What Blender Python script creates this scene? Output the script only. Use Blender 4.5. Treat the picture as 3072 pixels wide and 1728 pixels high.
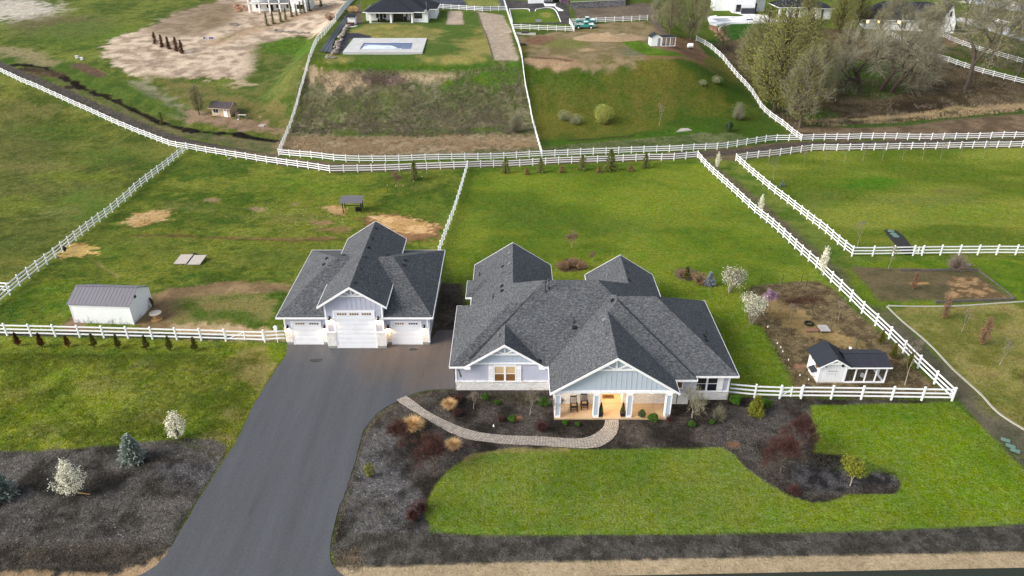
import bpy, math, random
import numpy as np
from mathutils import Vector, Matrix
from mathutils.bvhtree import BVHTree

for o in list(bpy.data.objects): bpy.data.objects.remove(o)
SC = bpy.context.scene
COL = SC.collection

# ------------------------------------------------------------------ camera, sky, sun, exposure
CAM_H = 39.0
FPX = 2184.0                     # focal length in photograph pixels (3072 wide)
PITCH = math.atan(1220 / FPX)    # below the horizon
CP, SP = math.cos(PITCH), math.sin(PITCH)
cam_d = bpy.data.cameras.new("camera")
cam = bpy.data.objects.new("camera", cam_d); COL.objects.link(cam)
cam.location = (0, 0, CAM_H)
cam.rotation_euler = (math.radians(90) - PITCH, 0, 0)
cam_d.sensor_fit = 'HORIZONTAL'; cam_d.sensor_width = 36
cam_d.lens = 36 * FPX / 3072
cam_d.clip_start = 1; cam_d.clip_end = 6000
SC.camera = cam

SUN_DIR = Vector((-0.80, -0.31, 0.56)).normalized()     # towards the sun: high on the left
sun_el = math.asin(SUN_DIR.z); sun_az = math.atan2(SUN_DIR.x, SUN_DIR.y)
w = bpy.data.worlds.new("World"); SC.world = w; w.use_nodes = True
nt = w.node_tree
bg = nt.nodes["Background"]
sky = nt.nodes.new("ShaderNodeTexSky"); sky.sky_type = 'NISHITA'; sky.sun_disc = False
sky.sun_elevation = sun_el; sky.sun_rotation = sun_az
sky.air_density = 1.0; sky.dust_density = 3.0; sky.ozone_density = 1.0
hs = nt.nodes.new("ShaderNodeHueSaturation"); hs.inputs["Saturation"].default_value = 0.42
nt.links.new(sky.outputs[0], hs.inputs["Color"]); nt.links.new(hs.outputs[0], bg.inputs[0])
bg.inputs[1].default_value = 0.14
sd = bpy.data.lights.new("sun", 'SUN'); sd.energy = 2.0; sd.angle = math.radians(30); sd.color = (1.0, 0.93, 0.82)
sun = bpy.data.objects.new("sun", sd); COL.objects.link(sun)
sun.rotation_euler = (-SUN_DIR).to_track_quat('-Z', 'Y').to_euler()
SC.view_settings.view_transform = 'Standard'; SC.view_settings.look = 'None'
SC.view_settings.gamma = 1; SC.view_settings.exposure = 0.65
SC.render.resolution_x = 1024; SC.render.resolution_y = 576

random.seed(7); R = random.random
def U(a, b): return a + (b - a) * random.random()

# ------------------------------------------------------------------ terrain height
def _tab(pts):
    xs = np.array([p[0] for p in pts], float); ys = np.array([p[1] for p in pts], float)
    g = np.arange(-400, 3200, 0.5); v = np.interp(g, xs, ys)
    k = np.hanning(15); k /= k.sum(); v = np.convolve(np.pad(v, 7, mode='edge'), k, 'valid')
    return g, v
TC = _tab([(-400, 0), (69, 0), (100, -4.5), (125, -6), (145, -6.5), (151, -5.6), (156, -3.4), (160.5, -0.4), (164, 3.4), (168, 4.6), (186, 4.8), (200, 5.8), (240, 8), (600, 14), (3200, 20)])
TL = _tab([(-400, 0), (69, 0), (100, -4.5), (125, -6), (145, -6.5), (160, -4.2), (180, -1.5), (200, 0.5), (230, 2.5), (300, 6), (600, 12), (3200, 20)])
TR = _tab([(-400, 0), (69, 0), (100, -4.5), (125, -6), (145, -6.5), (165, -5.4), (190, -2.0), (215, 1), (260, 3), (600, 10), (3200, 20)])
def sstep(a, b, x):
    t = np.clip((x - a) / (b - a), 0, 1); return t * t * (3 - 2 * t)
def vhash(i, j, s):
    v = np.sin(i * 127.1 + j * 311.7 + s * 74.7) * 43758.5453
    return v - np.floor(v)
def vnoise(x, y, s=0):
    i = np.floor(x); j = np.floor(y); fx = x - i; fy = y - j
    fx = fx * fx * (3 - 2 * fx); fy = fy * fy * (3 - 2 * fy)
    a = vhash(i, j, s); b = vhash(i + 1, j, s); c = vhash(i, j + 1, s); d = vhash(i + 1, j + 1, s)
    return (a + (b - a) * fx) * (1 - fy) + (c + (d - c) * fx) * fy
def fbm(x, y, s=0, o=4, g=0.55):
    t = 0; a = 1; n = 0
    for k in range(o):
        t = t + a * vnoise(x * 2 ** k, y * 2 ** k, s + k * 3.1); n += a; a *= g
    return t / n
def height(x, y):
    x = np.asarray(x, float); y = np.asarray(y, float)
    zc = np.interp(y, *TC); zl = np.interp(y, *TL); zr = np.interp(y, *TR)
    wl = 1 - sstep(-57, -46, x); wr = sstep(34, 62, x)
    z = zc * (1 - wl - wr) + zl * wl + zr * wr
    far = sstep(74, 110, y)
    z = z + far * (fbm(x * .06, y * .06, 5, 3) - .5) * 0.7
    # swale of the ditch, spoil bowl in front of the walkout house
    z = z + far * wl * (fbm(x * .035, y * .035, 9, 2) - .5) * 1.6 * sstep(150, 170, y)
    return z
def hz(x, y): return float(height(x, y))

def G(px, py, lift=0.0):
    """pixel of the photograph -> the point of the terrain seen there"""
    u = (px - 1536) / FPX; v = (py - 864) / FPX
    a = CP - v * SP; b = SP + v * CP
    d = np.arange(20, 900, 0.5)
    gz = height(u * d, a * d) + lift
    below = np.nonzero(CAM_H - b * d < gz)[0]
    i = below[0] if len(below) else len(d) - 1
    lo, hi = d[max(i - 1, 0)], d[i]
    for _ in range(12):
        m = (lo + hi) / 2
        if CAM_H - b * m < hz(u * m, a * m) + lift: hi = m
        else: lo = m
    return Vector((u * hi, a * hi, CAM_H - b * hi))
def mpp(p):                      # metres per photograph pixel at a point
    return (p.y * CP + (CAM_H - p.z) * SP) / FPX
def lin(c):
    # picture colour -> surface albedo: mid tones are darker surfaces than they look in the bright daylight
    t = min(max((max(c) - 165) / 70, 0), 1); k = .82 + .18 * t * t * (3 - 2 * t)
    return tuple(k * v for v in lin0(c))
def lin0(c):
    return tuple(((x / 255) / 12.92 if x / 255 <= 0.04045 else ((x / 255 + 0.055) / 1.055) ** 2.4) for x in c)

# ------------------------------------------------------------------ materials
MATS = {}
def nodes(name):
    m = bpy.data.materials.new(name); m.use_nodes = True
    t = m.node_tree; b = t.nodes["Principled BSDF"]
    return m, t, b
def N(t, k, **kw):
    n = t.nodes.new(k)
    for a, v in kw.items(): setattr(n, a, v)
    return n
def mathn(t, op, a, b=None):
    n = t.nodes.new("ShaderNodeMath"); n.operation = op
    for i, q in enumerate((a, b)):
        if q is None: continue
        if isinstance(q, (int, float)): n.inputs[i].default_value = q
        else: t.links.new(q, n.inputs[i])
    return n.outputs[0]
def mk(name, col, col2=None, scale=4.0, stretch=(1, 1, 1), rough=0.8, bump=0.0, bscale=None, metal=0.0, detail=5, contrast=1.0, emit=None, estr=0, rnd=0.0, sheen=0, tex=None, spec=0.3):
    """noise-mottled surface in sRGB colours"""
    if name in MATS: return MATS[name]
    m, t, b = nodes(name)
    c1 = lin(col); c2 = lin(col2) if col2 else c1
    tc = N(t, "ShaderNodeTexCoord"); mp = N(t, "ShaderNodeMapping"); mp.inputs["Scale"].default_value = stretch
    t.links.new(tc.outputs["Object"], mp.inputs[0])
    nz = N(t, "ShaderNodeTexNoise"); nz.inputs["Scale"].default_value = scale; nz.inputs["Detail"].default_value = detail; nz.inputs["Roughness"].default_value = 0.65
    t.links.new(mp.outputs[0], nz.inputs["Vector"])
    rp = N(t, "ShaderNodeValToRGB")
    w_ = 0.22 / contrast
    rp.color_ramp.elements[0].position = 0.5 - w_; rp.color_ramp.elements[1].position = 0.5 + w_
    rp.color_ramp.elements[0].color = (*c1, 1); rp.color_ramp.elements[1].color = (*c2, 1)
    t.links.new(nz.outputs[0], rp.inputs[0])
    out = rp.outputs[0]
    if rnd:
        oi = N(t, "ShaderNodeObjectInfo"); h = N(t, "ShaderNodeHueSaturation")
        t.links.new(out, h.inputs["Color"]); v = mathn(t, 'MULTIPLY_ADD', oi.outputs["Random"], rnd * 2)
        v.node.inputs[2].default_value = 1 - rnd; t.links.new(v, h.inputs["Value"]); out = h.outputs[0]
    t.links.new(out, b.inputs["Base Color"])
    b.inputs["Roughness"].default_value = rough; b.inputs["Metallic"].default_value = metal
    b.inputs["Specular IOR Level"].default_value = spec
    if bump:
        bn = N(t, "ShaderNodeTexNoise"); bn.inputs["Scale"].default_value = bscale or scale * 2; bn.inputs["Detail"].default_value = 4
        t.links.new(mp.outputs[0], bn.inputs["Vector"])
        bp = N(t, "ShaderNodeBump"); bp.inputs["Strength"].default_value = 1; bp.inputs["Distance"].default_value = bump
        t.links.new(bn.outputs[0], bp.inputs["Height"]); t.links.new(bp.outputs[0], b.inputs["Normal"])
    if emit:
        b.inputs["Emission Color"].default_value = (*lin(emit), 1); b.inputs["Emission Strength"].default_value = estr
    MATS[name] = m
    return m

def mk_shingle(name, a, b_, c):
    m, t, b = nodes(name)
    tc = N(t, "ShaderNodeTexCoord")
    def nz(s, sc, d=3):
        mp = N(t, "ShaderNodeMapping"); mp.inputs["Scale"].default_value = sc; t.links.new(tc.outputs["Object"], mp.inputs[0])
        n = N(t, "ShaderNodeTexNoise"); n.inputs["Scale"].default_value = s; n.inputs["Detail"].default_value = d; n.inputs["Roughness"].default_value = .7
        t.links.new(mp.outputs[0], n.inputs["Vector"]); return n.outputs[0]
    n1 = nz(1, (4.5, 4.5, 13), 3)           # tabs
    n2 = nz(0.35, (1, 1, 1), 3)             # weathering
    sep = N(t, "ShaderNodeSeparateXYZ"); t.links.new(tc.outputs["Object"], sep.inputs[0])
    saw = mathn(t, 'FRACT', mathn(t, 'MULTIPLY', sep.outputs[2], 1 / 0.078))
    dark = mathn(t, 'LESS_THAN', saw, 0.22)
    rp = N(t, "ShaderNodeValToRGB"); e = rp.color_ramp.elements
    e[0].position = .36; e[0].color = (*lin(a), 1); e[1].position = .64; e[1].color = (*lin(c), 1)
    x = e.new(.5); x.color = (*lin(b_), 1)
    t.links.new(n1, rp.inputs[0])
    h = N(t, "ShaderNodeHueSaturation"); t.links.new(rp.outputs[0], h.inputs["Color"])
    v = mathn(t, 'MULTIPLY_ADD', n2, .5); v.node.inputs[2].default_value = .76
    v = mathn(t, 'SUBTRACT', v, mathn(t, 'MULTIPLY', dark, .12)); t.links.new(v, h.inputs["Value"])
    t.links.new(h.outputs[0], b.inputs["Base Color"]); b.inputs["Roughness"].default_value = .9; b.inputs["Specular IOR Level"].default_value = .25
    bp = N(t, "ShaderNodeBump"); bp.inputs["Distance"].default_value = .02; t.links.new(n1, bp.inputs["Height"]); t.links.new(bp.outputs[0], b.inputs["Normal"])
    MATS[name] = m; return m

def mk_stone(name, light, dark, sc=(1.6, 1.6, 6.5), metal=0):
    m, t, b = nodes(name)
    tc = N(t, "ShaderNodeTexCoord"); mp = N(t, "ShaderNodeMapping"); mp.inputs["Scale"].default_value = sc
    t.links.new(tc.outputs["Object"], mp.inputs[0])
    vo = N(t, "ShaderNodeTexVoronoi"); vo.inputs["Scale"].default_value = 1.6; vo.inputs["Randomness"].default_value = .85
    ve = N(t, "ShaderNodeTexVoronoi"); ve.feature = 'DISTANCE_TO_EDGE'; ve.inputs["Scale"].default_value = 1.6; ve.inputs["Randomness"].default_value = .85
    t.links.new(mp.outputs[0], vo.inputs["Vector"]); t.links.new(mp.outputs[0], ve.inputs["Vector"])
    sepc = N(t, "ShaderNodeSeparateColor"); t.links.new(vo.outputs["Color"], sepc.inputs[0])
    rp = N(t, "ShaderNodeValToRGB"); e = rp.color_ramp.elements
    e[0].position = 0; e[0].color = (*lin(dark), 1); e[1].position = .55; e[1].color = (*lin(light), 1)
    t.links.new(sepc.outputs[0], rp.inputs[0])
    mx = N(t, "ShaderNodeMix"); mx.data_type = 'RGBA'; mx.inputs[7].default_value = (*[q * .78 for q in lin(dark)], 1)
    t.links.new(rp.outputs[0], mx.inputs[6])
    edge = mathn(t, 'LESS_THAN', ve.outputs[0], .035); t.links.new(mathn(t, 'MULTIPLY', edge, .7), mx.inputs[0])
    t.links.new(mx.outputs[2], b.inputs["Base Color"]); b.inputs["Roughness"].default_value = .9
    ad = mathn(t, 'ADD', mathn(t, 'MULTIPLY', sepc.outputs[1], .5), mathn(t, 'MINIMUM', mathn(t, 'MULTIPLY', ve.outputs[0], 6), 1))
    bp = N(t, "ShaderNodeBump"); bp.inputs["Distance"].default_value = .04; t.links.new(ad, bp.inputs["Height"]); t.links.new(bp.outputs[0], b.inputs["Normal"])
    MATS[name] = m; return m

def mk_lap(name, c, pitch=.18, axis=2, depth=.5, dirt=None, dist=.012):
    """boards laid along one axis: thin dark joint and a soft bump"""
    m, t, b = nodes(name)
    tc = N(t, "ShaderNodeTexCoord"); sep = N(t, "ShaderNodeSeparateXYZ"); t.links.new(tc.outputs["Object"], sep.inputs[0])
    fr = mathn(t, 'FRACT', mathn(t, 'MULTIPLY', sep.outputs[axis], 1 / pitch))
    joint = mathn(t, 'LESS_THAN', fr, .12)
    nz = N(t, "ShaderNodeTexNoise"); nz.inputs["Scale"].default_value = 1.3; nz.inputs["Detail"].default_value = 4; t.links.new(tc.outputs["Object"], nz.inputs["Vector"])
    h = N(t, "ShaderNodeHueSaturation"); h.inputs["Color"].default_value = (*lin(c), 1)
    v = mathn(t, 'MULTIPLY_ADD', nz.outputs[0], .16); v.node.inputs[2].default_value = .92
    v = mathn(t, 'MULTIPLY', v, mathn(t, 'SUBTRACT', 1.0, mathn(t, 'MULTIPLY', joint, depth)))
    t.links.new(v, h.inputs["Value"]); out = h.outputs[0]
    if dirt:
        n2 = N(t, "ShaderNodeTexNoise"); n2.inputs["Scale"].default_value = 1.1; n2.inputs["Detail"].default_value = 7; n2.inputs["Roughness"].default_value = .8
        mp = N(t, "ShaderNodeMapping"); mp.inputs["Scale"].default_value = (1.6, 1.6, .7); t.links.new(tc.outputs["Object"], mp.inputs[0]); t.links.new(mp.outputs[0], n2.inputs["Vector"])
        hgt = mathn(t, 'MULTIPLY_ADD', sep.outputs[2], -.22); hgt.node.inputs[2].default_value = .12
        f = mathn(t, 'MULTIPLY', mathn(t, 'ADD', mathn(t, 'SUBTRACT', n2.outputs[0], .53), hgt), 6); f.node.use_clamp = True
        mx = N(t, "ShaderNodeMix"); mx.data_type = 'RGBA'; t.links.new(mathn(t, 'MULTIPLY', f, .8), mx.inputs[0]); t.links.new(out, mx.inputs[6]); mx.inputs[7].default_value = (*lin(dirt), 1); out = mx.outputs[2]
    t.links.new(out, b.inputs["Base Color"]); b.inputs["Roughness"].default_value = .6
    bp = N(t, "ShaderNodeBump"); bp.inputs["Distance"].default_value = dist; t.links.new(fr, bp.inputs["Height"]); t.links.new(bp.outputs[0], b.inputs["Normal"])
    MATS[name] = m; return m

mk_shingle('shingle', (64, 68, 75), (89, 92, 98), (118, 120, 121))
mk_shingle('shingle_dark', (30, 34, 44), (44, 48, 58), (58, 62, 70))
mk_shingle('shingle_brown', (62, 54, 58), (84, 76, 80), (104, 98, 100))
mk_stone('ledge_stone', (255, 254, 252), (243, 240, 236))
mk_stone('grey_block', (160, 160, 164), (98, 98, 106), (.9, .9, 2.2))
mk_lap('lap_lavender', (196, 200, 218), .17, 2, .22)
mk_lap('batten_blue', (190, 201, 216), .4, 0, .0, dist=.001)
mk_lap('white_board', (240, 242, 246), .3, 0, .12, dist=.004)
mk_lap('white_lap', (238, 241, 244), .22, 2, .14)
mk_lap('shed_board', (240, 244, 246), .24, 0, .05, dirt=(86, 92, 82), dist=.003)
mk_lap('door_panel', (234, 237, 244), .53, 2, .05, dist=.001)
mk_lap('tan_board', (202, 178, 150), .3, 0, .12, dist=.004)
mk_lap('metal_dark', (52, 54, 66), .3, 0, .35, dist=.02)
mk_lap('metal_dark_y', (44, 50, 62), .26, 1, .35, dist=.02)
mk_lap('metal_grey', (122, 120, 130), .24, 0, .2, dist=.01)
mk('white', (244, 245, 247), (236, 238, 242), scale=2, rough=.5)
mk('vinyl', (249, 250, 253), (240, 243, 248), scale=1.2, rough=.45)
mk('white_trim', (250, 250, 253), (244, 245, 249), scale=2, rough=.5)
mk('lavender', (196, 199, 217), (188, 192, 210), scale=2, rough=.6)
mk('concrete', (190, 186, 176), (172, 168, 158), scale=1.5, rough=.85, bump=.004)
mk('foundation', (168, 168, 166), (150, 150, 150), scale=3, rough=.9)
mk('porch_slab', (196, 172, 142), (184, 156, 122), scale=.9, rough=.7)
mk('black', (28, 28, 32), (40, 40, 46), scale=5, rough=.6)
mk('black_metal', (20, 20, 24), rough=.4, metal=.3)
mk('glass', (34, 38, 48), (54, 56, 64), scale=.8, rough=.08, spec=.6)
mk('glass_warm', (150, 112, 70), (132, 92, 58), scale=1.2, rough=.15, spec=.6)
mk('blind', (206, 176, 134), (216, 190, 150), scale=1, rough=.6)
mk('dark_wood', (42, 34, 32), (58, 48, 44), scale=8, rough=.6)
mk('grey_wood', (176, 168, 160), (204, 196, 186), scale=3, stretch=(1, 6, 1), rough=.85, bump=.004)
mk('raw_wood', (196, 160, 112), (174, 134, 86), scale=3, stretch=(1, 1, 5), rough=.85)
mk('old_wood', (96, 80, 66), (124, 106, 90), scale=3, rough=.9)
mk('bark', (86, 76, 68), (112, 102, 92), scale=6, stretch=(1, 1, .25), rough=.95, bump=.02)
mk('bark_dark', (60, 50, 44), (88, 76, 66), scale=6, stretch=(1, 1, .25), rough=.95, bump=.02)
mk('bark_light', (150, 138, 124), (176, 166, 152), scale=6, rough=.95)
mk('rubber', (26, 26, 28), (36, 36, 38), scale=6, rough=.8)
mk('galv', (150, 154, 160), (172, 176, 180), scale=3, rough=.5, metal=.4)
mk('pipe_grey', (70, 72, 80), rough=.5)
mk('lamp_glow', (255, 214, 150), emit=(255, 200, 120), estr=7, rough=.5)
mk('teal_paint', (70, 158, 152), (62, 148, 144), scale=1, rough=.25, spec=.6)
mk('truck_white', (226, 240, 238), (214, 232, 230), scale=1, rough=.25, spec=.6)
mk('chrome', (200, 204, 208), rough=.2, metal=.8)
mk('tarp', (58, 62, 76), (84, 88, 104), scale=1.2, rough=.5, bump=.1, bscale=1.2)
mk('pool_water', (118, 138, 176), (142, 160, 190), scale=1, rough=.08, spec=.6)
mk('pool_ice', (226, 234, 240), (204, 218, 230), scale=.6, rough=.3)
mk('boulder', (176, 168, 158), (134, 126, 120), scale=1.4, rough=.95, bump=.05)
mk('boulder_red', (188, 150, 124), (132, 98, 78), scale=1.4, rough=.95, bump=.05)
mk('soil', (90, 66, 52), (112, 86, 66), scale=2, rough=1)

# ------------------------------------------------------------------ mesh building
class MB:
    def __init__(s): s.v = []; s.f = []; s.uv = None
    def add(s, vs, fs):
        o = len(s.v); s.v += [tuple(p) for p in vs]; s.f += [tuple(i + o for i in q) for q in fs]; return s
    def box(s, x0, x1, y0, y1, z0, z1, M=None):
        vs = [Vector((x, y, z)) for z in (z0, z1) for y in (y0, y1) for x in (x0, x1)]
        if M is not None: vs = [M @ q for q in vs]
        return s.add(vs, [(0, 2, 3, 1), (4, 5, 7, 6), (0, 1, 5, 4), (2, 6, 7, 3), (0, 4, 6, 2), (1, 3, 7, 5)])
    def bar(s, a, b, wd, ht, up=Vector((0, 0, 1))):
        a = Vector(a); b = Vector(b); d = (b - a).normalized()
        r = d.cross(up)
        if r.length < 1e-4: r = d.cross(Vector((0, 1, 0)))
        r.normalize(); u_ = r.cross(d).normalized()
        vs = []
        for p in (a, b):
            for i, j in ((-1, -1), (1, -1), (1, 1), (-1, 1)): vs.append(p + r * (i * wd / 2) + u_ * (j * ht / 2))
        return s.add(vs, [(0, 1, 2, 3), (7, 6, 5, 4), (0, 4, 5, 1), (1, 5, 6, 2), (2, 6, 7, 3), (3, 7, 4, 0)])
    def tube(s, pts, rs, n=6, cap=True):
        rings = []; o0 = len(s.v); vs = []
        for i, p in enumerate(pts):
            p = Vector(p)
            d = (Vector(pts[min(i + 1, len(pts) - 1)]) - Vector(pts[max(i - 1, 0)]))
            d = d.normalized() if d.length > 1e-6 else Vector((0, 0, 1))
            r = d.cross(Vector((.31, .95, .05)))
            if r.length < .1: r = d.cross(Vector((1, 0, 0)))
            r.normalize(); q = d.cross(r)
            rr = rs[i] if isinstance(rs, (list, tuple)) else rs
            vs += [p + (r * math.cos(6.28319 * k / n) + q * math.sin(6.28319 * k / n)) * rr for k in range(n)]
        fs = []
        for i in range(len(pts) - 1):
            for k in range(n): fs.append((i * n + k, i * n + (k + 1) % n, (i + 1) * n + (k + 1) % n, (i + 1) * n + k))
        if cap: fs.append(tuple(range((len(pts) - 1) * n, len(pts) * n))); fs.append(tuple(reversed(range(n))))
        return s.add(vs, fs)
    def cyl(s, x, y, z0, z1, r, n=16, r2=None):
        return s.tube([(x, y, z0), (x, y, z1)], [r, r if r2 is None else r2], n)
    def prism(s, prof, y0, y1, M=None, axis='y'):
        n = len(prof)
        if axis == 'y': vs = [Vector((x, y, z)) for y in (y0, y1) for x, z in prof]
        else: vs = [Vector((y, x, z)) for y in (y0, y1) for x, z in prof]
        if M is not None: vs = [M @ q for q in vs]
        return s.add(vs, [tuple(range(n)), tuple(reversed(range(n, 2 * n)))] + [(i, i + n, (i + 1) % n + n, (i + 1) % n) for i in range(n)])
    def build(s, name, m, parent=None, smooth=False, label=None):
        me = bpy.data.meshes.new(name); me.from_pydata(s.v, [], s.f); me.update()
        me.materials.append(MATS[m] if isinstance(m, str) else m)
        if smooth: me.polygons.foreach_set('use_smooth', [True] * len(me.polygons))
        o = bpy.data.objects.new(name, me); COL.objects.link(o)
        if parent is not None: o.parent = parent
        if label: o['label'] = label
        return o
def tag(o, label=None, cat=None, group=None, kind=None):
    if label: o['label'] = label
    if cat: o['category'] = cat
    if group: o['group'] = group
    if kind: o['kind'] = kind
    return o
def thing(name, label, cat, loc=(0, 0, 0), rz=0, group=None):
    o = bpy.data.objects.new(name, None); COL.objects.link(o); o.empty_display_size = .3
    o.location = loc; o.rotation_euler = (0, 0, rz)
    return tag(o, label, cat, group)
def dup(root, loc, rz, label, group=None, sc=1.0):
    r = root.copy(); COL.objects.link(r); r.location = loc; r.rotation_euler = (0, 0, rz); r.scale = (sc,) * 3 if not isinstance(sc, tuple) else sc
    r['label'] = label
    if group: r['group'] = group
    for c in list(root.children):
        k = c.copy(); COL.objects.link(k); k.parent = r
        for g in list(c.children):
            q = g.copy(); COL.objects.link(q); q.parent = k
    return r
# ================================================================== GROUND
def dens(pts, step=40):
    out = []
    for i, p in enumerate(pts):
        q = pts[(i + 1) % len(pts)]; n = max(1, int(math.hypot(q[0] - p[0], q[1] - p[1]) / step))
        for k in range(n): out.append((p[0] + (q[0] - p[0]) * k / n, p[1] + (q[1] - p[1]) * k / n))
    return out
def wpoly(pts): return np.array([G(*p)[:2] for p in dens(pts)])
def wline(pts):
    d = dens(list(pts), 40)
    # dens closes the loop: drop the closing stretch
    n = len(pts); keep = []
    for i in range(n - 1):
        p, q = pts[i], pts[i + 1]; k = max(1, int(math.hypot(q[0] - p[0], q[1] - p[1]) / 40))
        keep += [(p[0] + (q[0] - p[0]) * j / k, p[1] + (q[1] - p[1]) * j / k) for j in range(k)]
    keep.append(pts[-1])
    return np.array([G(*p)[:2] for p in keep])

hw = lambda y: 34 + 0.74 * max(y, 0)
ys = [-300, -120, -40, 0, 12]
y = 22.0
while y < 330: ys.append(y); y += .15 + .0026 * (y - 22)
ys += [345, 370, 410, 480, 600, 900, 1500, 3000]
us = [-40, -14, -6, -3, -2, -1.5, -1.2, -1.08] + list(np.linspace(-1, 1, 900)) + [1.08, 1.2, 1.5, 2, 3, 6, 14, 40]
ys = np.array(ys); us = np.array(us)
GX = (us[None, :] * (34 + .74 * np.clip(ys, 0, 400))[:, None]); GY = np.repeat(ys[:, None], len(us), 1)
gx = GX.ravel(); gy = GY.ravel(); gzv = height(gx, gy)
NV = len(gx)
colr = np.zeros((NV, 3)); kind = np.zeros((NV, 3))
N1 = fbm(gx * .12, gy * .12, 1, 4); N2 = fbm(gx * .5, gy * .5, 2, 4); N3 = fbm(gx * 1.6, gy * 1.6, 3, 3); N4 = fbm(gx * .04, gy * .08, 4, 3)
NS = {0: N1, 1: N2, 2: N3, 3: N4}
def L(c): return np.array(lin(c))
def paint(mask, ca, cb, knd, n=1, gain=3.0, shift=0.0):
    if knd[0] == 1: ca = tuple(min(255, v * k) for v, k in zip(ca, (.985, 1.03, .98))); cb = tuple(min(255, v * k) for v, k in zip(cb, (.985, 1.03, .98)))
    t = np.clip((NS[n] - .5) * gain + .5 + shift, 0, 1)[:, None] if not isinstance(n, tuple) else np.clip(sum(NS[i] * k for i, k in n) * gain + shift, 0, 1)[:, None]
    c = L(ca) * (1 - t) + L(cb) * t
    m = mask[:, None]
    colr[:] = colr * (1 - m) + c * m
    kind[:] = kind * (1 - m) + np.array(knd, float) * m
def poly_mask(P, soft=.3, warp=.5, wn=1):
    x0, y0 = P.min(0) - 4; x1, y1 = P.max(0) + 4
    idx = np.nonzero((gx > x0) & (gx < x1) & (gy > y0) & (gy < y1))[0]
    X = gx[idx]; Y = gy[idx]; ins = np.zeros(len(idx), bool); dm = np.full(len(idx), 1e9)
    for i in range(len(P)):
        ax, ay = P[i]; bx, by = P[(i + 1) % len(P)]
        c = ((ay > Y) != (by > Y)) & (X < (bx - ax) * (Y - ay) / ((by - ay) or 1e-9) + ax); ins ^= c
        dx, dy = bx - ax, by - ay; l2 = dx * dx + dy * dy or 1e-9
        t = np.clip(((X - ax) * dx + (Y - ay) * dy) / l2, 0, 1)
        dm = np.minimum(dm, (X - ax - t * dx) ** 2 + (Y - ay - t * dy) ** 2)
    s = np.sqrt(dm) * np.where(ins, 1, -1) + (NS[wn][idx] - .5) * 2 * warp
    m = np.zeros(NV); m[idx] = sstep(-soft, soft, s); return m
def line_mask(P, width, soft=.3, warp=.5, wn=1):
    x0, y0 = P.min(0) - 6; x1, y1 = P.max(0) + 6
    idx = np.nonzero((gx > x0) & (gx < x1) & (gy > y0) & (gy < y1))[0]
    X = gx[idx]; Y = gy[idx]; dm = np.full(len(idx), 1e9)
    for i in range(len(P) - 1):
        ax, ay = P[i]; bx, by = P[i + 1]; dx, dy = bx - ax, by - ay; l2 = dx * dx + dy * dy or 1e-9
        t = np.clip(((X - ax) * dx + (Y - ay) * dy) / l2, 0, 1)
        dm = np.minimum(dm, (X - ax - t * dx) ** 2 + (Y - ay - t * dy) ** 2)
    s = width / 2 - np.sqrt(dm) + (NS[wn][idx] - .5) * 2 * warp
    m = np.zeros(NV); m[idx] = sstep(-soft, soft, s); return m
GR = (1, 0, 0); PA = (1, .2, .15); MU = (0, 1, 0); DI = (0, 0, 1)
def area(pts, ca, cb, knd, soft=.3, warp=.5, n=1, gain=3, shift=0, op=1, wn=1):
    paint(poly_mask(wpoly(pts), soft, warp, wn) * op, ca, cb, knd, n, gain, shift)
def area_in(lim, pts, ca, cb, knd, soft=.3, warp=.5, n=1, gain=3, shift=0, op=1, wn=1):
    paint(poly_mask(wpoly(pts), soft, warp, wn) * op * lim, ca, cb, knd, n, gain, shift)
def blob(cx, cy, rx, ry, ca, cb, knd, soft=.8, warp=2.0, n=2, gain=3, shift=0, op=1, wn=1):
    pts = [(cx + rx * math.cos(a), cy + ry * math.sin(a)) for a in np.linspace(0, 6.2832, 14)[:-1]]
    area(pts, ca, cb, knd, soft, warp, n, gain, shift, op, wn)
def streak(pts, width, ca, cb, knd, soft=.5, warp=.6, n=2, gain=3, shift=0, op=1):
    paint(line_mask(wline(pts), width, soft, warp) * op, ca, cb, knd, n, gain, shift)

# base pasture
paint(np.ones(NV), (72, 92, 34), (112, 122, 46), PA, ((0, .5), (1, .5)), 1, 0)
MIX = ((0, .45), (1, .35), (2, .2))
def past(pts, ca, cb, **k):
    mm = poly_mask(wpoly(pts), k.get('soft', .5), k.get('warp', .5))
    t = np.clip((N1 * .4 + N2 * .4 + N3 * .2 - .5) * 5 + .5, 0, 1)[:, None]
    ca = tuple(v * k for v, k in zip(ca, (.97, 1.03, .95))); cb = tuple(v * k for v, k in zip(cb, (1.02, 1.06, 1.0)))
    c = L(ca) * (1 - t) + L(cb) * t; m = mm[:, None]
    colr[:] = colr * (1 - m) + c * m; kind[:] = kind * (1 - m) + np.array(PA, float) * m
# far left meadow above the fence
past([(-80, -60), (1100, -60), (1000, 60), (850, 420), (700, 450), (480, 400), (0, 190), (-80, 160), (-380, 160), (-380, -60)], (80, 94, 38), (118, 122, 58))
past([(-60, 215), (0, 217), (324, 364), (552, 441), (391, 593), (171, 772), (6, 905), (-60, 950), (-380, 950), (-380, 215)], (80, 90, 34), (118, 118, 56))
blob(120, 560, 180, 60, (82, 88, 42), (112, 110, 60), GR, 3, 4, op=.7)
blob(260, 620, 120, 50, (90, 110, 44), (104, 122, 46), GR, 3, 4, op=.7)
blob(60, 430, 120, 90, (88, 88, 48), (112, 108, 64), GR, 4, 4, op=.6)
blob(60, 30, 110, 36, (172, 164, 152), (196, 190, 178), DI, 4, 8)
blob(180, 80, 150, 35, (98, 92, 62), (118, 108, 80), DI, 6, 8, op=.8)
blob(250, 105, 160, 40, (74, 98, 32), (96, 118, 38), GR, 4, 5, op=.6)
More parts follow.
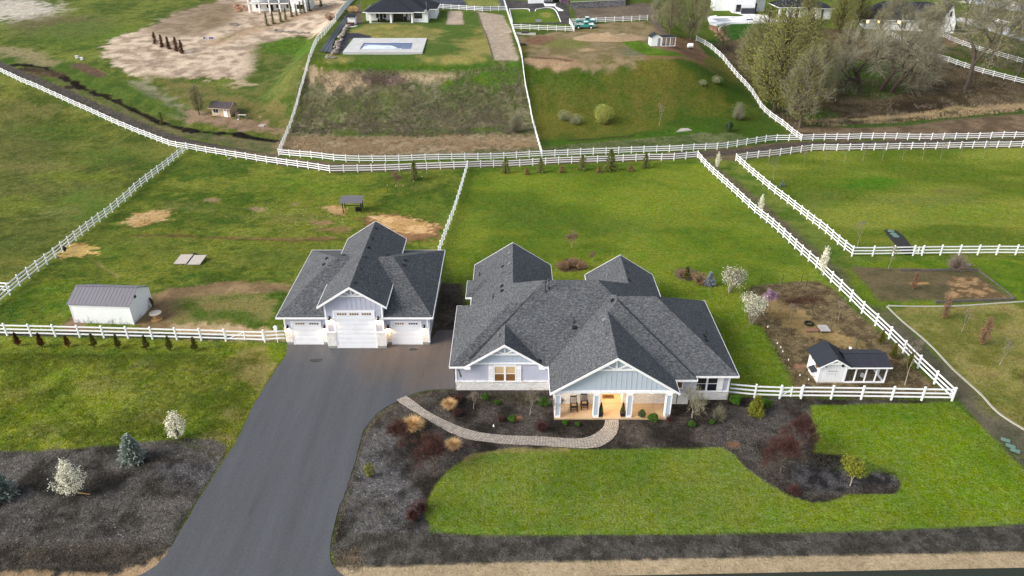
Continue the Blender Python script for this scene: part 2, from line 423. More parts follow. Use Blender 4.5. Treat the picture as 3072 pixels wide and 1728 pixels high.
# tan spoil field below the walkout house
area([(300, 150), (330, 120), (430, 90), (520, 40), (640, 8), (745, -20), (1040, -30), (1012, 60), (960, 100), (900, 112), (830, 128), (790, 165), (775, 205), (740, 262), (690, 235), (640, 240), (560, 236), (450, 238), (380, 215), (340, 205)], (156, 138, 120), (204, 186, 166), DI, 1.0, 3.5, n=1, gain=3, wn=1)
area([(430, 95), (540, 30), (640, 8), (700, 18), (690, 60), (640, 92), (560, 108), (480, 108)], (126, 110, 90), (152, 134, 112), DI, 3, 3, op=.85)
area([(620, 8), (700, 5), (730, 40), (690, 75), (610, 85), (560, 70)], (120, 104, 78), (146, 128, 102), DI, 4, 3, op=.6)
streak([(640, 130), (740, 95), (830, 70), (930, 40), (1010, 20)], 5, (170, 142, 116), (190, 164, 138), DI, 2, 1.5, op=.8)
streak([(650, 128), (730, 88), (800, 78), (870, 62)], 1.0, (110, 112, 74), (136, 128, 96), GR, .8, 1.2, op=.7)
area([(760, 135), (900, 110), (960, 118), (930, 175), (905, 240), (880, 330), (720, 300), (690, 255), (770, 210)], (78, 94, 40), (112, 112, 62), GR, 2, 4)
blob(870, 140, 80, 25, (72, 98, 34), (96, 122, 40), GR, 2, 3)
blob(720, 250, 40, 10, (176, 156, 130), (196, 178, 152), DI, 1, 4, op=.8)
area([(440, 225), (560, 240), (720, 285), (880, 330), (850, 425), (720, 380), (600, 330), (520, 290)], (96, 98, 52), (124, 112, 70), GR, 2, 3)
area([(385, 245), (440, 240), (520, 300), (600, 350), (560, 365), (480, 330), (420, 290)], (116, 112, 90), (146, 138, 116), GR, 1.5, 2.5)
area([(560, 330), (640, 345), (790, 360), (850, 395), (700, 390), (560, 362)], (128, 106, 86), (152, 130, 108), DI, 1.0, 2.5)
area([(0, 150), (150, 175), (260, 200), (420, 270), (540, 335), (560, 352), (430, 330), (300, 280), (150, 205), (0, 190)], (68, 90, 34), (92, 106, 44), GR, 1.2, 1.5)
streak([(0, 150), (60, 160), (140, 190)], 6, (132, 122, 88), (158, 146, 112), DI, 1.5, 2.5, op=.8)
streak([(230, 195), (300, 225)], 3.0, (92, 74, 58), (108, 90, 72), DI, .6, .4)
area([(0, 205), (120, 215), (260, 290), (400, 360), (560, 410), (850, 470), (850, 430), (560, 385), (380, 325), (260, 268), (140, 205)], (84, 92, 54), (120, 108, 80), GR, .8, 1.5)
streak([(-60, 165), (0, 197), (70, 195), (130, 203), (195, 238), (262, 272), (350, 305)], 1.7, (14, 11, 10), (40, 32, 24), MU, .25, 1.4)
blob(140, 222, 60, 10, (78, 62, 46), (98, 80, 60), MU, .6, 1.5, op=.8)
streak([(350, 305), (390, 325), (480, 368), (540, 384)], 1.3, (16, 12, 10), (44, 36, 26), MU, .25, .9)
streak([(560, 390), (640, 400), (700, 402), (760, 414), (843, 425)], 1.7, (12, 10, 10), (36, 30, 26), MU, .25, 1.3)
blob(205, 262, 18, 6, (44, 38, 30), (60, 52, 40), MU, .4, .6); blob(90, 210, 45, 8, (62, 50, 40), (80, 66, 50), MU, 1, 1.5)
streak([(-60, 170), (30, 211), (100, 238), (200, 282), (330, 342), (450, 395), (560, 426), (700, 452), (845, 480)], 3.2, (78, 74, 70), (98, 92, 84), MU, .4, .4)
# lane between the two back fences
area([(560, 428), (838, 470), (1015, 488), (1228, 490), (1427, 484), (1626, 474), (1932, 461), (2082, 455), (2223, 441), (2310, 427), (2471, 424), (3130, 416), (3420, 416), (3420, 441), (3130, 441), (2789, 448), (2445, 453), (2414, 457), (2318, 470), (2207, 484), (2092, 474), (2012, 483), (1855, 487), (1656, 494), (1487, 503), (1194, 515), (990, 520), (840, 497), (592, 457)], (92, 84, 62), (116, 104, 78), DI, .4, .8)
streak([(840, 484), (1000, 503), (1194, 503), (1427, 494), (1656, 485), (1932, 472), (2100, 462)], 2.2, (84, 72, 66), (104, 88, 76), DI, .6, .5)
streak([(2050, 462), (2140, 461), (2260, 452), (2380, 432), (2600, 430), (3130, 422)], 3.0, (82, 74, 70), (98, 88, 80), MU, .5, .5)
# pool lot : brush slope, lawn terrace, sand
area([(905, 235), (1100, 195), (1380, 200), (1565, 180), (1606, 395), (1625, 462), (1440, 470), (1228, 480), (840, 460), (862, 405), (890, 326)], (88, 98, 50), (132, 124, 102), (.9, .4, .4), 1.0, 1.5, n=2, gain=5)
for cx, cy, rx, ry, a, b in ((1100, 270, 140, 40, (96, 86, 74), (126, 114, 102)), (1300, 290, 200, 50, (92, 94, 66), (120, 114, 96)), (1050, 320, 150, 30, (78, 94, 40), (104, 112, 60)), (1400, 300, 90, 30, (76, 94, 40), (100, 110, 52)), (1180, 300, 110, 26, (88, 92, 52), (112, 110, 80)), (1350, 350, 180, 30, (88, 84, 66), (118, 110, 90)), (950, 300, 60, 50, (94, 88, 68), (122, 112, 92))):
    blob(cx, cy, rx, ry, a, b, GR, 3, 4, op=.75)
area([(930, 205), (1060, 205), (1120, 235), (1110, 270), (1020, 262), (940, 240)], (150, 130, 104), (178, 158, 130), DI, 1.0, 3)
area([(1180, 212), (1300, 208), (1390, 222), (1370, 240), (1270, 245), (1190, 240)], (160, 142, 112), (184, 166, 136), DI, .8, 1.5)
area([(1100, 215), (1190, 215), (1210, 245), (1130, 262), (1090, 245)], (92, 78, 68), (118, 102, 92), MU, .8, 1.5)
area([(1330, 255), (1390, 225), (1480, 205), (1560, 180), (1575, 240), (1480, 250), (1380, 262)], (62, 92, 30), (88, 112, 40), GR, 1, 2)
area([(850, 410), (1100, 412), (1400, 405), (1610, 408), (1620, 440), (1400, 455), (1100, 468), (850, 455)], (128, 114, 86), (168, 148, 122), (.3, .2, .6), 1.4, 3.2, n=2, gain=4)
streak([(1020, 400), (1300, 402), (1500, 385)], 2.4, (78, 92, 44), (96, 104, 54), GR, 1, 1)
area([(1036, 95), (1060, 80), (1110, 62), (1300, 66), (1345, 30), (1435, 32), (1470, 95), (1482, 165), (1480, 188), (1420, 203), (1290, 205), (1170, 208), (1040, 205), (960, 190), (1005, 150)], (84, 102, 44), (152, 138, 84), GR, .5, 1.0, n=0, gain=5, shift=-.1)
area([(1040, 100), (1100, 82), (1250, 78), (1330, 85), (1310, 118), (1040, 118)], (128, 124, 70), (160, 142, 92), GR, 1.5, 2.5, op=.8)
streak([(1010, 195), (1170, 203), (1330, 205), (1470, 196)], 1.8, (62, 92, 28), (78, 104, 34), GR, .8, .6)
area([(1345, 33), (1385, 33), (1392, 74), (1339, 74)], (172, 156, 140), (186, 170, 152), DI, .2, .1)
area([(1431, 34), (1508, 46), (1536, 100), (1562, 182), (1482, 180), (1462, 118), (1444, 72)], (158, 144, 128), (180, 166, 148), DI, .3, .25, n=2)
area([(1035, 99), (1072, 99), (1112, 108), (1112, 118), (1050, 118), (1028, 158), (1002, 158), (1012, 130)], (58, 60, 72), (74, 76, 86), MU, .3, .3)
area([(1290, -10), (1510, -10), (1516, 30), (1440, 30), (1310, 26)], (78, 82, 94), (92, 96, 106), MU, .3, .3)
area([(1370, -20), (1495, -20), (1500, 22), (1400, 16)], (120, 128, 66), (150, 140, 86), GR, .5, .5)
area([(1040, -20), (1075, -20), (1090, 70), (1050, 78), (1048, 40), (1085, 0)], (96, 84, 76), (116, 104, 92), DI, .5, .5)
# right lot
area([(1530, 100), (1770, 66), (1940, 62), (2070, 120), (2130, 150), (2170, 180), (2255, 285), (2306, 350), (2400, 425), (2223, 436), (2082, 448), (1640, 468), (1606, 400), (1572, 238)], (66, 86, 28), (104, 100, 44), GR, .5, .6, n=0, gain=4)
blob(1700, 280, 110, 35, (92, 88, 40), (112, 100, 54), GR, 4, 4, op=.7); blob(1980, 270, 120, 50, (88, 88, 40), (110, 96, 52), GR, 4, 4, op=.6)
blob(1850, 330, 150, 30, (92, 90, 40), (108, 100, 50), GR, 4, 4, op=.5); blob(1690, 245, 60, 25, (62, 90, 34), (78, 104, 40), GR, 4, 3, op=.6)
streak([(1650, 432), (1830, 415), (1990, 402), (2110, 385)], 3.2, (56, 86, 24), (76, 104, 30), GR, 1, .8)
area([(1640, 440), (1830, 424), (2010, 410), (2110, 398), (2200, 400), (2280, 425), (2120, 446), (1640, 470)], (86, 96, 60), (118, 118, 86), GR, .6, 1)
streak([(1710, 422), (1800, 415), (1900, 408)], .8, (66, 56, 34), (80, 66, 44), DI, .3, .4)
area([(1555, 110), (1700, 95), (1760, 70), (1940, 64), (2000, 105), (2010, 150), (1900, 195), (1740, 205), (1600, 180)], (116, 106, 70), (144, 128, 100), DI, 1.2, 2.5, n=1)
blob(1625, 122, 50, 14, (112, 84, 64), (132, 104, 84), DI, .8, .8)
area([(1575, 175), (1680, 168), (1745, 180), (1745, 200), (1690, 212), (1610, 203), (1580, 188)], (150, 126, 100), (170, 144, 116), DI, .5, .8)
streak([(1600, 172), (1660, 175), (1715, 182)], .9, (98, 78, 60), (120, 96, 74), MU, .4, .5)
blob(1700, 132, 70, 14, (104, 112, 52), (128, 124, 74), GR, 1.5, 2, op=.8); blob(1920, 150, 60, 16, (100, 98, 78), (124, 116, 96), GR, 2, 3)
blob(1765, 150, 25, 5, (164, 140, 106), (180, 156, 124), DI, .8, 1)
area([(1850, 116), (1912, 116), (1960, 145), (2060, 155), (2075, 175), (1960, 180), (1900, 150)], (76, 102, 26), (94, 118, 32), GR, .6, 1)
streak([(1945, 172), (2060, 175), (2110, 190)], 2.0, (122, 92, 66), (136, 106, 80), DI, .8, .8, op=.8)
streak([(1960, 60), (1985, 92), (2010, 120), (1985, 130)], 2.2, (110, 100, 90), (124, 112, 100), DI, .5, .6)
area([(1720, 14), (1960, 10), (1975, 58), (1725, 64)], (108, 96, 86), (124, 112, 98), DI, .5, .5)
area([(1515, 0), (1700, 10), (1715, 62), (1705, 72), (1540, 72)], (74, 72, 76), (92, 88, 90), MU, .3, .3)
area([(1530, 28), (1585, 27), (1590, 36), (1608, 36), (1610, 27), (1660, 27), (1681, 66), (1620, 69), (1540, 69)], (74, 100, 32), (102, 118, 44), GR, .2, .2, n=0, gain=4)
blob(1640, 45, 20, 8, (136, 130, 66), (150, 140, 80), GR, .8, 1)
area([(2200, 72), (2330, 70), (2360, 80), (2290, 120), (2190, 122), (2165, 110), (2158, 85)], (44, 82, 22), (58, 96, 30), GR, .3, .3)
area([(2115, 122), (2170, 110), (2220, 150), (2160, 160)], (46, 80, 22), (60, 92, 30), GR, 1, 1)
area([(1950, 110), (2080, 115), (2120, 165), (2110, 190), (2050, 165), (1990, 150)], (112, 88, 66), (130, 104, 80), DI, .6, .8)
# woodland floor
area([(2140, 130), (2400, 80), (2640, 95), (2790, 170), (3130, 262), (3420, 262), (3420, 412), (3130, 412), (2471, 420), (2400, 418), (2306, 345), (2260, 285), (2215, 230)], (78, 68, 50), (110, 96, 74), MU, .8, 2, n=1, gain=3)
area([(2480, 175), (2700, 185), (2720, 235), (2560, 245), (2450, 235)], (52, 78, 26), (74, 92, 38), GR, 2, 3)
blob(2620, 270, 120, 22, (58, 80, 30), (76, 92, 40), GR, 1, 4, op=.8); blob(2450, 345, 70, 16, (62, 84, 34), (80, 96, 44), GR, 2, 3); blob(2310, 320, 40, 30, (60, 80, 30), (78, 90, 40), GR, 2, 3)
blob(2760, 320, 100, 20, (52, 42, 32), (70, 58, 44), MU, 2, 3)
area([(2380, 385), (2600, 372), (2830, 350), (3130, 330), (3420, 330), (3420, 408), (3130, 408), (2700, 415), (2420, 418)], (96, 82, 64), (128, 110, 90), DI, 1, 2)
streak([(2420, 372), (2560, 378), (2700, 372), (2830, 355), (2950, 345), (3130, 330)], 2.2, (58, 80, 34), (78, 94, 46), GR, .8, 1.2)
streak([(2480, 362), (2600, 356), (2700, 352), (2800, 338), (2870, 322), (2960, 328), (3130, 312)], 1.6, (150, 136, 96), (178, 160, 118), DI, .6, 1.3)
area([(2660, 90), (3130, -30), (3420, -30), (3420, 240), (3130, 240), (2940, 190), (2780, 140)], (80, 88, 46), (118, 106, 78), GR, 1, 2, n=1)
area([(2860, 60), (3130, 140), (3420, 140), (3420, 108), (3130, 108), (2940, 62), (2880, 52)], (176, 178, 178), (196, 198, 198), DI, .5, .8)
area([(2870, 5), (3130, 45), (3420, 45), (3420, 30), (3130, 30), (2940, -5)], (190, 194, 198), (206, 208, 212), DI, .5, .8)
blob(2860, 125, 50, 14, (132, 108, 82), (150, 126, 98), DI, 1, 2)
for cx, cy, rx, ry, a, b, op in ((90, 330, 110, 26, (112, 106, 62), (132, 122, 76), .6), (170, 400, 130, 22, (70, 92, 34), (92, 108, 40), .7), (110, 500, 100, 16, (118, 110, 66), (138, 128, 80), .6), (330, 470, 110, 20, (66, 92, 28), (86, 108, 36), .7), (60, 620, 90, 26, (112, 122, 40), (128, 134, 50), .6), (230, 530, 120, 14, (112, 122, 36), (130, 136, 46), .6), (70, 720, 80, 30, (84, 98, 40), (108, 112, 54), .5), (170, 640, 60, 16, (118, 114, 66), (134, 126, 78), .5)):
    blob(cx, cy, rx, ry, a, b, PA, 2.5, 5, op=op)
# near pastures
past([(560, 442), (840, 498), (1015, 520), (1194, 516), (1400, 505), (1384, 576), (1325, 750), (1290, 850), (860, 1020), (-60, 1010), (-60, 910), (6, 905), (171, 772), (391, 593)], (76, 96, 28), (124, 128, 50))
for cx, cy, rx, ry, a, b, op in ((560, 500, 160, 22, (58, 82, 26), (84, 102, 34), .7), (900, 560, 220, 26, (82, 112, 22), (112, 132, 36), .6), (300, 760, 130, 30, (72, 96, 22), (98, 116, 32), .6), (120, 900, 120, 40, (66, 100, 14), (96, 120, 26), .7), (620, 640, 160, 22, (80, 96, 30), (106, 112, 44), .6), (1250, 640, 90, 50, (66, 96, 26), (90, 108, 36), .6), (820, 770, 120, 30, (78, 96, 30), (104, 108, 48), .6), (480, 740, 80, 26, (96, 106, 44), (116, 116, 60), .5)):
    blob(cx, cy, rx, ry, a, b, GR, 3, 4, op=op)
area([(365, 668), (400, 642), (455, 632), (500, 628), (520, 638), (500, 660), (455, 672), (400, 682)], (176, 140, 92), (198, 168, 122), DI, .3, 1.7, wn=2)
area([(180, 770), (210, 735), (240, 730), (285, 738), (280, 762), (240, 768), (200, 772)], (186, 152, 88), (208, 176, 112), DI, .3, 1.7, wn=2)
streak([(265, 770), (300, 795), (350, 830)], .35, (136, 128, 74), (150, 140, 88), DI, .3, .3, op=.8)
area([(1078, 660), (1110, 642), (1180, 640), (1240, 655), (1310, 670), (1330, 700), (1300, 715), (1210, 728), (1120, 700)], (124, 92, 62), (160, 122, 86), DI, .4, 2.2, wn=2)
area([(1115, 650), (1180, 645), (1250, 660), (1300, 672), (1295, 700), (1220, 704), (1150, 690)], (190, 150, 100), (212, 176, 128), DI, .35, 1.8, wn=2)
area([(960, 622), (1000, 615), (1040, 628), (1028, 648), (990, 640)], (168, 132, 88), (190, 158, 112), DI, .4, 1.0, wn=2)
blob(770, 628, 26, 6, (140, 122, 90), (158, 140, 104), DI, .4, .8); blob(635, 601, 26, 6, (136, 120, 86), (152, 136, 100), DI, .4, .9); blob(885, 613, 10, 4, (150, 124, 96), (160, 136, 104), DI, .3, .4); blob(968, 668, 40, 7, (146, 118, 84), (160, 132, 96), DI, .4, .9)
blob(1000, 690, 60, 10, (124, 100, 66), (146, 118, 80), DI, .6, 1.6, op=.8)
streak([(400, 706), (560, 708), (700, 716), (880, 722), (1030, 718)], .9, (94, 80, 42), (110, 92, 54), DI, .5, .7)
streak([(700, 714), (860, 718), (1000, 712)], 1.0, (124, 96, 66), (140, 112, 78), DI, .5, .8)
area([(440, 905), (470, 880), (520, 862), (600, 855), (700, 842), (800, 846), (872, 852), (866, 872), (780, 878), (700, 890), (620, 905), (540, 950), (530, 990), (430, 992), (400, 975)], (126, 106, 76), (158, 134, 100), DI, .6, 1.0, wn=2)
area([(190, 975), (215, 950), (250, 945), (250, 985), (400, 992), (400, 1000), (200, 998)], (124, 100, 80), (140, 116, 94), DI, .4, .4)
area([(520, 895), (700, 885), (830, 900), (800, 990), (600, 1000), (530, 985)], (86, 102, 40), (134, 122, 76), GR, .8, 2, n=1, gain=4)
area([(520, 975), (640, 970), (780, 985), (850, 1000), (850, 1022), (640, 1020), (520, 1015)], (172, 148, 112), (186, 164, 130), DI, .4, .8, wn=2)
streak([(-40, 1000), (250, 1003), (500, 1008), (690, 1014)], .8, (70, 72, 70), (86, 86, 82), MU, .15, .15)
blob(557, 1030, 16, 9, (176, 148, 106), (190, 164, 124), DI, .3, .3)
past([(-60, 1010), (610, 1024), (865, 1035), (855, 1070), (795, 1165), (715, 1315), (665, 1400), (560, 1330), (480, 1330), (290, 1345), (110, 1365), (-60, 1370), (-380, 1370), (-380, 1010)], (90, 102, 26), (130, 134, 48))
blob(300, 1065, 330, 16, (56, 80, 24), (76, 96, 32), GR, 1.2, 1.2, op=.7)
area([(740, 1040), (800, 1050), (830, 1100), (790, 1160), (740, 1150), (690, 1090)], (116, 108, 56), (146, 128, 84), GR, 1.2, 1.2, op=.9)
area([(805, 1035), (862, 1034), (855, 1065), (838, 1088), (810, 1080)], (96, 112, 24), (112, 126, 30), GR, .4, .4)
for cx, cy, rx, ry, a, b, op in ((90, 1180, 90, 16, (118, 116, 56), (134, 126, 76), .6), (330, 1150, 90, 14, (116, 112, 58), (134, 124, 80), .6), (250, 1290, 140, 14, (112, 108, 60), (130, 120, 80), .55), (600, 1110, 80, 12, (116, 112, 56), (132, 122, 76), .55), (450, 1260, 90, 12, (120, 112, 64), (138, 122, 84), .5), (640, 1310, 60, 20, (118, 108, 60), (134, 118, 80), .6), (430, 1100, 50, 8, (92, 98, 66), (104, 104, 74), .6)):
    blob(cx, cy, rx, ry, a, b, PA, .9, 2.2, op=op)
blob(520, 1190, 140, 26, (108, 116, 52), (130, 130, 72), GR, 2, 2, op=.5); blob(170, 1230, 150, 26, (92, 110, 24), (118, 130, 40), GR, 2, 2, op=.6); blob(120, 1120, 120, 20, (112, 130, 28), (128, 142, 40), GR, 2, 2, op=.5); blob(700, 1240, 36, 18, (128, 116, 66), (142, 124, 84), GR, .8, .8, op=.7)
for cx, cy, rx, ry, a, b, op in ((700, 560, 150, 14, (116, 122, 48), (132, 134, 60), .6), (1050, 545, 90, 14, (118, 124, 44), (134, 138, 56), .6), (560, 620, 90, 14, (112, 112, 60), (128, 122, 72), .5), (880, 655, 90, 12, (116, 110, 64), (134, 124, 78), .5), (660, 790, 110, 16, (114, 120, 46), (130, 132, 58), .5), (330, 720, 80, 16, (112, 116, 48), (128, 128, 60), .5), (1260, 560, 60, 16, (118, 116, 56), (132, 128, 66), .5), (230, 860, 100, 16, (92, 118, 20), (112, 134, 30), .6)):
    blob(cx, cy, rx, ry, a, b, PA, 1.5, 3, op=op)
# main back lawn
area([(1403, 502), (1487, 504), (1656, 495), (1855, 488), (2092, 475), (2215, 595), (2330, 695), (2451, 808), (2560, 915), (2450, 845), (2250, 862), (2245, 940), (2290, 1010), (2400, 1190), (2185, 1190), (2000, 1000), (1500, 1000), (1380, 900), (1325, 750), (1384, 576)], (94, 112, 28), (122, 132, 42), GR, .4, .2, n=0, gain=4)
blob(1700, 560, 200, 30, (98, 116, 26), (118, 130, 40), GR, 5, 4, op=.6); blob(1560, 640, 120, 50, (74, 94, 34), (92, 108, 42), GR, 5, 4, op=.5); blob(2150, 740, 180, 50, (92, 114, 20), (108, 126, 28), GR, 5, 4, op=.6); blob(2300, 1060, 60, 120, (84, 112, 22), (100, 126, 30), GR, 3, 3, op=.6); blob(1850, 680, 150, 30, (74, 96, 32), (92, 110, 40), GR, 5, 4, op=.4)
streak([(1400, 512), (1656, 503), (1855, 496), (2080, 486)], 1.6, (66, 92, 26), (84, 104, 34), GR, .8, .6, op=.8)
area([(1665, 790), (1700, 775), (1735, 778), (1765, 800), (1740, 815), (1690, 818), (1670, 808)], (94, 76, 60), (124, 100, 80), MU, .3, .5)
blob(2060, 822, 34, 18, (96, 88, 78), (116, 104, 92), MU, .5, .5)
# garden beds behind garage
area([(1322, 850), (1385, 850), (1400, 930), (1372, 1015), (1290, 1015), (1302, 940)], (66, 58, 50), (92, 84, 72), MU, .4, .4)
# lane on the right between the side fences
area([(2092, 474), (2207, 484), (2310, 572), (2408, 648), (2555, 770), (3130, 766), (3420, 766), (3420, 1720), (3130, 1720), (3072, 1400), (2859, 1206), (2720, 1071), (2569, 926), (2398, 761), (2183, 565)], (84, 104, 34), (114, 122, 54), GR, .3, .4, n=1)
streak([(2110, 478), (2180, 532), (2270, 604), (2400, 720), (2490, 800), (2600, 905), (2720, 1010), (2830, 1110), (2920, 1200), (3000, 1290), (3100, 1380)], 1.7, (94, 90, 66), (114, 106, 84), DI, .7, .5)
streak([(2380, 620 + 60), (2560, 855), (2700, 990)], .8, (84, 100, 48), (104, 112, 62), GR, .4, .4, op=.5)
area([(2640, 975), (2665, 925), (2760, 1015), (2855, 1110), (2946, 1192), (3022, 1262), (3130, 1320), (3420, 1320), (3420, 1420), (3130, 1420), (2994, 1327), (2870, 1200), (2760, 1095)], (84, 84, 66), (108, 102, 86), DI, .3, .5)
area([(2207, 484), (2318, 471), (2414, 458), (2445, 454), (2789, 449), (3130, 443), (3420, 443), (3420, 766), (3130, 766), (2555, 770), (2408, 648)], (96, 112, 30), (136, 140, 56), (1, .1, .1), .3, .2, n=3, gain=6)
blob(2600, 548, 110, 18, (68, 110, 10), (84, 122, 18), GR, 3, 3); blob(2900, 640, 160, 30, (104, 122, 30), (122, 138, 44), GR, 4, 4, op=.6); blob(2780, 600, 180, 16, (98, 104, 52), (118, 118, 66), GR, 3, 3, op=.5); blob(2860, 575, 60, 10, (102, 92, 62), (118, 104, 72), DI, 2, 2, op=.6); blob(2450, 600, 60, 30, (92, 104, 50), (108, 116, 60), GR, 3, 3, op=.5)
area([(2560, 790), (2750, 776), (3130, 776), (3420, 776), (3420, 900), (3130, 900), (2560, 920)], (86, 112, 16), (110, 126, 30), GR, 1, 1, n=1)
area([(2556, 800), (2700, 806), (2935, 812), (3040, 898), (2810, 905), (2800, 900), (2640, 905)], (88, 84, 58), (112, 100, 74), DI, .5, .6)
area([(2860, 830), (2930, 830), (3010, 892), (2830, 896), (2850, 860)], (108, 88, 62), (168, 138, 102), DI, .4, .5, n=2, gain=6)
blob(2760, 850, 28, 5, (174, 132, 84), (190, 150, 100), DI, .3, .4)
area([(2672, 925), (2883, 919), (3130, 908), (3420, 908), (3420, 1310), (3130, 1310), (3040, 1268), (2982, 1225), (2900, 1145), (2760, 1005)], (116, 112, 56), (150, 136, 84), GR, .2, .15, n=1, gain=5)
blob(2850, 955, 180, 14, (84, 98, 34), (104, 110, 46), GR, 1.5, 1.5, op=.7); blob(2980, 1190, 40, 50, (92, 100, 36), (112, 112, 50), GR, 1.2, 1.2, op=.7); blob(2990, 1050, 60, 40, (92, 100, 36), (116, 116, 54), GR, 2, 2, op=.5)
# coop yard
area([(2250, 865), (2300, 852), (2450, 842), (2500, 868), (2560, 925), (2640, 1000), (2730, 1088), (2850, 1195), (2402, 1192), (2378, 1140), (2340, 1075), (2295, 985), (2245, 960)], (98, 84, 62), (130, 116, 86), MU, .3, .35, n=2, gain=4)
area([(2290, 905), (2345, 900), (2420, 945), (2480, 985), (2560, 1010), (2600, 1040), (2540, 1050), (2400, 1000), (2310, 960)], (132, 112, 72), (164, 140, 96), DI, .5, 1.2, op=.85, wn=2)
blob(2400, 900, 60, 14, (74, 52, 40), (92, 68, 50), MU, .8, .8); blob(2395, 1100, 18, 7, (140, 104, 80), (156, 120, 94), DI, .3, .3)
# mulch beds round the house
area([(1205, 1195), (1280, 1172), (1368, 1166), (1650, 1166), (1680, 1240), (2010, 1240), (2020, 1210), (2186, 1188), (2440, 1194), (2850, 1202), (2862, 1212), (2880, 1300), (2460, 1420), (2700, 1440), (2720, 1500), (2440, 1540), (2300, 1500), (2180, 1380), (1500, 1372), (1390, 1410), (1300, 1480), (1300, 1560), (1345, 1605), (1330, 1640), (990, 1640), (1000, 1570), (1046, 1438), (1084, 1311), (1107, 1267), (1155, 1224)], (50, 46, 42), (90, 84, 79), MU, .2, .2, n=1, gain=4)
area([(1110, 1290), (1200, 1300), (1230, 1420), (1300, 1560), (1300, 1600), (1010, 1610), (1040, 1480)], (58, 56, 55), (108, 106, 107), MU, 1.0, 1.5, n=1, gain=5)
area([(2150, 1250), (2420, 1240), (2440, 1350), (2250, 1380), (2150, 1330)], (56, 52, 49), (88, 84, 82), MU, .8, 1.0, n=1, gain=5)
blob(2480, 1430, 120, 40, (46, 45, 48), (86, 84, 86), MU, .6, 1, gain=5); blob(2640, 1440, 50, 22, (110, 106, 106), (60, 56, 56), MU, .4, .5, gain=6)
blob(2200, 1335, 18, 8, (126, 92, 72), (138, 104, 84), DI, .2, .3); blob(1551, 1255, 16, 8, (160, 116, 92), (150, 104, 80), DI, .1, .1)
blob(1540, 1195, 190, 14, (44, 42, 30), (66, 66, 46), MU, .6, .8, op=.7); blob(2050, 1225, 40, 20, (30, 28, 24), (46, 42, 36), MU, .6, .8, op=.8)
area([(-80, 1358), (40, 1352), (110, 1356), (200, 1348), (290, 1336), (380, 1330), (480, 1322), (560, 1312), (640, 1322), (672, 1335), (676, 1362), (660, 1392), (560, 1560), (520, 1642), (470, 1700), (440, 1760), (-80, 1760), (-380, 1760), (-380, 1358)], (54, 51, 47), (102, 98, 95), MU, .25, .25, n=1, gain=4)
area([(-80, 1640), (300, 1635), (500, 1640), (470, 1700), (-80, 1712), (-380, 1712), (-380, 1640)], (56, 52, 46), (80, 74, 66), MU, .6, .8, n=2, gain=4)
blob(560, 1420, 110, 40, (58, 56, 58), (102, 100, 102), MU, 1, 1.5, gain=5, op=.8); blob(180, 1560, 180, 50, (58, 56, 54), (94, 91, 90), MU, 1, 1.5, gain=5, op=.6)
# edges of the drive
streak([(850, 1082), (800, 1165), (735, 1280), (690, 1362), (600, 1510), (545, 1600)], .55, (86, 96, 30), (108, 108, 46), GR, .15, .2)
streak([(1000, 1640), (1012, 1585), (1045, 1465), (1080, 1340), (1120, 1262), (1180, 1215), (1290, 1178)], .35, (92, 84, 66), (108, 98, 80), MU, .15, .2, op=.6)
# front lawn
area([(1272, 1549), (1280, 1500), (1302, 1454), (1340, 1415), (1382, 1386), (1421, 1362), (1493, 1350), (1819, 1347), (2048, 1344), (2167, 1344), (2203, 1363), (2239, 1406), (2294, 1446), (2366, 1486), (2437, 1508), (2485, 1504), (2545, 1484), (2684, 1482), (2700, 1468), (2704, 1446), (2680, 1414), (2624, 1390), (2533, 1369), (2437, 1359), (2442, 1300), (2430, 1216), (2620, 1212), (2859, 1205), (2922, 1259), (2994, 1327), (3072, 1406), (3160, 1490), (3420, 1490), (3420, 1566), (3160, 1566), (3072, 1575), (2565, 1593), (2048, 1601), (1461, 1605), (1334, 1597), (1290, 1580)], (96, 112, 38), (116, 126, 52), GR, .12, .18, n=0, gain=4)
LAWN = poly_mask(wpoly([(1272, 1549), (1280, 1500), (1302, 1454), (1340, 1415), (1382, 1386), (1421, 1362), (1493, 1350), (1819, 1347), (2048, 1344), (2167, 1344), (2203, 1363), (2239, 1406), (2294, 1446), (2366, 1486), (2437, 1508), (2485, 1504), (2545, 1484), (2684, 1482), (2700, 1468), (2704, 1446), (2680, 1414), (2624, 1390), (2533, 1369), (2437, 1359), (2442, 1300), (2430, 1216), (2620, 1212), (2859, 1205), (2922, 1259), (2994, 1327), (3072, 1406), (3160, 1490), (3420, 1700), (3420, 1560), (3072, 1575), (2565, 1593), (2048, 1601), (1461, 1605), (1334, 1597), (1290, 1580)]), .12, .18)
area_in(LAWN, [(2437, 1222), (2859, 1212), (3160, 1490), (3420, 1490), (3420, 1560), (3160, 1560), (2400, 1590), (2300, 1560), (2560, 1490), (2710, 1470), (2700, 1400), (2440, 1350)], (94, 118, 14), (112, 132, 30), GR, 2.5, 1.5, n=0, gain=4, op=.8)
streak([(1300, 1590), (1500, 1598), (2050, 1594), (2560, 1586), (3130, 1566)], .5, (116, 134, 52), (96, 120, 40), GR, .25, .25, op=.8)
streak([(1395, 1380), (1440, 1362), (1520, 1352), (1700, 1348)], .4, (132, 122, 74), (148, 134, 86), DI, .2, .3, op=.8)
area([(2990, 1335), (3160, 1420), (3420, 1420), (3420, 1500), (3160, 1500), (3072, 1408)], (92, 88, 76), (120, 114, 102), MU, .3, .4)
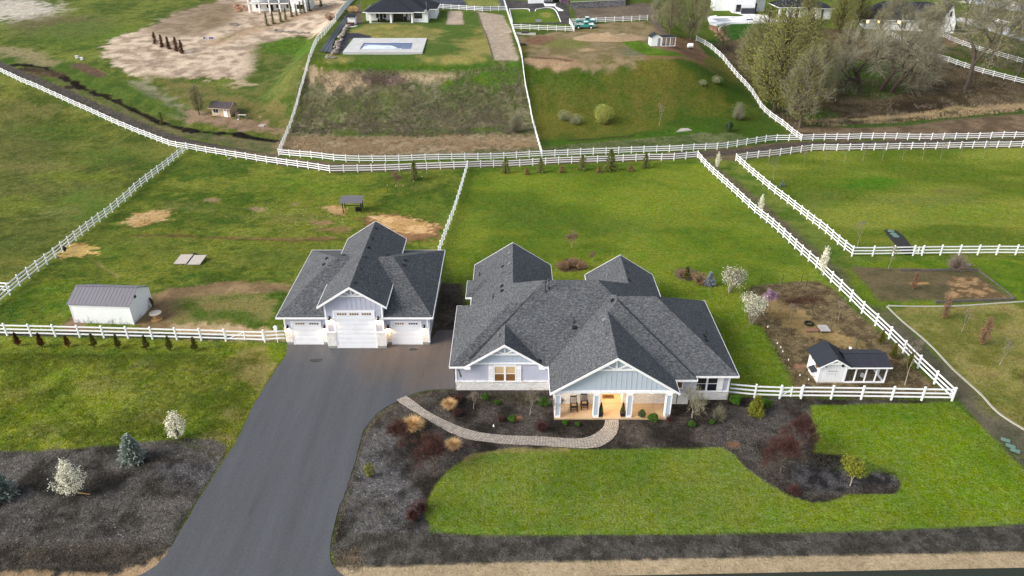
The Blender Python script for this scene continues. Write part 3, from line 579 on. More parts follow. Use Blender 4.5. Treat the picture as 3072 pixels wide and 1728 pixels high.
# gravel verge and shoulder
area([(990, 1640), (1050, 1600), (1330, 1600), (1461, 1607), (2048, 1603), (2565, 1595), (3160, 1568), (3420, 1568), (3420, 1655), (3160, 1655), (2600, 1668), (2048, 1680), (1500, 1692), (1064, 1706), (1010, 1712)], (64, 62, 58), (88, 85, 80), (0, .5, .5), .12, .1, n=2, gain=4)
area([(1000, 1700), (1064, 1703), (1500, 1690), (2048, 1678), (2600, 1666), (3160, 1653), (3420, 1653), (3420, 1712), (3160, 1712), (2048, 1735), (1300, 1750), (1030, 1760)], (166, 148, 120), (178, 160, 131), DI, .12, .12, n=1, wn=2)
area([(992, 1650), (1060, 1650), (1080, 1700), (1060, 1712), (1000, 1700)], (84, 76, 64), (112, 98, 80), MU, .4, .6, op=.8)
area([(-80, 1715), (200, 1722), (320, 1722), (420, 1705), (500, 1662), (515, 1640), (520, 1655), (480, 1700), (440, 1735), (400, 1790), (-80, 1790), (-380, 1790), (-380, 1715)], (146, 124, 96), (168, 144, 114), DI, .2, .5, wn=2)

me = bpy.data.meshes.new("ground")
nr, nc = GX.shape
ii = (np.arange(nr - 1)[:, None] * nc + np.arange(nc - 1)[None, :]).ravel()
quads = np.stack([ii, ii + 1, ii + nc + 1, ii + nc], 1).astype(np.int32)
me.vertices.add(NV); me.vertices.foreach_set('co', np.stack([gx, gy, gzv], 1).astype(np.float32).ravel())
me.loops.add(quads.size); me.loops.foreach_set('vertex_index', quads.ravel())
me.polygons.add(len(quads)); me.polygons.foreach_set('loop_start', (np.arange(len(quads)) * 4).astype(np.int32))
me.polygons.foreach_set('use_smooth', np.ones(len(quads), bool))
me.update(calc_edges=True); me.validate()
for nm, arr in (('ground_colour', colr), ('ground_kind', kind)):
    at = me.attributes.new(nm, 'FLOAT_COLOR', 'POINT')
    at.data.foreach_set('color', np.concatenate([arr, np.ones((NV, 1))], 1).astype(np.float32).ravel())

def ground_mat():
    m, t, b = nodes('ground'); Lk = t.links
    a = N(t, "ShaderNodeAttribute"); a.attribute_name = 'ground_colour'
    k = N(t, "ShaderNodeAttribute"); k.attribute_name = 'ground_kind'
    sk = N(t, "ShaderNodeSeparateColor"); Lk.new(k.outputs["Color"], sk.inputs[0])
    gr, mu, di = sk.outputs
    tc = N(t, "ShaderNodeTexCoord")
    def nz(s, d, r=.65, dist=0):
        n = N(t, "ShaderNodeTexNoise"); n.inputs["Scale"].default_value = s; n.inputs["Detail"].default_value = d
        n.inputs["Roughness"].default_value = r; n.inputs["Distortion"].default_value = dist
        Lk.new(tc.outputs["Object"], n.inputs["Vector"]); return n.outputs[0]
    fine = nz(7.0, 4, .75); mid = nz(1.6, 4, .7); tuft = nz(3.2, 3, .6, 1.2); big = nz(.45, 3)
    f = mathn(t, 'SUBTRACT', fine, .5); md = mathn(t, 'SUBTRACT', mid, .5); tf = mathn(t, 'SUBTRACT', tuft, .5)
    def lc(*pr):
        o = None
        for x, w_ in pr:
            y_ = mathn(t, 'MULTIPLY', x, w_); o = y_ if o is None else mathn(t, 'ADD', o, y_)
        return o
    vg = lc((f, 2.9), (md, 1.1), (tf, .6)); vm = lc((f, 3.4), (md, 1.5), (tf, 1.6), (mathn(t, 'SUBTRACT', nz(17, 3, .8), .5), 4.0)); vd = lc((f, 1.5), (md, .8), (tf, .8))
    v = mathn(t, 'ADD', mathn(t, 'ADD', mathn(t, 'MULTIPLY', vg, gr), mathn(t, 'MULTIPLY', vm, mu)), mathn(t, 'MULTIPLY', vd, di))
    v = mathn(t, 'MAXIMUM', mathn(t, 'ADD', v, 1.0), .25)
    # pale chips in the mulch and gravel
    vo = N(t, "ShaderNodeTexVoronoi"); vo.inputs["Scale"].default_value = 5.5; Lk.new(tc.outputs["Object"], vo.inputs["Vector"])
    sc = N(t, "ShaderNodeSeparateColor"); Lk.new(vo.outputs["Color"], sc.inputs[0])
    chip = mathn(t, 'MULTIPLY', mathn(t, 'MULTIPLY', mathn(t, 'GREATER_THAN', sc.outputs[0], .93), mathn(t, 'LESS_THAN', vo.outputs[0], .33)), mu)
    v = mathn(t, 'ADD', v, mathn(t, 'MULTIPLY', chip, 1.6))
    h = N(t, "ShaderNodeHueSaturation"); Lk.new(a.outputs["Color"], h.inputs["Color"]); Lk.new(v, h.inputs["Value"])
    hue = mathn(t, 'MULTIPLY_ADD', mathn(t, 'MULTIPLY', mathn(t, 'SUBTRACT', big, .5), gr), -.10); hue.node.inputs[2].default_value = .5
    Lk.new(hue, h.inputs["Hue"])
    sat = mathn(t, 'MULTIPLY_ADD', mathn(t, 'MULTIPLY', tf, gr), -1.0); sat.node.inputs[2].default_value = 1.0; Lk.new(sat, h.inputs["Saturation"])
    Lk.new(h.outputs[0], b.inputs["Base Color"]); b.inputs["Roughness"].default_value = 1; b.inputs["Specular IOR Level"].default_value = .1
    bp = N(t, "ShaderNodeBump"); bp.inputs["Strength"].default_value = .9; bp.inputs["Distance"].default_value = .26
    hh = mathn(t, 'ADD', mathn(t, 'MULTIPLY', fine, .6), tuft); amp = mathn(t, 'ADD', mathn(t, 'ADD', mathn(t, 'MULTIPLY', gr, .6), mu), mathn(t, 'MULTIPLY', di, .35))
    Lk.new(mathn(t, 'MULTIPLY', hh, amp), bp.inputs["Height"]); Lk.new(bp.outputs[0], b.inputs["Normal"])
    return m
me.materials.append(ground_mat())
ground = bpy.data.objects.new("ground", me); COL.objects.link(ground); tag(ground, kind='structure', label='gently sloping grass and bare soil ground of the lots')

# ---- flat sheets on the near ground
def sheet(name, pts, z, m, label, uvs=None, thick=0.0):
    P = [Vector((p[0], p[1], z)) for p in pts]
    mb = MB(); n = len(P)
    fs = [tuple(range(n))]
    vs = list(P)
    if thick:
        vs += [p - Vector((0, 0, thick)) for p in P]; fs += [(i, i + n, (i + 1) % n + n, (i + 1) % n) for i in range(n)]
    mb.add(vs, fs)
    o = mb.build(name, m); tag(o, label, kind='structure'); return o
def smooth_line(pts, k=4):
    out = []
    for i in range(len(pts) - 1):
        p0 = pts[max(i - 1, 0)]; p1 = pts[i]; p2 = pts[i + 1]; p3 = pts[min(i + 2, len(pts) - 1)]
        for j in range(k):
            s_ = j / k
            out.append(tuple(.5 * ((2 * p1[c]) + (-p0[c] + p2[c]) * s_ + (2 * p0[c] - 5 * p1[c] + 4 * p2[c] - p3[c]) * s_ ** 2 + (-p0[c] + 3 * p1[c] - 3 * p2[c] + p3[c]) * s_ ** 3) for c in (0, 1)))
    out.append(pts[-1]); return out

def asphalt():
    m, t, b = nodes('asphalt'); Lk = t.links
    tc = N(t, "ShaderNodeTexCoord")
    def nz(s, d, sc=(1, 1, 1), r=.6):
        mp = N(t, "ShaderNodeMapping"); mp.inputs["Scale"].default_value = sc; mp.inputs["Rotation"].default_value = (0, 0, math.radians(-23)); Lk.new(tc.outputs["Object"], mp.inputs[0])
        n = N(t, "ShaderNodeTexNoise"); n.inputs["Scale"].default_value = s; n.inputs["Detail"].default_value = d; n.inputs["Roughness"].default_value = r; Lk.new(mp.outputs[0], n.inputs["Vector"]); return n.outputs[0]
    grain = nz(14, 3); tracks = nz(.5, 4, (1.6, .12, 1)); cloud = nz(.25, 3)
    sep = N(t, "ShaderNodeSeparateXYZ"); Lk.new(tc.outputs["Object"], sep.inputs[0])
    # dusty brown spread towards the house and garage
    dx = mathn(t, 'MULTIPLY', mathn(t, 'ADD', sep.outputs[0], 8.0), .12); dy = mathn(t, 'MULTIPLY', mathn(t, 'SUBTRACT', sep.outputs[1], 56.5), .16)
    d2 = mathn(t, 'ADD', mathn(t, 'MULTIPLY', dx, dx), mathn(t, 'MULTIPLY', dy, dy))
    dust = mathn(t, 'SUBTRACT', mathn(t, 'ADD', 1.05, mathn(t, 'MULTIPLY', mathn(t, 'SUBTRACT', cloud, .5), 1.6)), d2); dust.node.use_clamp = True
    mx = N(t, "ShaderNodeMix"); mx.data_type = 'RGBA'; mx.inputs[6].default_value = (*lin((84, 87, 93)), 1); mx.inputs[7].default_value = (*lin((98, 88, 82)), 1)
    Lk.new(mathn(t, 'MULTIPLY', dust, .95), mx.inputs[0])
    v = mathn(t, 'ADD', mathn(t, 'MULTIPLY', mathn(t, 'SUBTRACT', grain, .5), 1.0), mathn(t, 'MULTIPLY', mathn(t, 'SUBTRACT', tracks, .5), .7))
    v = mathn(t, 'ADD', 1.0, v)
    sc_ = mathn(t, 'MULTIPLY', mathn(t, 'SUBTRACT', nz(1.1, 5, (2.6, .14, 1), .75), .60), 5.0); sc_.node.use_clamp = True
    v = mathn(t, 'ADD', v, mathn(t, 'MULTIPLY', sc_, .35))
    dk_ = mathn(t, 'MULTIPLY', mathn(t, 'SUBTRACT', nz(.9, 4, (1.6, .22, 1), .7), .60), 5.0); dk_.node.use_clamp = True
    v = mathn(t, 'SUBTRACT', v, mathn(t, 'MULTIPLY', dk_, .22))
    h = N(t, "ShaderNodeHueSaturation"); Lk.new(mx.outputs[2], h.inputs["Color"]); Lk.new(v, h.inputs["Value"])
    Lk.new(h.outputs[0], b.inputs["Base Color"]); b.inputs["Roughness"].default_value = .75; b.inputs["Specular IOR Level"].default_value = .35
    bp = N(t, "ShaderNodeBump"); bp.inputs["Distance"].default_value = .004; Lk.new(grain, bp.inputs["Height"]); Lk.new(bp.outputs[0], b.inputs["Normal"])
    MATS['asphalt'] = m
asphalt()
le = smooth_line([tuple(G(*p)[:2]) for p in [(862, 1030), (858, 1065), (842, 1089), (823, 1117), (795, 1160), (753, 1231), (715, 1315), (672, 1382), (596, 1502), (544, 1589), (517, 1637), (481, 1685), (425, 1724)]])
re_ = smooth_line([tuple(G(*p)[:2]) for p in [(1372, 1167), (1320, 1168), (1278, 1172), (1239, 1182), (1211, 1196), (1155, 1224), (1107, 1267), (1084, 1311), (1068, 1375), (1048, 1438), (1032, 1490), (1017, 1522), (1002, 1581), (992, 1625), (990, 1669), (998, 1697), (1010, 1712)]])
def wob(l, s): return [(x + (vnoise(np.array(x * 2.3), np.array(y * 2.3), s) - .5) * .12, y) for x, y in l]
le = wob(le, 1); re_ = wob(re_, 2)
road_y = 33.05
drive = [(-27.5, 30.4)] + list(reversed(le)) + [(-21.6, 59.5), (-7.9, 59.5), (-7.4, 61.2), (-4.7, 61.2), (-4.7, 51.6)] + re_ + [(-10.5, 31.6), (-8.6, 30.4)]
sheet('driveway', drive, .03, 'asphalt', 'wide grey asphalt driveway curving up to the garages', thick=.08)
mk('road_asphalt', (38, 46, 40), (50, 56, 50), scale=6, rough=.9, bump=.004)
sheet('road', [(-90, 31.0), (-90, 20), (90, 20), (90, 33.6), (34, 32.5), (11, 31.95), (0, 31.7), (-30, 31.0)], .015, 'road_asphalt', 'dark paved road along the front edge', thick=.05)
mk('puddle', (40, 38, 40), (48, 46, 48), scale=3, rough=.12, spec=.7)
def puddle(cx, cy, rx, ry, lab):
    pts = []
    c = G(cx, cy)
    for a in np.linspace(0, 6.283, 19)[:-1]:
        k = 1 + .35 * math.sin(a * 3 + cx) * R(); pts.append((c.x + rx * k * math.cos(a), c.y + ry * k * math.sin(a)))
    o = sheet('puddle', pts, .036, 'puddle', lab)
    del o['kind']; tag(o, lab, 'puddle', 'rain puddles on the driveway')
puddle(948, 1082, .6, .28, 'small shallow puddle on the driveway below the left garage door')
puddle(1240, 1049, .42, .22, 'small puddle on the driveway below the right garage door')
mk('stain', (136, 126, 112), (116, 106, 96), scale=2, rough=.9)

# paver path
up_ = [(490, 92), (560, 140), (640, 200), (760, 265), (900, 325), (1050, 368), (1250, 390), (1500, 398), (1700, 412), (1800, 413), (1880, 395), (1940, 360), (1980, 320), (1995, 255)]
lo_ = [(415, 122), (560, 215), (720, 310), (850, 380), (1000, 425), (1200, 450), (1500, 465), (1750, 482), (1880, 485), (1960, 470), (2030, 430), (2080, 370), (2095, 300), (2092, 255)]
def resamp(l, n):
    l = [Vector((p[0], p[1], 0)) for p in l]; s = [0]
    for i in range(len(l) - 1): s.append(s[-1] + (l[i + 1] - l[i]).length)
    out = []
    for k in range(n):
        t_ = s[-1] * k / (n - 1); i = max(j for j in range(len(s)) if s[j] <= t_ + 1e-9); i = min(i, len(l) - 2)
        out.append(l[i].lerp(l[i + 1], (t_ - s[i]) / (s[i + 1] - s[i])))
    return out
z5 = lambda q: (1024 + q[0] / 2.516, 1152 + q[1] / 2.516)
UA = resamp(smooth_line([tuple(G(*z5(q))[:2]) for q in up_]), 90); LA = resamp(smooth_line([tuple(G(*z5(q))[:2]) for q in lo_]), 90)
vs = []; fs = []; uv = []
acc = 0
for i in range(90):
    if i: acc += (((UA[i] + LA[i]) / 2) - ((UA[i - 1] + LA[i - 1]) / 2)).length
    vs += [UA[i] + Vector((0, 0, .05)), LA[i] + Vector((0, 0, .05)), UA[i] + Vector((0, 0, -.03)), LA[i] + Vector((0, 0, -.03))]; uv += [(acc, 0), (acc, (UA[i] - LA[i]).length)] * 2
for i in range(89): a = i * 4; fs += [(a, a + 1, a + 5, a + 4), (a + 2, a, a + 4, a + 6), (a + 1, a + 3, a + 7, a + 5)]
pm = MB(); pm.add(vs, fs)
def paver_mat():
    m, t, b = nodes('pavers'); Lk = t.links
    uvn = N(t, "ShaderNodeUVMap"); br = N(t, "ShaderNodeTexBrick"); Lk.new(uvn.outputs[0], br.inputs["Vector"])
    br.inputs["Color1"].default_value = (*lin((192, 182, 170)), 1); br.inputs["Color2"].default_value = (*lin((158, 150, 146)), 1); br.inputs["Mortar"].default_value = (*lin((100, 92, 84)), 1)
    br.inputs["Scale"].default_value = 1; br.inputs["Brick Width"].default_value = .24; br.inputs["Row Height"].default_value = .16; br.inputs["Mortar Size"].default_value = .018; br.inputs["Bias"].default_value = -.2
    nz = N(t, "ShaderNodeTexNoise"); nz.inputs["Scale"].default_value = 3; Lk.new(uvn.outputs[0], nz.inputs["Vector"])
    h = N(t, "ShaderNodeHueSaturation"); Lk.new(br.outputs[0], h.inputs["Color"]); v = mathn(t, 'ADD', .6, mathn(t, 'MULTIPLY', nz.outputs[0], .8)); Lk.new(v, h.inputs["Value"])
    Lk.new(h.outputs[0], b.inputs["Base Color"]); b.inputs["Roughness"].default_value = .9
    bp = N(t, "ShaderNodeBump"); bp.invert = True; bp.inputs["Distance"].default_value = .015; Lk.new(br.outputs[1], bp.inputs["Height"]); Lk.new(bp.outputs[0], b.inputs["Normal"])
    MATS['pavers'] = m
paver_mat()
po = pm.build('path', 'pavers'); tag(po, 'curved paver path from the driveway to the porch', kind='structure')
ul = po.data.uv_layers.new(name='UVMap')
for lp in po.data.loops: ul.data[lp.index].uv = uv[lp.vertex_index]
# concrete garden edging on the right
def ribbon(name, pxs, wd, hgt, m, label, cat, lift=0):
    P = [Vector((*p, 0)) for p in smooth_line([tuple(G(*p)[:2]) for p in pxs], 6)]
    for p in P: p.z = hz(p.x, p.y) + lift
    mb = MB(); vs = []; n = len(P)
    for i, p in enumerate(P):
        d = (P[min(i + 1, n - 1)] - P[max(i - 1, 0)]); d.z = 0; d.normalize(); s_ = Vector((-d.y, d.x, 0)) * wd / 2
        for q in (p - s_, p + s_): vs += [q + Vector((0, 0, -.1)), q + Vector((0, 0, hgt))]
    fs = []
    for i in range(n - 1): a = i * 4; fs += [(a + 1, a + 3, a + 7, a + 5), (a, a + 1, a + 5, a + 4), (a + 3, a + 2, a + 6, a + 7)]
    fs += [(0, 2, 3, 1), ((n - 1) * 4, (n - 1) * 4 + 1, (n - 1) * 4 + 3, (n - 1) * 4 + 2)]
    mb.add(vs, fs); return tag(mb.build(name, m), label, cat)
ribbon('edging', [(2660, 920), (2704, 962), (2760, 1009), (2803, 1049), (2855, 1105), (2907, 1152), (2946, 1188), (2982, 1228), (3022, 1259), (3100, 1306)], .17, .08, 'concrete', 'long curved concrete edging beside the dormant lawn, right of the lane', 'edging')
ribbon('edging', [(2664, 918), (2760, 920), (2883, 918), (3002, 910), (3110, 903)], .17, .08, 'concrete', 'straight concrete edging along the far side of the dormant lawn', 'edging')
ribbon('edging', [(1530, 70), (1537, 66), (1529, 30), (1535, 27), (1583, 27), (1588, 35)], .25, .1, 'white', 'pale curb round the left half of the small lawn behind the fence', 'edging')
ribbon('edging', [(1606, 34), (1612, 27), (1660, 26), (1682, 66)], .25, .1, 'white', 'pale curb round the right half of the small lawn behind the fence', 'edging')
ribbon('edging', [(1434, 40), (1444, 75), (1462, 118), (1477, 178)], .22, .12, 'old_wood', 'brown board edging along the left side of the sand strip', 'edging')
ribbon('edging', [(2180, 122), (2172, 110), (2158, 95), (2160, 82), (2190, 73)], .3, .12, 'white', 'pale curved curb between the red rocks and the green lawn', 'edging')
# slabs lying on the ground
def slab(name, pxs, th, m, label, cat, lift=.02):
    P = [G(*p) for p in pxs]; z = sum(p.z for p in P) / len(P) + lift
    n = len(P); mb = MB(); mb.add([(p.x, p.y, max(z, p.z)) for p in P] + [(p.x, p.y, min(z, p.z) - .3) for p in P], [tuple(range(n))] + [(i, i + n, (i + 1) % n + n, (i + 1) % n) for i in range(n)])
    return tag(mb.build(name, m), label, cat)
slab('concrete_slab', [(2028, 398), (2046, 396), (2076, 392), (2062, 384), (2042, 385)], .1, 'concrete', 'pale concrete slab on the grass near the stream', 'slab', .08)
slab('concrete_slab', [(774, 379), (791, 381), (799, 373), (784, 371)], .1, 'concrete', 'small pale slab on the soil right of the tan shed', 'slab', .08)
slab('patio', [(1548, 96), (1608, 98), (1607, 106), (1555, 104)], .1, 'concrete', 'concrete pad below the white fence with a brown hatch', 'patio', .05)
slab('patio', [(1634, 19), (1666, 19), (1690, 33), (1676, 33), (1664, 20), (1668, 10), (1630, 8)], .1, 'white', 'white patio behind the top middle house', 'patio', .05)
slab('patio', [(2130, 75), (2120, 50), (2200, 38), (2300, 45), (2370, 66), (2310, 70), (2190, 72), (2150, 78)], .1, 'white', 'pale pool patio at the top right', 'patio', .1)
slab('garden_hatch', [(1564, 94), (1585, 95), (1584, 102), (1564, 101)], .1, 'dark_wood', 'brown wooden hatch on the concrete pad', 'hatch', .25)
# ================================================================== BUILDINGS
def kid(o, root):
    """attach a part modelled in world coordinates"""
    o.parent = root; o.matrix_parent_inverse = Matrix.Translation(root.location).inverted(); return o
def part(mb, name, m, root, **k):
    return kid(mb.build(name, m, **k), root)
def part_split(mb, name, m, root):
    # one part per group of shapes that touch
    V = mb.v; boxes = []
    for i in range(0, len(V), 8):
        q = V[i:i + 8]; lo = [min(p[c] for p in q) - .03 for c in range(3)]; hi = [max(p[c] for p in q) + .03 for c in range(3)]; boxes.append((lo, hi))
    par = list(range(len(boxes)))
    def fd(a):
        while par[a] != a: a = par[a]
        return a
    for i in range(len(boxes)):
        for j in range(i):
            if all(boxes[i][0][c] < boxes[j][1][c] and boxes[j][0][c] < boxes[i][1][c] for c in range(3)): par[fd(i)] = fd(j)
    gr = {}
    for i in range(len(boxes)): gr.setdefault(fd(i), []).append(i)
    F = [(0, 2, 3, 1), (4, 5, 7, 6), (0, 1, 5, 4), (2, 6, 7, 3), (0, 4, 6, 2), (1, 3, 7, 5)]
    for g in gr.values():
        b = MB()
        for i in g: b.add(V[i * 8:i * 8 + 8], F)
        part(b, name, m, root)
def sub(mb, name, m, par, **k):
    o = mb.build(name, m, **k); o.parent = par
    o.matrix_parent_inverse = Matrix.Identity(4)
    return o
FT = .17
def hip(rf, fa, x0, x1, y0, y1, ze, pitch=None, zr=None, ridge=None, so=None, notch=None):
    """hip roof volume. ridge = ((xa,ya),(xb,yb)) at zr"""
    if ridge is None:
        w_, d_ = x1 - x0, y1 - y0; h_ = min(w_, d_) / 2; zr = ze + h_ * pitch
        ridge = ((x0 + h_, (y0 + y1) / 2), (x1 - h_, (y0 + y1) / 2)) if w_ >= d_ else (((x0 + x1) / 2, y0 + h_), ((x0 + x1) / 2, y1 - h_))
    a, b = ridge; alongx = abs(a[0] - b[0]) >= abs(a[1] - b[1])
    vs = [(x0, y0, ze), (x1, y0, ze), (x1, y1, ze), (x0, y1, ze), (a[0], a[1], zr), (b[0], b[1], zr)]
    if alongx: fs = [(0, 1, 5, 4), (1, 2, 5), (2, 3, 4, 5), (3, 0, 4)]
    else: fs = [(0, 1, 4), (1, 2, 5, 4), (2, 3, 5), (3, 0, 4, 5)]
    e = .035
    fronts = [((x0 - e, y0 - e), (x1 + e, y0))]
    if notch:
        na, nb_, nd = notch; sl = (zr - ze) / (a[1] - y0); zn = ze + nd * sl
        if nb_ < x1:
            vs += [(na, y0, ze), (na, y0 + nd, zn), (nb_, y0 + nd, zn), (nb_, y0, ze)]; fs[0] = (0, 6, 7, 8, 9) + fs[0][1:]
            fronts = [((x0 - e, y0 - e), (na, y0)), ((nb_, y0 - e), (x1 + e, y0))]
        else:
            vs += [(na, y0, ze), (na, y0 + nd, zn), (x1, y0 + nd, zn)]; fs[0] = (0, 6, 7, 8) + fs[0][2:]
            fs[1] = tuple(8 if i == 1 else i for i in fs[1])
            fronts = [((x0 - e, y0 - e), (na, y0))]
    rf.add(vs, fs)
    for (p, q) in (*fronts, ((x0 - e, y1), (x1 + e, y1 + e)), ((x0 - e, y0), (x0, y1)), ((x1, y0), (x1 + e, y1))):
        fa.box(p[0], q[0], p[1], q[1], ze - FT, ze + .02)
    if so is not None and notch:
        zz = ze - FT + .01
        so.add([(x0, y0, zz), (na, y0, zz), (na, y0 + nd, zz), (min(nb_, x1), y0 + nd, zz), (min(nb_, x1), y0, zz), (x1, y0, zz), (x1, y1, zz), (x0, y1, zz)] if nb_ < x1 else [(x0, y0, zz), (na, y0, zz), (na, y0 + nd, zz), (x1, y0 + nd, zz), (x1, y1, zz), (x0, y1, zz)], [tuple(reversed(range(8 if nb_ < x1 else 6)))])
    elif so is not None: so.add([(x0, y0, ze - FT + .01), (x1, y0, ze - FT + .01), (x1, y1, ze - FT + .01), (x0, y1, ze - FT + .01)], [(3, 2, 1, 0)])
def gable(rf, fa, x0, x1, y0, y1, ze, pitch, so=None, front=True, back=True, rake=.2):
    xc = (x0 + x1) / 2; zr = ze + (x1 - x0) / 2 * pitch
    vs = [(x0, y0, ze), (xc, y0, zr), (x1, y0, ze), (x0, y1, ze), (xc, y1, zr), (x1, y1, ze)]
    rf.add(vs, [(0, 3, 4, 1), (1, 4, 5, 2)])
    e = .035
    fa.box(x0 - e, x0, y0, y1, ze - FT, ze + .02); fa.box(x1, x1 + e, y0, y1, ze - FT, ze + .02)
    for on, yy, s_ in ((front, y0, -1), (back, y1, 1)):
        if not on: continue
        ya, yb = (yy - .045, yy) if s_ < 0 else (yy, yy + .045)
        for xs, xe in ((x0, xc), (x1, xc)):
            d = .03 if xs < xe else -.03
            fa.prism([(xs - d, ze + .02), (xe, zr + .03), (xe, zr - rake), (xs - d, ze - rake)], ya, yb)
    if so is not None:
        so.add([(x0, y0, ze - .14), (xc, y0, zr - .14), (x1, y0, ze - .14), (x0, y1, ze - .14), (xc, y1, zr - .14), (x1, y1, ze - .14)], [(0, 1, 4, 3), (1, 2, 5, 4)])
    return xc, zr
def truss(fa, xc, zr, y, half, pitch, drop=None, wd=.15):
    """white collar beam, king post and two struts in the top of a gable"""
    zc = zr - drop
    hw_ = drop / pitch - .15
    fa.box(xc - hw_, xc + hw_, y - .09, y - .02, zc - wd / 2, zc + wd / 2)
    fa.box(xc - wd / 2, xc + wd / 2, y - .085, y - .025, zc, zr - .12)
    for s_ in (-1, 1):
        fa.bar((xc + s_ * .1, y - .055, zc + .08), (xc + s_ * hw_ * .52, y - .055, zr - hw_ * .52 * pitch - .18), .05, wd * .85, up=Vector((0, 1, 0)).cross(Vector((s_, 0, 1))))
def battens(mb, x0, x1, y, zb, top, step=.42, wd=.05, d=.02):
    x = x0 + step / 2
    while x < x1:
        zt = top(x)
        if zt - zb > .08: mb.box(x - wd / 2, x + wd / 2, y - d, y, zb, zt)
        x += step
def bvh_of(objs):
    vs = []; fs = []
    for o in objs:
        k = len(vs); vs += [o.matrix_world @ v.co if False else v.co.copy() for v in o.data.vertices]; fs += [tuple(i + k for i in p.vertices) for p in o.data.polygons]
    return BVHTree.FromPolygons(vs, fs)
def roof_hit(tree, px, py):
    d = Vector(((px - 1536) / FPX, CP - (py - 864) / FPX * SP, -(SP + (py - 864) / FPX * CP))).normalized()
    return tree.ray_cast(Vector((0, 0, CAM_H)), d)
def vents(tree, pts, root, m='black', name='roof_vent', size=(.3, .26, .14)):
    for px, py in pts:
        loc, nrm, _, _ = roof_hit(tree, px, py)
        if loc is None: continue
        dn = Vector((nrm.x, nrm.y, 0))
        if dn.length < .01: dn = Vector((0, -1, 0))
        dn.normalize(); rt = Vector((-dn.y, dn.x, 0)); dslope = (dn - nrm * dn.dot(nrm)).normalized()
        M = Matrix((rt, dslope, nrm)).transposed().to_4x4(); M.translation = loc
        mb = MB(); a, b_, h_ = size
        vs = [M @ Vector(q) for q in ((-a / 2, -b_ / 2, -.02), (a / 2, -b_ / 2, -.02), (a / 2, b_ / 2, -.02), (-a / 2, b_ / 2, -.02), (-a / 2 * .8, -b_ / 2 * .3, h_), (a / 2 * .8, -b_ / 2 * .3, h_), (a / 2, b_ / 2, h_ * .8), (-a / 2, b_ / 2, h_ * .8))]
        mb.add(vs, [(0, 1, 5, 4), (1, 2, 6, 5), (2, 3, 7, 6), (3, 0, 4, 7), (4, 5, 6, 7)])
        mb.box(-.2, .2, -.2, .2, 0, .012, M)
        part(mb, name, m, root)
def pipes(tree, pts, root):
    for px, py, h_ in pts:
        loc = roof_hit(tree, px, py)[0]
        if loc is None: continue
        mb = MB(); mb.cyl(loc.x, loc.y, loc.z - .1, loc.z + h_, .05, 8); mb.cyl(loc.x, loc.y, loc.z - .05, loc.z + .1, .12, 8)
        if h_ > .8: mb.cyl(loc.x, loc.y, loc.z + h_ - .08, loc.z + h_ + .04, .14, 8)
        part(mb, 'vent_pipe', 'pipe_grey', root)
def window(root, x0, x1, z0, z1, y, panes=2, split=True, pane='glass', upper=None, fr=.09, shutters=False, trim=.0):
    f_ = MB()
    f_.box(x0 - fr, x1 + fr, y - .07, y, z1, z1 + fr * 1.4); f_.box(x0 - fr * 1.2, x1 + fr * 1.2, y - .09, y, z0 - fr, z0)
    f_.box(x0 - fr, x0, y - .07, y, z0, z1); f_.box(x1, x1 + fr, y - .07, y, z0, z1)
    w_ = (x1 - x0) / panes
    for i in range(1, panes): f_.box(x0 + i * w_ - fr * .8, x0 + i * w_ + fr * .8, y - .065, y, z0, z1)
    if split: f_.box(x0, x1, y - .05, y - .002, (z0 + z1) / 2 - .025, (z0 + z1) / 2 + .025)
    wn = part(f_, 'window', 'white_trim', root)
    for i in range(panes):
        a = x0 + i * w_ + (fr * .8 if i else 0); b_ = x0 + (i + 1) * w_ - (fr * .8 if i < panes - 1 else 0)
        if split and upper:
            p = MB(); p.box(a, b_, y - .03, y - .004, (z0 + z1) / 2 + .025, z1); kid_sub(p.build('pane', upper), wn)
            p = MB(); p.box(a, b_, y - .03, y - .004, z0, (z0 + z1) / 2 - .025); kid_sub(p.build('pane', pane), wn)
        else:
            p = MB(); p.box(a, b_, y - .03, y - .004, z0, z1); kid_sub(p.build('pane', pane), wn)
    if shutters:
        for s_ in (-1, 1):
            xa = x0 - fr - .42 if s_ < 0 else x1 + fr + .02
            sh = MB()
            for k in range(3): sh.box(xa + k * .135, xa + k * .135 + .125, y - .06, y - .002, z0 - .05, z1 + .08)
            for zz in (z0 + .2, z1 - .25): sh.box(xa, xa + .4, y - .085, y - .06, zz, zz + .1)
            part(sh, 'shutter', 'white_trim', root)
    return wn
def kid_sub(o, par):
    """sub-part modelled in world coordinates under a world-modelled part"""
    o.parent = par; o.matrix_parent_inverse = Matrix.Identity(4); return o
def garage_door(root, x0, x1, z1, y, wins, panels=4, wz=None):
    d = MB(); ph = (z1 - .01) / panels
    for k in range(panels): d.box(x0, x1, y - .05, y, .01 + k * ph, .01 + (k + 1) * ph - .012)
    n = max(2, round((x1 - x0) / .62)); w_ = (x1 - x0) / n
    for k in range(panels):
        if k == panels - 1: continue
        for i in range(n): d.box(x0 + i * w_ + .08, x0 + (i + 1) * w_ - .08, y - .062, y - .05, .01 + k * ph + .1, .01 + (k + 1) * ph - .11)
    door = part(d, 'garage_door', 'door_panel', root)
    for a, b_, c in wins:
        g = MB(); k = 4; ww = (b_ - a) / k
        for i in range(k): g.box(a + i * ww + .03, a + (i + 1) * ww - .03, y - .06, y - .048, wz[0], wz[1])
        kid_sub(g.build('door_window', c), door)
def trim_frame(mb, x0, x1, z1, y, wd=.16, d=.06):
    mb.box(x0 - wd, x0, y - d, y, 0, z1 + wd); mb.box(x1, x1 + wd, y - d, y, 0, z1 + wd); mb.box(x0, x1, y - d, y, z1, z1 + wd)
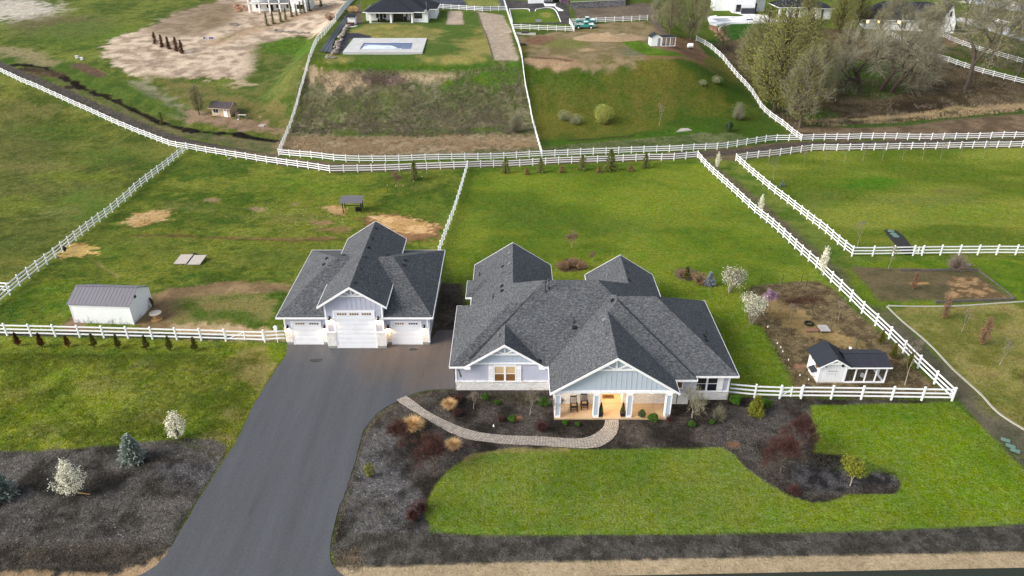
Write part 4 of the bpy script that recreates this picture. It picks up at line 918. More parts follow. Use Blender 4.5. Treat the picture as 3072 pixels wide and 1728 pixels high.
def sconce(root, x, y, z, power=22):
    o = MB(); o.box(x - .06, x + .06, y - .03, y, z + .02, z + .3); o.tube([(x, y - .02, z + .2), (x, y - .16, z + .26), (x, y - .2, z + .2)], .02, 6)
    o.tube([(x, y - .2, z + .2), (x, y - .2, z + .12), (x, y - .2, z + .02)], [.04, .07, .13], 12)
    s_ = part(o, 'wall_lamp', 'black_metal', root)
    b_ = MB(); b_.tube([(x, y - .2, z + .08), (x, y - .2, z + .03)], [.05, .05], 8); kid_sub(b_.build('bulb', 'lamp_glow'), s_)
    ld = bpy.data.lights.new('wall_lamp_light', 'SPOT'); ld.energy = power * 2.1; ld.color = (1, .66, .36); ld.spot_size = math.radians(150); ld.spot_blend = .6; ld.shadow_soft_size = .06
    lo = bpy.data.objects.new('wall_lamp_light', ld); COL.objects.link(lo); lo.parent = s_; lo.location = (x, y - .22, z - .02)

# ------------------------------------------------------------------ the garage
gar = thing('detached_garage', 'detached garage with grey shingle roof, tall central bay and three white doors', 'garage', (-14.75, 65, 0))
rf = MB(); fa = MB(); so = MB()
hip(rf, fa, -22.08, -7.42, 58.05, 72.3, 3.4, zr=6.15, ridge=((-17.75, 65.2), (-11.85, 65.2)), so=so)
BXc, BZr = gable(rf, fa, -17.93, -11.55, 57.5, 72.15, 4.85, .66, so=so)
part(rf, 'roof', 'shingle', gar); 
wl = MB(); e = .05
wl.box(-21.6, -17.42, 58.65, 71.8, -.3, 3.26); wl.box(-12.06, -7.98, 58.65, 71.8, -.3, 3.26)
part(wl, 'side_wall', 'lavender', gar)
wb = MB(); zt = 4.85 + (BXc + .01 - (-17.42)) * 0
wb.prism([(-17.42, -.3), (-12.06, -.3), (-12.06, 5.02), (BXc, BZr - .17), (-17.42, 5.02)], 58.03, 71.9)
part(wb, 'bay_wall', 'lavender', gar)
truss(fa, BXc, BZr, 57.98, 3.19, .66, drop=1.16)
fa.box(-17.42, -12.06, 57.985, 58.03, 4.9, 5.05) if False else None
for xx in (-17.46, -12.18): fa.box(xx, xx + .16, 57.99, 58.03, 1.85, 5.0)
for xx in (-21.63, -8.1): fa.box(xx, xx + .14, 58.61, 58.65, 1.95, 3.25)
part(fa, 'fascia', 'white_trim', gar); part(so, 'soffit', 'white', gar)
bt = MB()
battens(bt, -17.3, -12.1, 58.03, 4.2, lambda x: BZr - 1.24 if abs(x - BXc) < 1.6 else BZr - abs(x - BXc) * .66 - .2, .44)
battens(bt, -17.3, -16.8, 58.03, 1.9, lambda x: 4.3, .22); battens(bt, -12.65, -12.2, 58.03, 1.9, lambda x: 4.3, .22)
battens(bt, -21.5, -17.5, 58.65, 2.75, lambda x: 3.24, .42); battens(bt, -12.0, -8.1, 58.65, 2.75, lambda x: 3.24, .42)
part_split(bt, 'batten', 'lavender', gar)
st = MB()
for a, b_ in ((-21.68, -20.98), (-18.16, -17.5), (-11.98, -11.52), (-8.6, -7.9)): st.box(a, b_, 58.56, 58.64, .32, 1.85); st.box(a - .02, b_ + .02, 58.53, 58.64, 1.85, 1.93)
for a, b_ in ((-17.54, -16.68), (-12.83, -11.94)): st.box(a, b_, 57.93, 58.02, .3, 1.74); st.box(a - .02, b_ + .02, 57.9, 58.02, 1.74, 1.83)
st.box(-17.53, -17.43, 58.02, 58.6, .3, 1.74); st.box(-12.05, -11.95, 58.02, 58.6, .3, 1.74)
part_split(st, 'stone_veneer', 'ledge_stone', gar)
fo = MB()
for a, b_ in ((-21.66, -20.98), (-18.16, -17.5), (-11.98, -11.52), (-8.6, -7.92)): fo.box(a, b_, 58.6, 58.66, 0, .32)
for a, b_ in ((-17.52, -16.68), (-12.83, -11.96)): fo.box(a, b_, 57.96, 58.04, 0, .3)
part_split(fo, 'foundation', 'foundation', gar)
tr = MB(); trim_frame(tr, -20.86, -18.24, 2.56, 58.65, .13); trim_frame(tr, -11.4, -8.72, 2.56, 58.65, .13); trim_frame(tr, -16.55, -12.94, 4.03, 58.03, .15)
part(tr, 'door_trim', 'white_trim', gar)
mk('glass_dusk', (74, 62, 62), (52, 50, 66), scale=2, rough=.12, spec=.6)
garage_door(gar, -20.86, -18.24, 2.56, 58.66, [(-20.57, -19.67, 'glass_warm'), (-19.25, -18.33, 'glass_dusk')], 5, (2.3, 2.46))
garage_door(gar, -11.4, -8.72, 2.56, 58.66, [(-11.12, -10.25, 'glass_warm'), (-9.83, -8.93, 'glass_dusk')], 5, (2.3, 2.46))
garage_door(gar, -16.55, -12.94, 4.03, 58.04, [(-16.33, -15.39, 'glass_warm'), (-15.16, -14.27, 'glass_warm'), (-14.02, -13.11, 'glass_warm')], 8, (3.72, 3.92))
for x in (-21.31, -17.83, -11.77, -8.34): sconce(gar, x, 58.62, 1.98)
for x in (-17.04, -12.5): sconce(gar, x, 57.99, 3.3)
gt = MB(); gt.tube([(-7.75, 58.25, 3.3), (-7.85, 58.6, 3.0), (-7.88, 58.66, .2)], .04, 6); part(gt, 'downspout', 'white', gar)
bp_ = MB(); bp_.box(-17.3, -17.0, 71.9, 71.93, 0, 0.1)
gz = lambda a, b: (768 + a * .2899, 640 + b * .2899)
tree_ = bvh_of([c for c in gar.children if c.name.startswith('roof')])
vents(tree_, [gz(*p) for p in [(1248, 160), (1208, 263), (1172, 357), (1133, 455), (1086, 577), (1030, 719), (733, 468), (705, 530), (912, 436), (1360, 438), (1547, 486), (1530, 538)]], gar)

# ------------------------------------------------------------------ the main house
hou = thing('ranch_house', 'large single storey house with hipped grey shingle roofs and a white pillared front porch', 'house', (6.5, 58, 0))
Z0 = 2.75; PT = .657
rf = MB(); fa = MB(); so = MB()
hip(rf, fa, -5.36, 2.4, 51.07, 61.3, Z0, zr=Z0 + 5.115 * PT, ridge=((-.245, 56.185), (2.3, 56.185)), so=so, notch=(-3.8, 9, .55))            # left wing
hip(rf, fa, -4.05, 14.85, 51.05, 65.15, Z0 + .001, PT, so=so, notch=(-3.79, 2.56, .57))                                                     # main body
gable(rf, fa, -4.03, 4.2, 57, 69.95, Z0 - .002, PT, so=so, front=False)                                       # rear left wing
hip(rf, fa, -4.62, 1, 62.95, 66.4, Z0 - .004, PT, so=so)                                                     # small side bay
hip(rf, fa, 3.15, 19.05, 49.7, 62.3, Z0 + .003, PT, so=so)                                                       # right wing
hip(rf, fa, 3.12, 15.45, 49.17, 62.6, Z0 - .003, PT, so=so)                                                      # middle front body
PXc, PZr = gable(rf, fa, 3.1, 13.62, 47.35, 56.5, Z0 + .004, PT, so=so, back=False)                                   # porch gable
gable(rf, fa, 7.7, 14.82, 58, 67.75, Z0 - .006, PT, so=so, front=False)                                      # rear right wing
GXc, GZr = gable(rf, fa, -4.02, 2.78, 51.06, 56.4, Z0 + .006, PT, so=so, back=False)                                   # small front gable
part(rf, 'roof', 'shingle', hou)
truss(fa, PXc, PZr, 47.72, 5.2, PT, drop=1.35, wd=.17); truss(fa, GXc, GZr, 51.4, 3.4, PT, drop=1.15, wd=.15)
fa.box(-3.3, 2.1, 51.4, 51.49, 2.75, 2.9)                                                                  # band under the small gable
for s_ in (-1, 1): fa.box(GXc + s_ * 3.18 - .25, GXc + s_ * 3.18 + .25, 50.9, 51.45, 2.56, 2.72)
part(fa, 'fascia', 'white_trim', hou); part(so, 'soffit', 'white', hou)
wl = MB()
wl.box(-4.9, 3.6, 51.5, 60.9, -.3, 2.62); wl.box(-3.62, 14.4, 52.2, 64.7, -5, 2.61); wl.box(-3.6, 3.75, 60, 69.5, -5.5, 2.6); wl.box(-4.2, 0, 63.4, 65.95, -5, 2.59)
wl.box(14.9, 18.5, 50.15, 61.8, -4, 2.6); wl.box(8.1, 14.38, 62, 67.3, -5, 2.58)
wl.box(13.1, 15.0, 49.55, 55, -.3, 2.585); wl.box(3.55, 7.55, 49.5, 52, -.3, 2.55); wl.box(9.4, 13.15, 49.5, 52, -.3, 2.55); wl.box(7.4, 9.5, 51.62, 52.3, -.3, 2.56)
part(wl, 'wall', 'lap_lavender', hou)
gw = MB()
gw.prism([(-3.6, 2.7), (2.36, 2.7), (GXc, GZr - .12)], 51.46, 51.6)
part(gw, 'front_gable', 'batten_blue', hou)
gw = MB(); gw.prism([(3.45, 2.74), (13.27, 2.74), (PXc, PZr - .12)], 47.75, 47.95)
part(gw, 'porch_gable', 'batten_blue', hou)
bt = MB(); battens(bt, 3.7, 13.0, 47.75, 2.75, lambda x: min(PZr - 1.42, PZr - abs(x - PXc) * PT - .22), .41, .035)
battens(bt, -3.4, 2.2, 51.46, 2.9, lambda x: min(GZr - 1.22, GZr - abs(x - GXc) * PT - .22), .4, .035)
part_split(bt, 'batten', 'batten_blue', hou)
bg_ = MB(); bg_.prism([(4.5, 2.75), (6.2, 2.75)], 0, 0) if False else None
st = MB()
def veneer(a, b_, y, z=.98, th=.07): st.box(a, b_, y - th, y - .002, -.1, z); st.box(a - .01, b_ + .01, y - th - .04, y - .002, z, z + .07)
veneer(-4.95, 3.5, 51.5, .9); veneer(14.96, 18.55, 50.15, .82); veneer(13.18, 15.0, 49.55, 1.05)
st.box(-4.97, -4.9, 51.43, 60.9, -.1, .9); st.box(18.5, 18.57, 50.08, 61.8, -4, .82)
# stone faced porch walls, full height round the windows
st.box(3.55, 7.62, 49.42, 49.5, .1, 1.3); st.box(9.38, 13.17, 49.42, 49.5, .1, 1.3)
for a, b_ in ((3.55, 4.44), (5.32, 5.46), (6.34, 7.62), (9.38, 10.42), (11.32, 11.42), (12.4, 13.17)): st.box(a, b_, 49.42, 49.5, 1.3, 2.55)
st.box(7.55, 7.62, 49.5, 51.6, .1, 2.55); st.box(9.38, 9.45, 49.5, 51.6, .1, 2.55)
part_split(st, 'stone_veneer', 'ledge_stone', hou)
sl = MB(); sl.box(3.5, 13.2, 47.4, 49.45, -.1, .12); sl.box(7.6, 9.42, 49.45, 51.62, -.1, .121)
part(sl, 'porch_floor', 'porch_slab', hou)
jl = MB(); 
for xx in (5.15, 6.9, 9.75, 11.95): jl.box(xx, xx + .02, 47.42, 49.4, .121, .1235)
jl.box(6.9, 9.75, 49.4, 49.42, .1225, .1245)
part(jl, 'floor_joint', 'old_wood', hou)
cl = MB(); cl.box(3.3, 13.4, 47.95, 49.55, 2.5, 2.56); cl.box(7.5, 9.5, 49.5, 51.7, 2.5, 2.555)
part(cl, 'porch_ceiling', 'white', hou)
bm = MB(); bm.box(3.4, 13.3, 47.68, 48.0, 2.5, 2.75); bm.box(3.4, 3.68, 48.0, 49.6, 2.49, 2.72); bm.box(13.0, 13.3, 48, 49.6, 2.49, 2.72)
part(bm, 'porch_beam', 'white_trim', hou)
for a in (3.53, 6.71, 9.44, 12.64):
    c = MB(); b_ = a + .47
    for q in (a, b_ - .07):
        for yy in (47.55, 47.95): c.box(q, q + .07, yy, yy + .07, .12, 2.5)
    c.box(a, b_, 47.54, 48.03, .12, .3); c.box(a, b_, 47.54, 48.03, 2.36, 2.5)
    co = part(c, 'column', 'white_trim', hou)
    p = MB(); p.box(a + .03, b_ - .03, 47.575, 47.995, .3, 2.36); kid_sub(p.build('column_panel', 'batten_blue'), co)
# front windows
window(hou, -1.49, .27, .98, 2.5, 51.5, 2, True, 'glass_warm', 'blind', .11, True)
window(hou, 15.72, 17.45, .95, 2.42, 50.15, 2, True, 'glass', 'glass_dusk', .1, True)
window(hou, 13.93, 14.32, 1.7, 2.3, 49.55, 1, False, 'glass_warm')
for a, b_ in ((4.5, 5.28), (5.52, 6.28), (10.5, 11.26), (11.48, 12.34)): window(hou, a, b_, 1.37, 2.45, 49.5, 1, False, 'glass_warm')
dr = MB(); dr.box(8.0, 8.95, 51.56, 51.61, .13, 2.3); d_ = part(dr, 'front_door', 'dark_wood', hou)
h_ = MB(); h_.tube([(8.1, 51.54, 1.0), (8.1, 51.5, 1.05), (8.1, 51.5, 1.25), (8.1, 51.54, 1.3)], .015, 6); kid_sub(h_.build('handle', 'galv'), d_)
tr = MB(); tr.box(7.86, 8.0, 51.55, 51.615, .12, 2.4); tr.box(8.95, 9.09, 51.55, 51.615, .12, 2.4); tr.box(7.86, 9.09, 51.55, 51.615, 2.3, 2.44); tr.box(7.92, 9.03, 51.5, 51.6, .121, .17)
part(tr, 'door_trim', 'white_trim', hou)
cb = MB(); cb.box(-4.93, -4.8, 51.46, 51.5, .97, 2.6); cb.box(18.4, 18.53, 50.11, 50.15, .9, 2.6); cb.box(14.9, 15.02, 50.0, 50.14, 1.12, 2.6)
cb.box(15.13, 15.5, 50.05, 50.149, .92, 2.6)
part_split(cb, 'corner_board', 'white_trim', hou)
ds = MB(); ds.tube([(14.02, 49.3, 2.6), (14.02, 49.46, 2.4), (14.02, 49.46, .1)], .035, 6); ds.tube([(-5.25, 51.3, 2.6), (-5.0, 51.6, 2.4), (-5.0, 51.6, .1)], .035, 6)
part(ds, 'downspout', 'pipe_grey', hou)
# the house number runs down the corner of the front wall
for i, ch in enumerate("14328"):
    cu = bpy.data.curves.new('house_number', 'FONT'); cu.body = ch; cu.size = .27; cu.extrude = .008; cu.offset = .006; cu.align_x = 'CENTER'
    to = bpy.data.objects.new('tmp', cu); COL.objects.link(to); bpy.context.view_layer.update()
    me_ = bpy.data.meshes.new_from_object(to); bpy.data.objects.remove(to); me_.materials.clear(); me_.materials.append(MATS['black'])
    no = bpy.data.objects.new('house_number', me_); COL.objects.link(no); kid(no, hou); no.rotation_euler = (math.pi / 2, 0, 0)
    no.location = (-4.68 + i * .055, 51.47, 2.2 - i * .2)
ob = MB(); ob.box(-5.05, -4.9, 51.6, 51.75, 1.9, 2.2); part(ob, 'wall_lamp', 'black_metal', hou)
# porch light in the ceiling of the entry
for (lx, ly, en) in ((8.5, 50.6, 75), (8.5, 49.0, 35), (5.3, 48.7, 16), (11.5, 48.7, 16)):
    lb = MB(); lb.cyl(lx, ly, 2.46, 2.5, .09, 12); lo_ = part(lb, 'ceiling_lamp', 'lamp_glow', hou)
    ld = bpy.data.lights.new('ceiling_lamp_light', 'SPOT'); ld.energy = en * 2.9; ld.color = (1, .70, .40); ld.spot_size = math.radians(165); ld.spot_blend = .5; ld.shadow_soft_size = .1
    l2 = bpy.data.objects.new('ceiling_lamp_light', ld); COL.objects.link(l2); l2.parent = lo_; l2.location = (lx, ly, 2.42)
gh = lambda a, b: (1330 + a * .4003, 700 + b * .4003)
bpy.context.view_layer.update()
tree_ = bvh_of([c for c in hou.children if c.name.startswith('roof')])
vents(tree_, [gh(*p) for p in [(495, 139), (495, 221), (495, 302), (430, 761), (1205, 641), (1227, 749), (1250, 860)]], hou, 'galv')
vents(tree_, [gh(*p) for p in [(445, 246), (445, 297), (440, 396), (440, 431), (1268, 504), (1365, 224), (1380, 286), (1400, 354), (1957, 769), (1968, 801), (983, 706)]], hou)
pipes(tree_, [(*gh(272, 316), .45), (*gh(373, 482), .45), (*gh(977, 668), .6), (*gh(764, 438), 1.1), (*gh(790, 410), .9), (*gh(1970, 748), .4), (*gh(2018, 858), .4)], hou)

# porch furniture ----------------------------------------------------------
def rocker(x, y, lab):
    t = thing('rocking_chair', lab, 'rocking chair', (x, y, .12), math.radians(4), 'rocking chairs on the front porch')
    for s_ in (-1, 1):
        l_ = MB(); l_.tube([(s_ * .27, -.42, .07), (s_ * .27, -.2, .03), (s_ * .27, .1, .02), (s_ * .27, .42, .09)], .02, 5); l_.build('rocker', 'black', t)
        for yy in (-.26, .24):
            l_ = MB(); l_.bar((s_ * .27, yy, .04), (s_ * .27, yy, .62 if yy < 0 else .45), .05, .05); l_.build('leg', 'black', t)
        l_ = MB(); l_.box(s_ * .27 - .045, s_ * .27 + .045, -.32, .28, .62, .65); l_.build('armrest', 'black', t)
    l_ = MB(); l_.box(-.27, .27, -.28, .26, .41, .44); l_.build('seat', 'black', t)
    l_ = MB(); l_.box(-.2, .2, -.05, .2, .44, .5); l_.build('cushion', 'porch_slab', t)
    l_ = MB()
    for s_ in (-1, 1): l_.bar((s_ * .25, .24, .44), (s_ * .25, .46, 1.18), .045, .045)
    for k in range(6): l_.bar((-.16 + k * .064, .255, .5), (-.16 + k * .064, .425, 1.06), .03, .015)
    l_.bar((-.25, .43, 1.1), (.25, .43, 1.1), .03, .12); l_.bar((-.25, .26, .5), (.25, .26, .5), .03, .05)
    l_.build('backrest', 'black', t)
    l_ = MB(); l_.bar((-.27, -.26, .2), (.27, -.26, .2), .025, .025); l_.bar((-.27, -.26, .3), (.27, -.26, .3), .025, .025); l_.build('stretcher', 'black', t)
rocker(5.2, 48.55, 'black rocking chair on the porch, the left one, nearer the steps'); rocker(6.1, 48.85, 'black rocking chair on the porch, the right one, set further back by the middle column')
mk('cypress', (34, 62, 30), (58, 90, 40), scale=9, rough=.9)
def leaf_cloud(mb, n, fn, size, flat=0.0):
    for _ in range(n):
        p, sc = fn()
        a = Vector((U(-1, 1), U(-1, 1), U(-1, 1) * (1 - flat) + 1e-3)).normalized(); b_ = a.cross(Vector((U(-1, 1), U(-1, 1), U(-1, 1)))).normalized()
        s_ = size * sc; p = Vector(p)
        o = len(mb.v); mb.v += [tuple(p - a * s_), tuple(p + b_ * s_ * .6), tuple(p + a * s_), tuple(p - b_ * s_ * .6)]; mb.f.append((o, o + 1, o + 2, o + 3))
def planter(x, y, lab):
    t = thing('planter', lab, 'planter', (x, y, .12), 0, 'planters with cypresses at the porch steps')
    b_ = MB(); b_.add([(-.17, -.17, 0), (.17, -.17, 0), (.17, .17, 0), (-.17, .17, 0), (-.21, -.21, .42), (.21, -.21, .42), (.21, .21, .42), (-.21, .21, .42)], [(0, 1, 5, 4), (1, 2, 6, 5), (2, 3, 7, 6), (3, 0, 4, 7), (3, 2, 1, 0)]); b_.build('pot', 'black', t)
    b_ = MB(); b_.box(-.19, .19, -.19, .19, .34, .4); b_.build('soil', 'soil', t)
    b_ = MB(); b_.tube([(0, 0, .38), (0, 0, 1.0)], [.03, .01], 6); b_.build('trunk', 'bark_dark', t)
    b_ = MB()
    def f():
        h_ = R() ** .8; r = .21 * (1 - h_) ** .8 * math.sqrt(U(.4, 1)); a = U(0, 6.28); return (r * math.cos(a), r * math.sin(a), .42 + h_ * .95), 1
    leaf_cloud(b_, 700, f, .045); b_.build('foliage', 'cypress', t)
planter(7.38, 47.8, 'black square planter with small cypress, left of the porch steps'); planter(9.2, 47.8, 'black square planter with small cypress, right of the porch steps')
t = thing('doormat', 'brown doormat reading hello in front of the front door', 'doormat', (8.32, 50.35, .125))
mk('coir', (122, 88, 54), (102, 72, 44), scale=20, rough=1)
b_ = MB(); b_.box(-.5, .5, -.28, .28, 0, .015); b_.build('mat', 'coir', t)
cu = bpy.data.curves.new('lettering', 'FONT'); cu.body = "hello"; cu.size = .34; cu.extrude = .002; cu.offset = .008; cu.shear = .3; cu.align_x = 'CENTER'; cu.align_y = 'CENTER'
to = bpy.data.objects.new('tmp', cu); COL.objects.link(to); bpy.context.view_layer.update()
me_ = bpy.data.meshes.new_from_object(to); bpy.data.objects.remove(to); me_.materials.clear(); me_.materials.append(MATS['black'])
no = bpy.data.objects.new('lettering', me_); COL.objects.link(no); no.parent = t; no.location = (0, 0, .018)
t = thing('wreath_basket', 'round wire basket stand by the front door on the right of the entry', 'basket', (9.2, 50.9, .12))
b_ = MB(); b_.tube([(.16 * math.cos(a), .16 * math.sin(a), .62) for a in np.linspace(0, 6.28, 13)], .02, 5); b_.cyl(0, 0, .4, .6, .13, 12); b_.build('basket', 'old_wood', t)
b_ = MB()
for a in (0, 2.1, 4.2): b_.bar((.1 * math.cos(a), .1 * math.sin(a), .45), (.18 * math.cos(a), .18 * math.sin(a), 0), .02, .02)
b_.build('stand', 'black', t)

# ------------------------------------------------------------------ sheds
def frame_of(A, B, C=None):
    """local frame from the left-front and right-front ground corners"""
    x = (B - A); x.z = 0; w_ = x.length; x.normalize(); return math.atan2(x.y, x.x), w_
# white shed on the left
A = G(225, 968); B = G(403, 974); ang, w_ = frame_of(A, B)
cen = (A + B) / 2
dp = 3.9; hgt = 2.25; rise = .95
t = thing('storage_shed', 'long white wooden shed with grey ribbed metal roof behind the left fence', 'shed', (cen.x, cen.y, -.02), ang)
b_ = MB(); b_.prism([(0, 0), (dp, 0), (dp, hgt), (dp / 2, hgt + rise), (0, hgt)], -w_ / 2, w_ / 2, axis='x'); b_.build('wall', 'shed_board', t)
for s_ in (0, 1):
    b_ = MB(); y0, y1 = ((-.16, dp / 2 + .01) if not s_ else (dp + .16, dp / 2 - .01)); sl_ = rise / (dp / 2)
    za = hgt + .03 - .16 * sl_; zb = hgt + rise + .03
    X0, X1 = -w_ / 2 - .12, w_ / 2 + .12
    b_.add([(X0, y0, za), (X1, y0, za), (X1, y1, zb), (X0, y1, zb), (X0, y0, za + .05), (X1, y0, za + .05), (X1, y1, zb + .05), (X0, y1, zb + .05)], [(0, 1, 2, 3), (4, 5, 6, 7), (0, 1, 5, 4), (1, 2, 6, 5), (2, 3, 7, 6), (3, 0, 4, 7)])
    n = 17
    for k in range(n + 1):
        xx = X0 + (X1 - X0) * k / n; b_.bar((xx, y0, za + .055), (xx, y1, zb + .055), .03, .02)
    b_.build('roof_panel', 'metal_grey' if not s_ else 'galv', t)
b_ = MB(); b_.box(-w_ / 2 - .12, w_ / 2 + .12, dp / 2 - .12, dp / 2 + .12, hgt + rise + .07, hgt + rise + .1); b_.build('ridge_cap', 'metal_grey', t)
b_ = MB(); b_.box(-w_ / 2 - .02, w_ / 2 + .02, -.03, 0, hgt - .14, hgt + .02)
for s_ in (-1, 1):
    for yy in (-.025, dp - .08): b_.box(s_ * w_ / 2 - .06 if s_ > 0 else -w_ / 2 - .02, s_ * w_ / 2 + .02 if s_ > 0 else -w_ / 2 + .06, yy, yy + .105, 0, hgt)
b_.build('trim', 'white_trim', t)
b_ = MB(); b_.box(w_ / 2, w_ / 2 + .03, dp * .3, dp * .3 + .35, hgt + .12, hgt + .4); b_.build('gable_vent', 'black', t)
b_ = MB()
b_.box(-w_ / 2 - .03, w_ / 2 + .03, -.03, dp + .03, -.1, .02); b_.build('skid', 'old_wood', t)
# cable spool
p = G(471, 958)
t = thing('cable_spool', 'wooden cable spool table right of the white shed', 'cable spool', (p.x, p.y, p.z))
b_ = MB(); b_.cyl(0, 0, 0, .07, .56, 24); b_.build('base', 'raw_wood', t)
b_ = MB(); b_.cyl(0, 0, .07, .72, .25, 18); b_.build('drum', 'raw_wood', t)
b_ = MB(); b_.cyl(0, 0, .72, .79, .58, 24); b_.build('top', 'grey_wood', t)
# brown carved figure/post beside the shed
p = G(460, 923)
mk('rust_brown', (96, 58, 38), (74, 46, 34), scale=8, rough=.9)
t = thing('garden_ornament', 'small brown weathered ornament post beside the white shed', 'ornament', (p.x, p.y, p.z))
b_ = MB(); b_.tube([(-.06, 0, 0), (-.05, 0, .35), (0, 0, .5)], [.04, .05, .09], 8); b_.tube([(.09, 0, 0), (.06, 0, .35), (0, 0, .5)], [.04, .05, .09], 8); b_.build('leg', 'old_wood', t)
b_ = MB(); b_.tube([(0, 0, .45), (0, 0, .7), (-.05, 0, 1.0), (-.1, 0, 1.15), (-.18, 0, 1.2)], [.1, .16, .13, .08, .05], 10); b_.build('figure', 'rust_brown', t)
# hay feeder shelter (dark roof on legs)
p = G(1060, 632); rz = math.radians(2); s_ = mpp(p) / mpp(G(1060, 632))
t = thing('feed_shelter', 'small open shelter with ribbed grey metal roof on dark legs in the left pasture', 'shelter', (p.x, p.y, p.z), rz)
for xx in (-1.35, 1.35):
    for yy in (-.8, .8):
        b_ = MB(); b_.box(xx - .06, xx + .06, yy - .06, yy + .06, 0, 1.75 if yy < 0 else 2.1); b_.build('leg', 'black', t)
b_ = MB(); b_.add([(-1.65, -1.15, 1.66), (1.65, -1.15, 1.66), (1.65, .15, 2.25), (-1.65, .15, 2.25), (1.65, 1.1, 2.0), (-1.65, 1.1, 2.0)], [(0, 1, 2, 3), (3, 2, 4, 5)])
for k in range(12): xx = -1.6 + k * .291; b_.bar((xx, -1.15, 1.69), (xx, .15, 2.28), .05, .04)
b_.build('roof', 'metal_grey', t)
b_ = MB(); b_.bar((-1.35, .8, .5), (1.35, .8, .5), .06, .1); b_.bar((-1.35, .8, 1.0), (1.35, .8, 1.0), .06, .1); b_.bar((1.35, -.8, .7), (1.35, .8, .7), .06, .1); b_.build('rail', 'black', t)
b_ = MB(); b_.box(.4, 1.15, -.3, .3, 0, .5); b_.build('trough', 'rubber', t)
# two covered planter frames / tabletops
for i, (px, py, lab) in enumerate(((547, 788, 'left of two pale weathered cold frame lids lying in the grass, brownish stain'), (588, 790, 'right of two pale weathered cold frame lids lying in the grass, beside a black hose'))):
    p = G(px, py); t = thing('cold_frame', lab, 'cold frame', (p.x, p.y + .5, p.z), math.radians(2), 'pale cold frame lids in the left pasture')
    b_ = MB(); b_.box(-.65, .65, -1.1, 1.1, 0, .16); b_.build('base', 'black', t)
    b_ = MB(); b_.box(-.75, .75, -1.25, 1.25, .17, .26); b_.build('lid', 'grey_wood', t)
p = G(583, 768); b_ = MB(); b_.tube([(p.x + .3 * math.cos(a), p.y + .5 * math.sin(a), p.z + .1) for a in np.linspace(0, 9, 22)], .09, 6)
tag(b_.build('hose', 'black'), 'black coiled hose between the two pale lids in the pasture', 'hose')

# chicken coop with run
A = G(2450, 1149); B = G(2528, 1149)
cx_ = (A.x + B.x) / 2; zc = hz(cx_, A.y)
wc = B.x - A.x; print('coop w', wc)
t = thing('chicken_coop', 'white chicken coop with dark ribbed metal roofs and screened run by the right fence', 'coop', (cx_, A.y, zc), 0)
cw = wc / 2; cd = 2.5; ch = 2.0; cr = .7
b_ = MB(); b_.prism([(-cw, .12), (cw, .12), (cw, ch), (0, ch + cr), (-cw, ch)], 0, cd); b_.build('wall', 'white_board', t)
b_ = MB(); b_.box(-cw - .03, cw + .03, -.03, cd + .03, 0, .13); b_.build('skid', 'grey_wood', t)
for s_ in (-1, 1):
    b_ = MB(); xe = s_ * (cw + .32); ze_ = ch - .32 * cr / cw + .03; y0, y1 = -.3, cd + .15
    b_.add([(xe, y0, ze_), (xe, y1, ze_), (0, y1, ch + cr + .03), (0, y0, ch + cr + .03), (xe, y0, ze_ + .05), (xe, y1, ze_ + .05), (0, y1, ch + cr + .08), (0, y0, ch + cr + .08)], [(0, 1, 2, 3), (4, 5, 6, 7), (0, 1, 5, 4), (3, 0, 4, 7), (1, 2, 6, 5)])
    k = y0
    while k <= y1: b_.bar((xe, k, ze_ + .065), (0, k, ch + cr + .095), .03, .03); k += .245
    b_.build('roof_panel', 'metal_dark_y', t)
b_ = MB(); b_.box(-.1, .1, -.3, cd + .15, ch + cr + .06, ch + cr + .1); b_.build('ridge_cap', 'metal_dark', t)
b_ = MB()
for s_ in (-1, 1): b_.prism([(s_ * (cw + .32), ch - .32 * cr / cw + .02), (0, ch + cr + .02), (0, ch + cr - .1), (s_ * (cw + .32), ch - .32 * cr / cw - .1)], -.34, -.3)
b_.box(-.62, .62, -.34, -.31, ch + cr - .47, ch + cr - .39)
for s_ in (-1, 1): b_.bar((s_ * .06, -.325, ch + cr - .4), (s_ * .28, -.325, ch + cr - .2), .03, .06, up=Vector((0, 1, 0)).cross(Vector((s_, 0, 1))))
b_.box(-cw - .03, -cw + .05, -.03, .02, .1, ch); b_.box(cw - .05, cw + .03, -.03, .02, .1, ch)
b_.build('trim', 'white_trim', t)
b_ = MB()
for q in range(7): b_.box(-.45 + q * .14, -.38 + q * .14, -.025, 0, 1.28 - (q % 2) * .05, 1.34)
for q in range(6): b_.box(-.5 + q * .19, -.42 + q * .19, -.025, 0, .98, 1.03)
for q in (-.42, .32): b_.box(q, q + .06, -.025, 0, .76, .81)
b_.build('metal_hook', 'galv', t)
for s_ in (-1, 1): b_ = MB(); b_.box(s_ * .75 - .09, s_ * .75 + .09, -.1, 0, ch - .2, ch); b_.build('wall_lamp', 'black', t)
b_ = MB(); b_.box(-cw - .04, -cw, .35, 1.0, 1.15, 1.75); w1 = b_.build('window', 'white_trim', t); b_ = MB(); b_.box(-cw - .05, -cw - .041, .42, .93, 1.22, 1.68); kid_sub(b_.build('pane', 'glass_warm'), w1)
b_ = MB(); b_.add([(-cw - .5, .35, .85), (-cw - .5, 1.25, .85), (-cw, 1.25, 1.08), (-cw, .35, 1.08), (-cw - .5, .35, .9), (-cw - .5, 1.25, .9), (-cw, 1.25, 1.13), (-cw, .35, 1.13)], [(0, 1, 2, 3), (4, 5, 6, 7), (0, 1, 5, 4), (3, 0, 4, 7), (1, 2, 6, 5)]); b_.build('nest_lid', 'metal_dark', t)
b_ = MB(); b_.box(-cw - .42, -cw, .42, 1.18, .5, .86); b_.build('nest_box', 'white_board', t)
b_ = MB(); b_.box(-cw - .03, -cw, 1.7, 1.95, 1.3, 1.7); b_.build('vent', 'grey_wood', t)
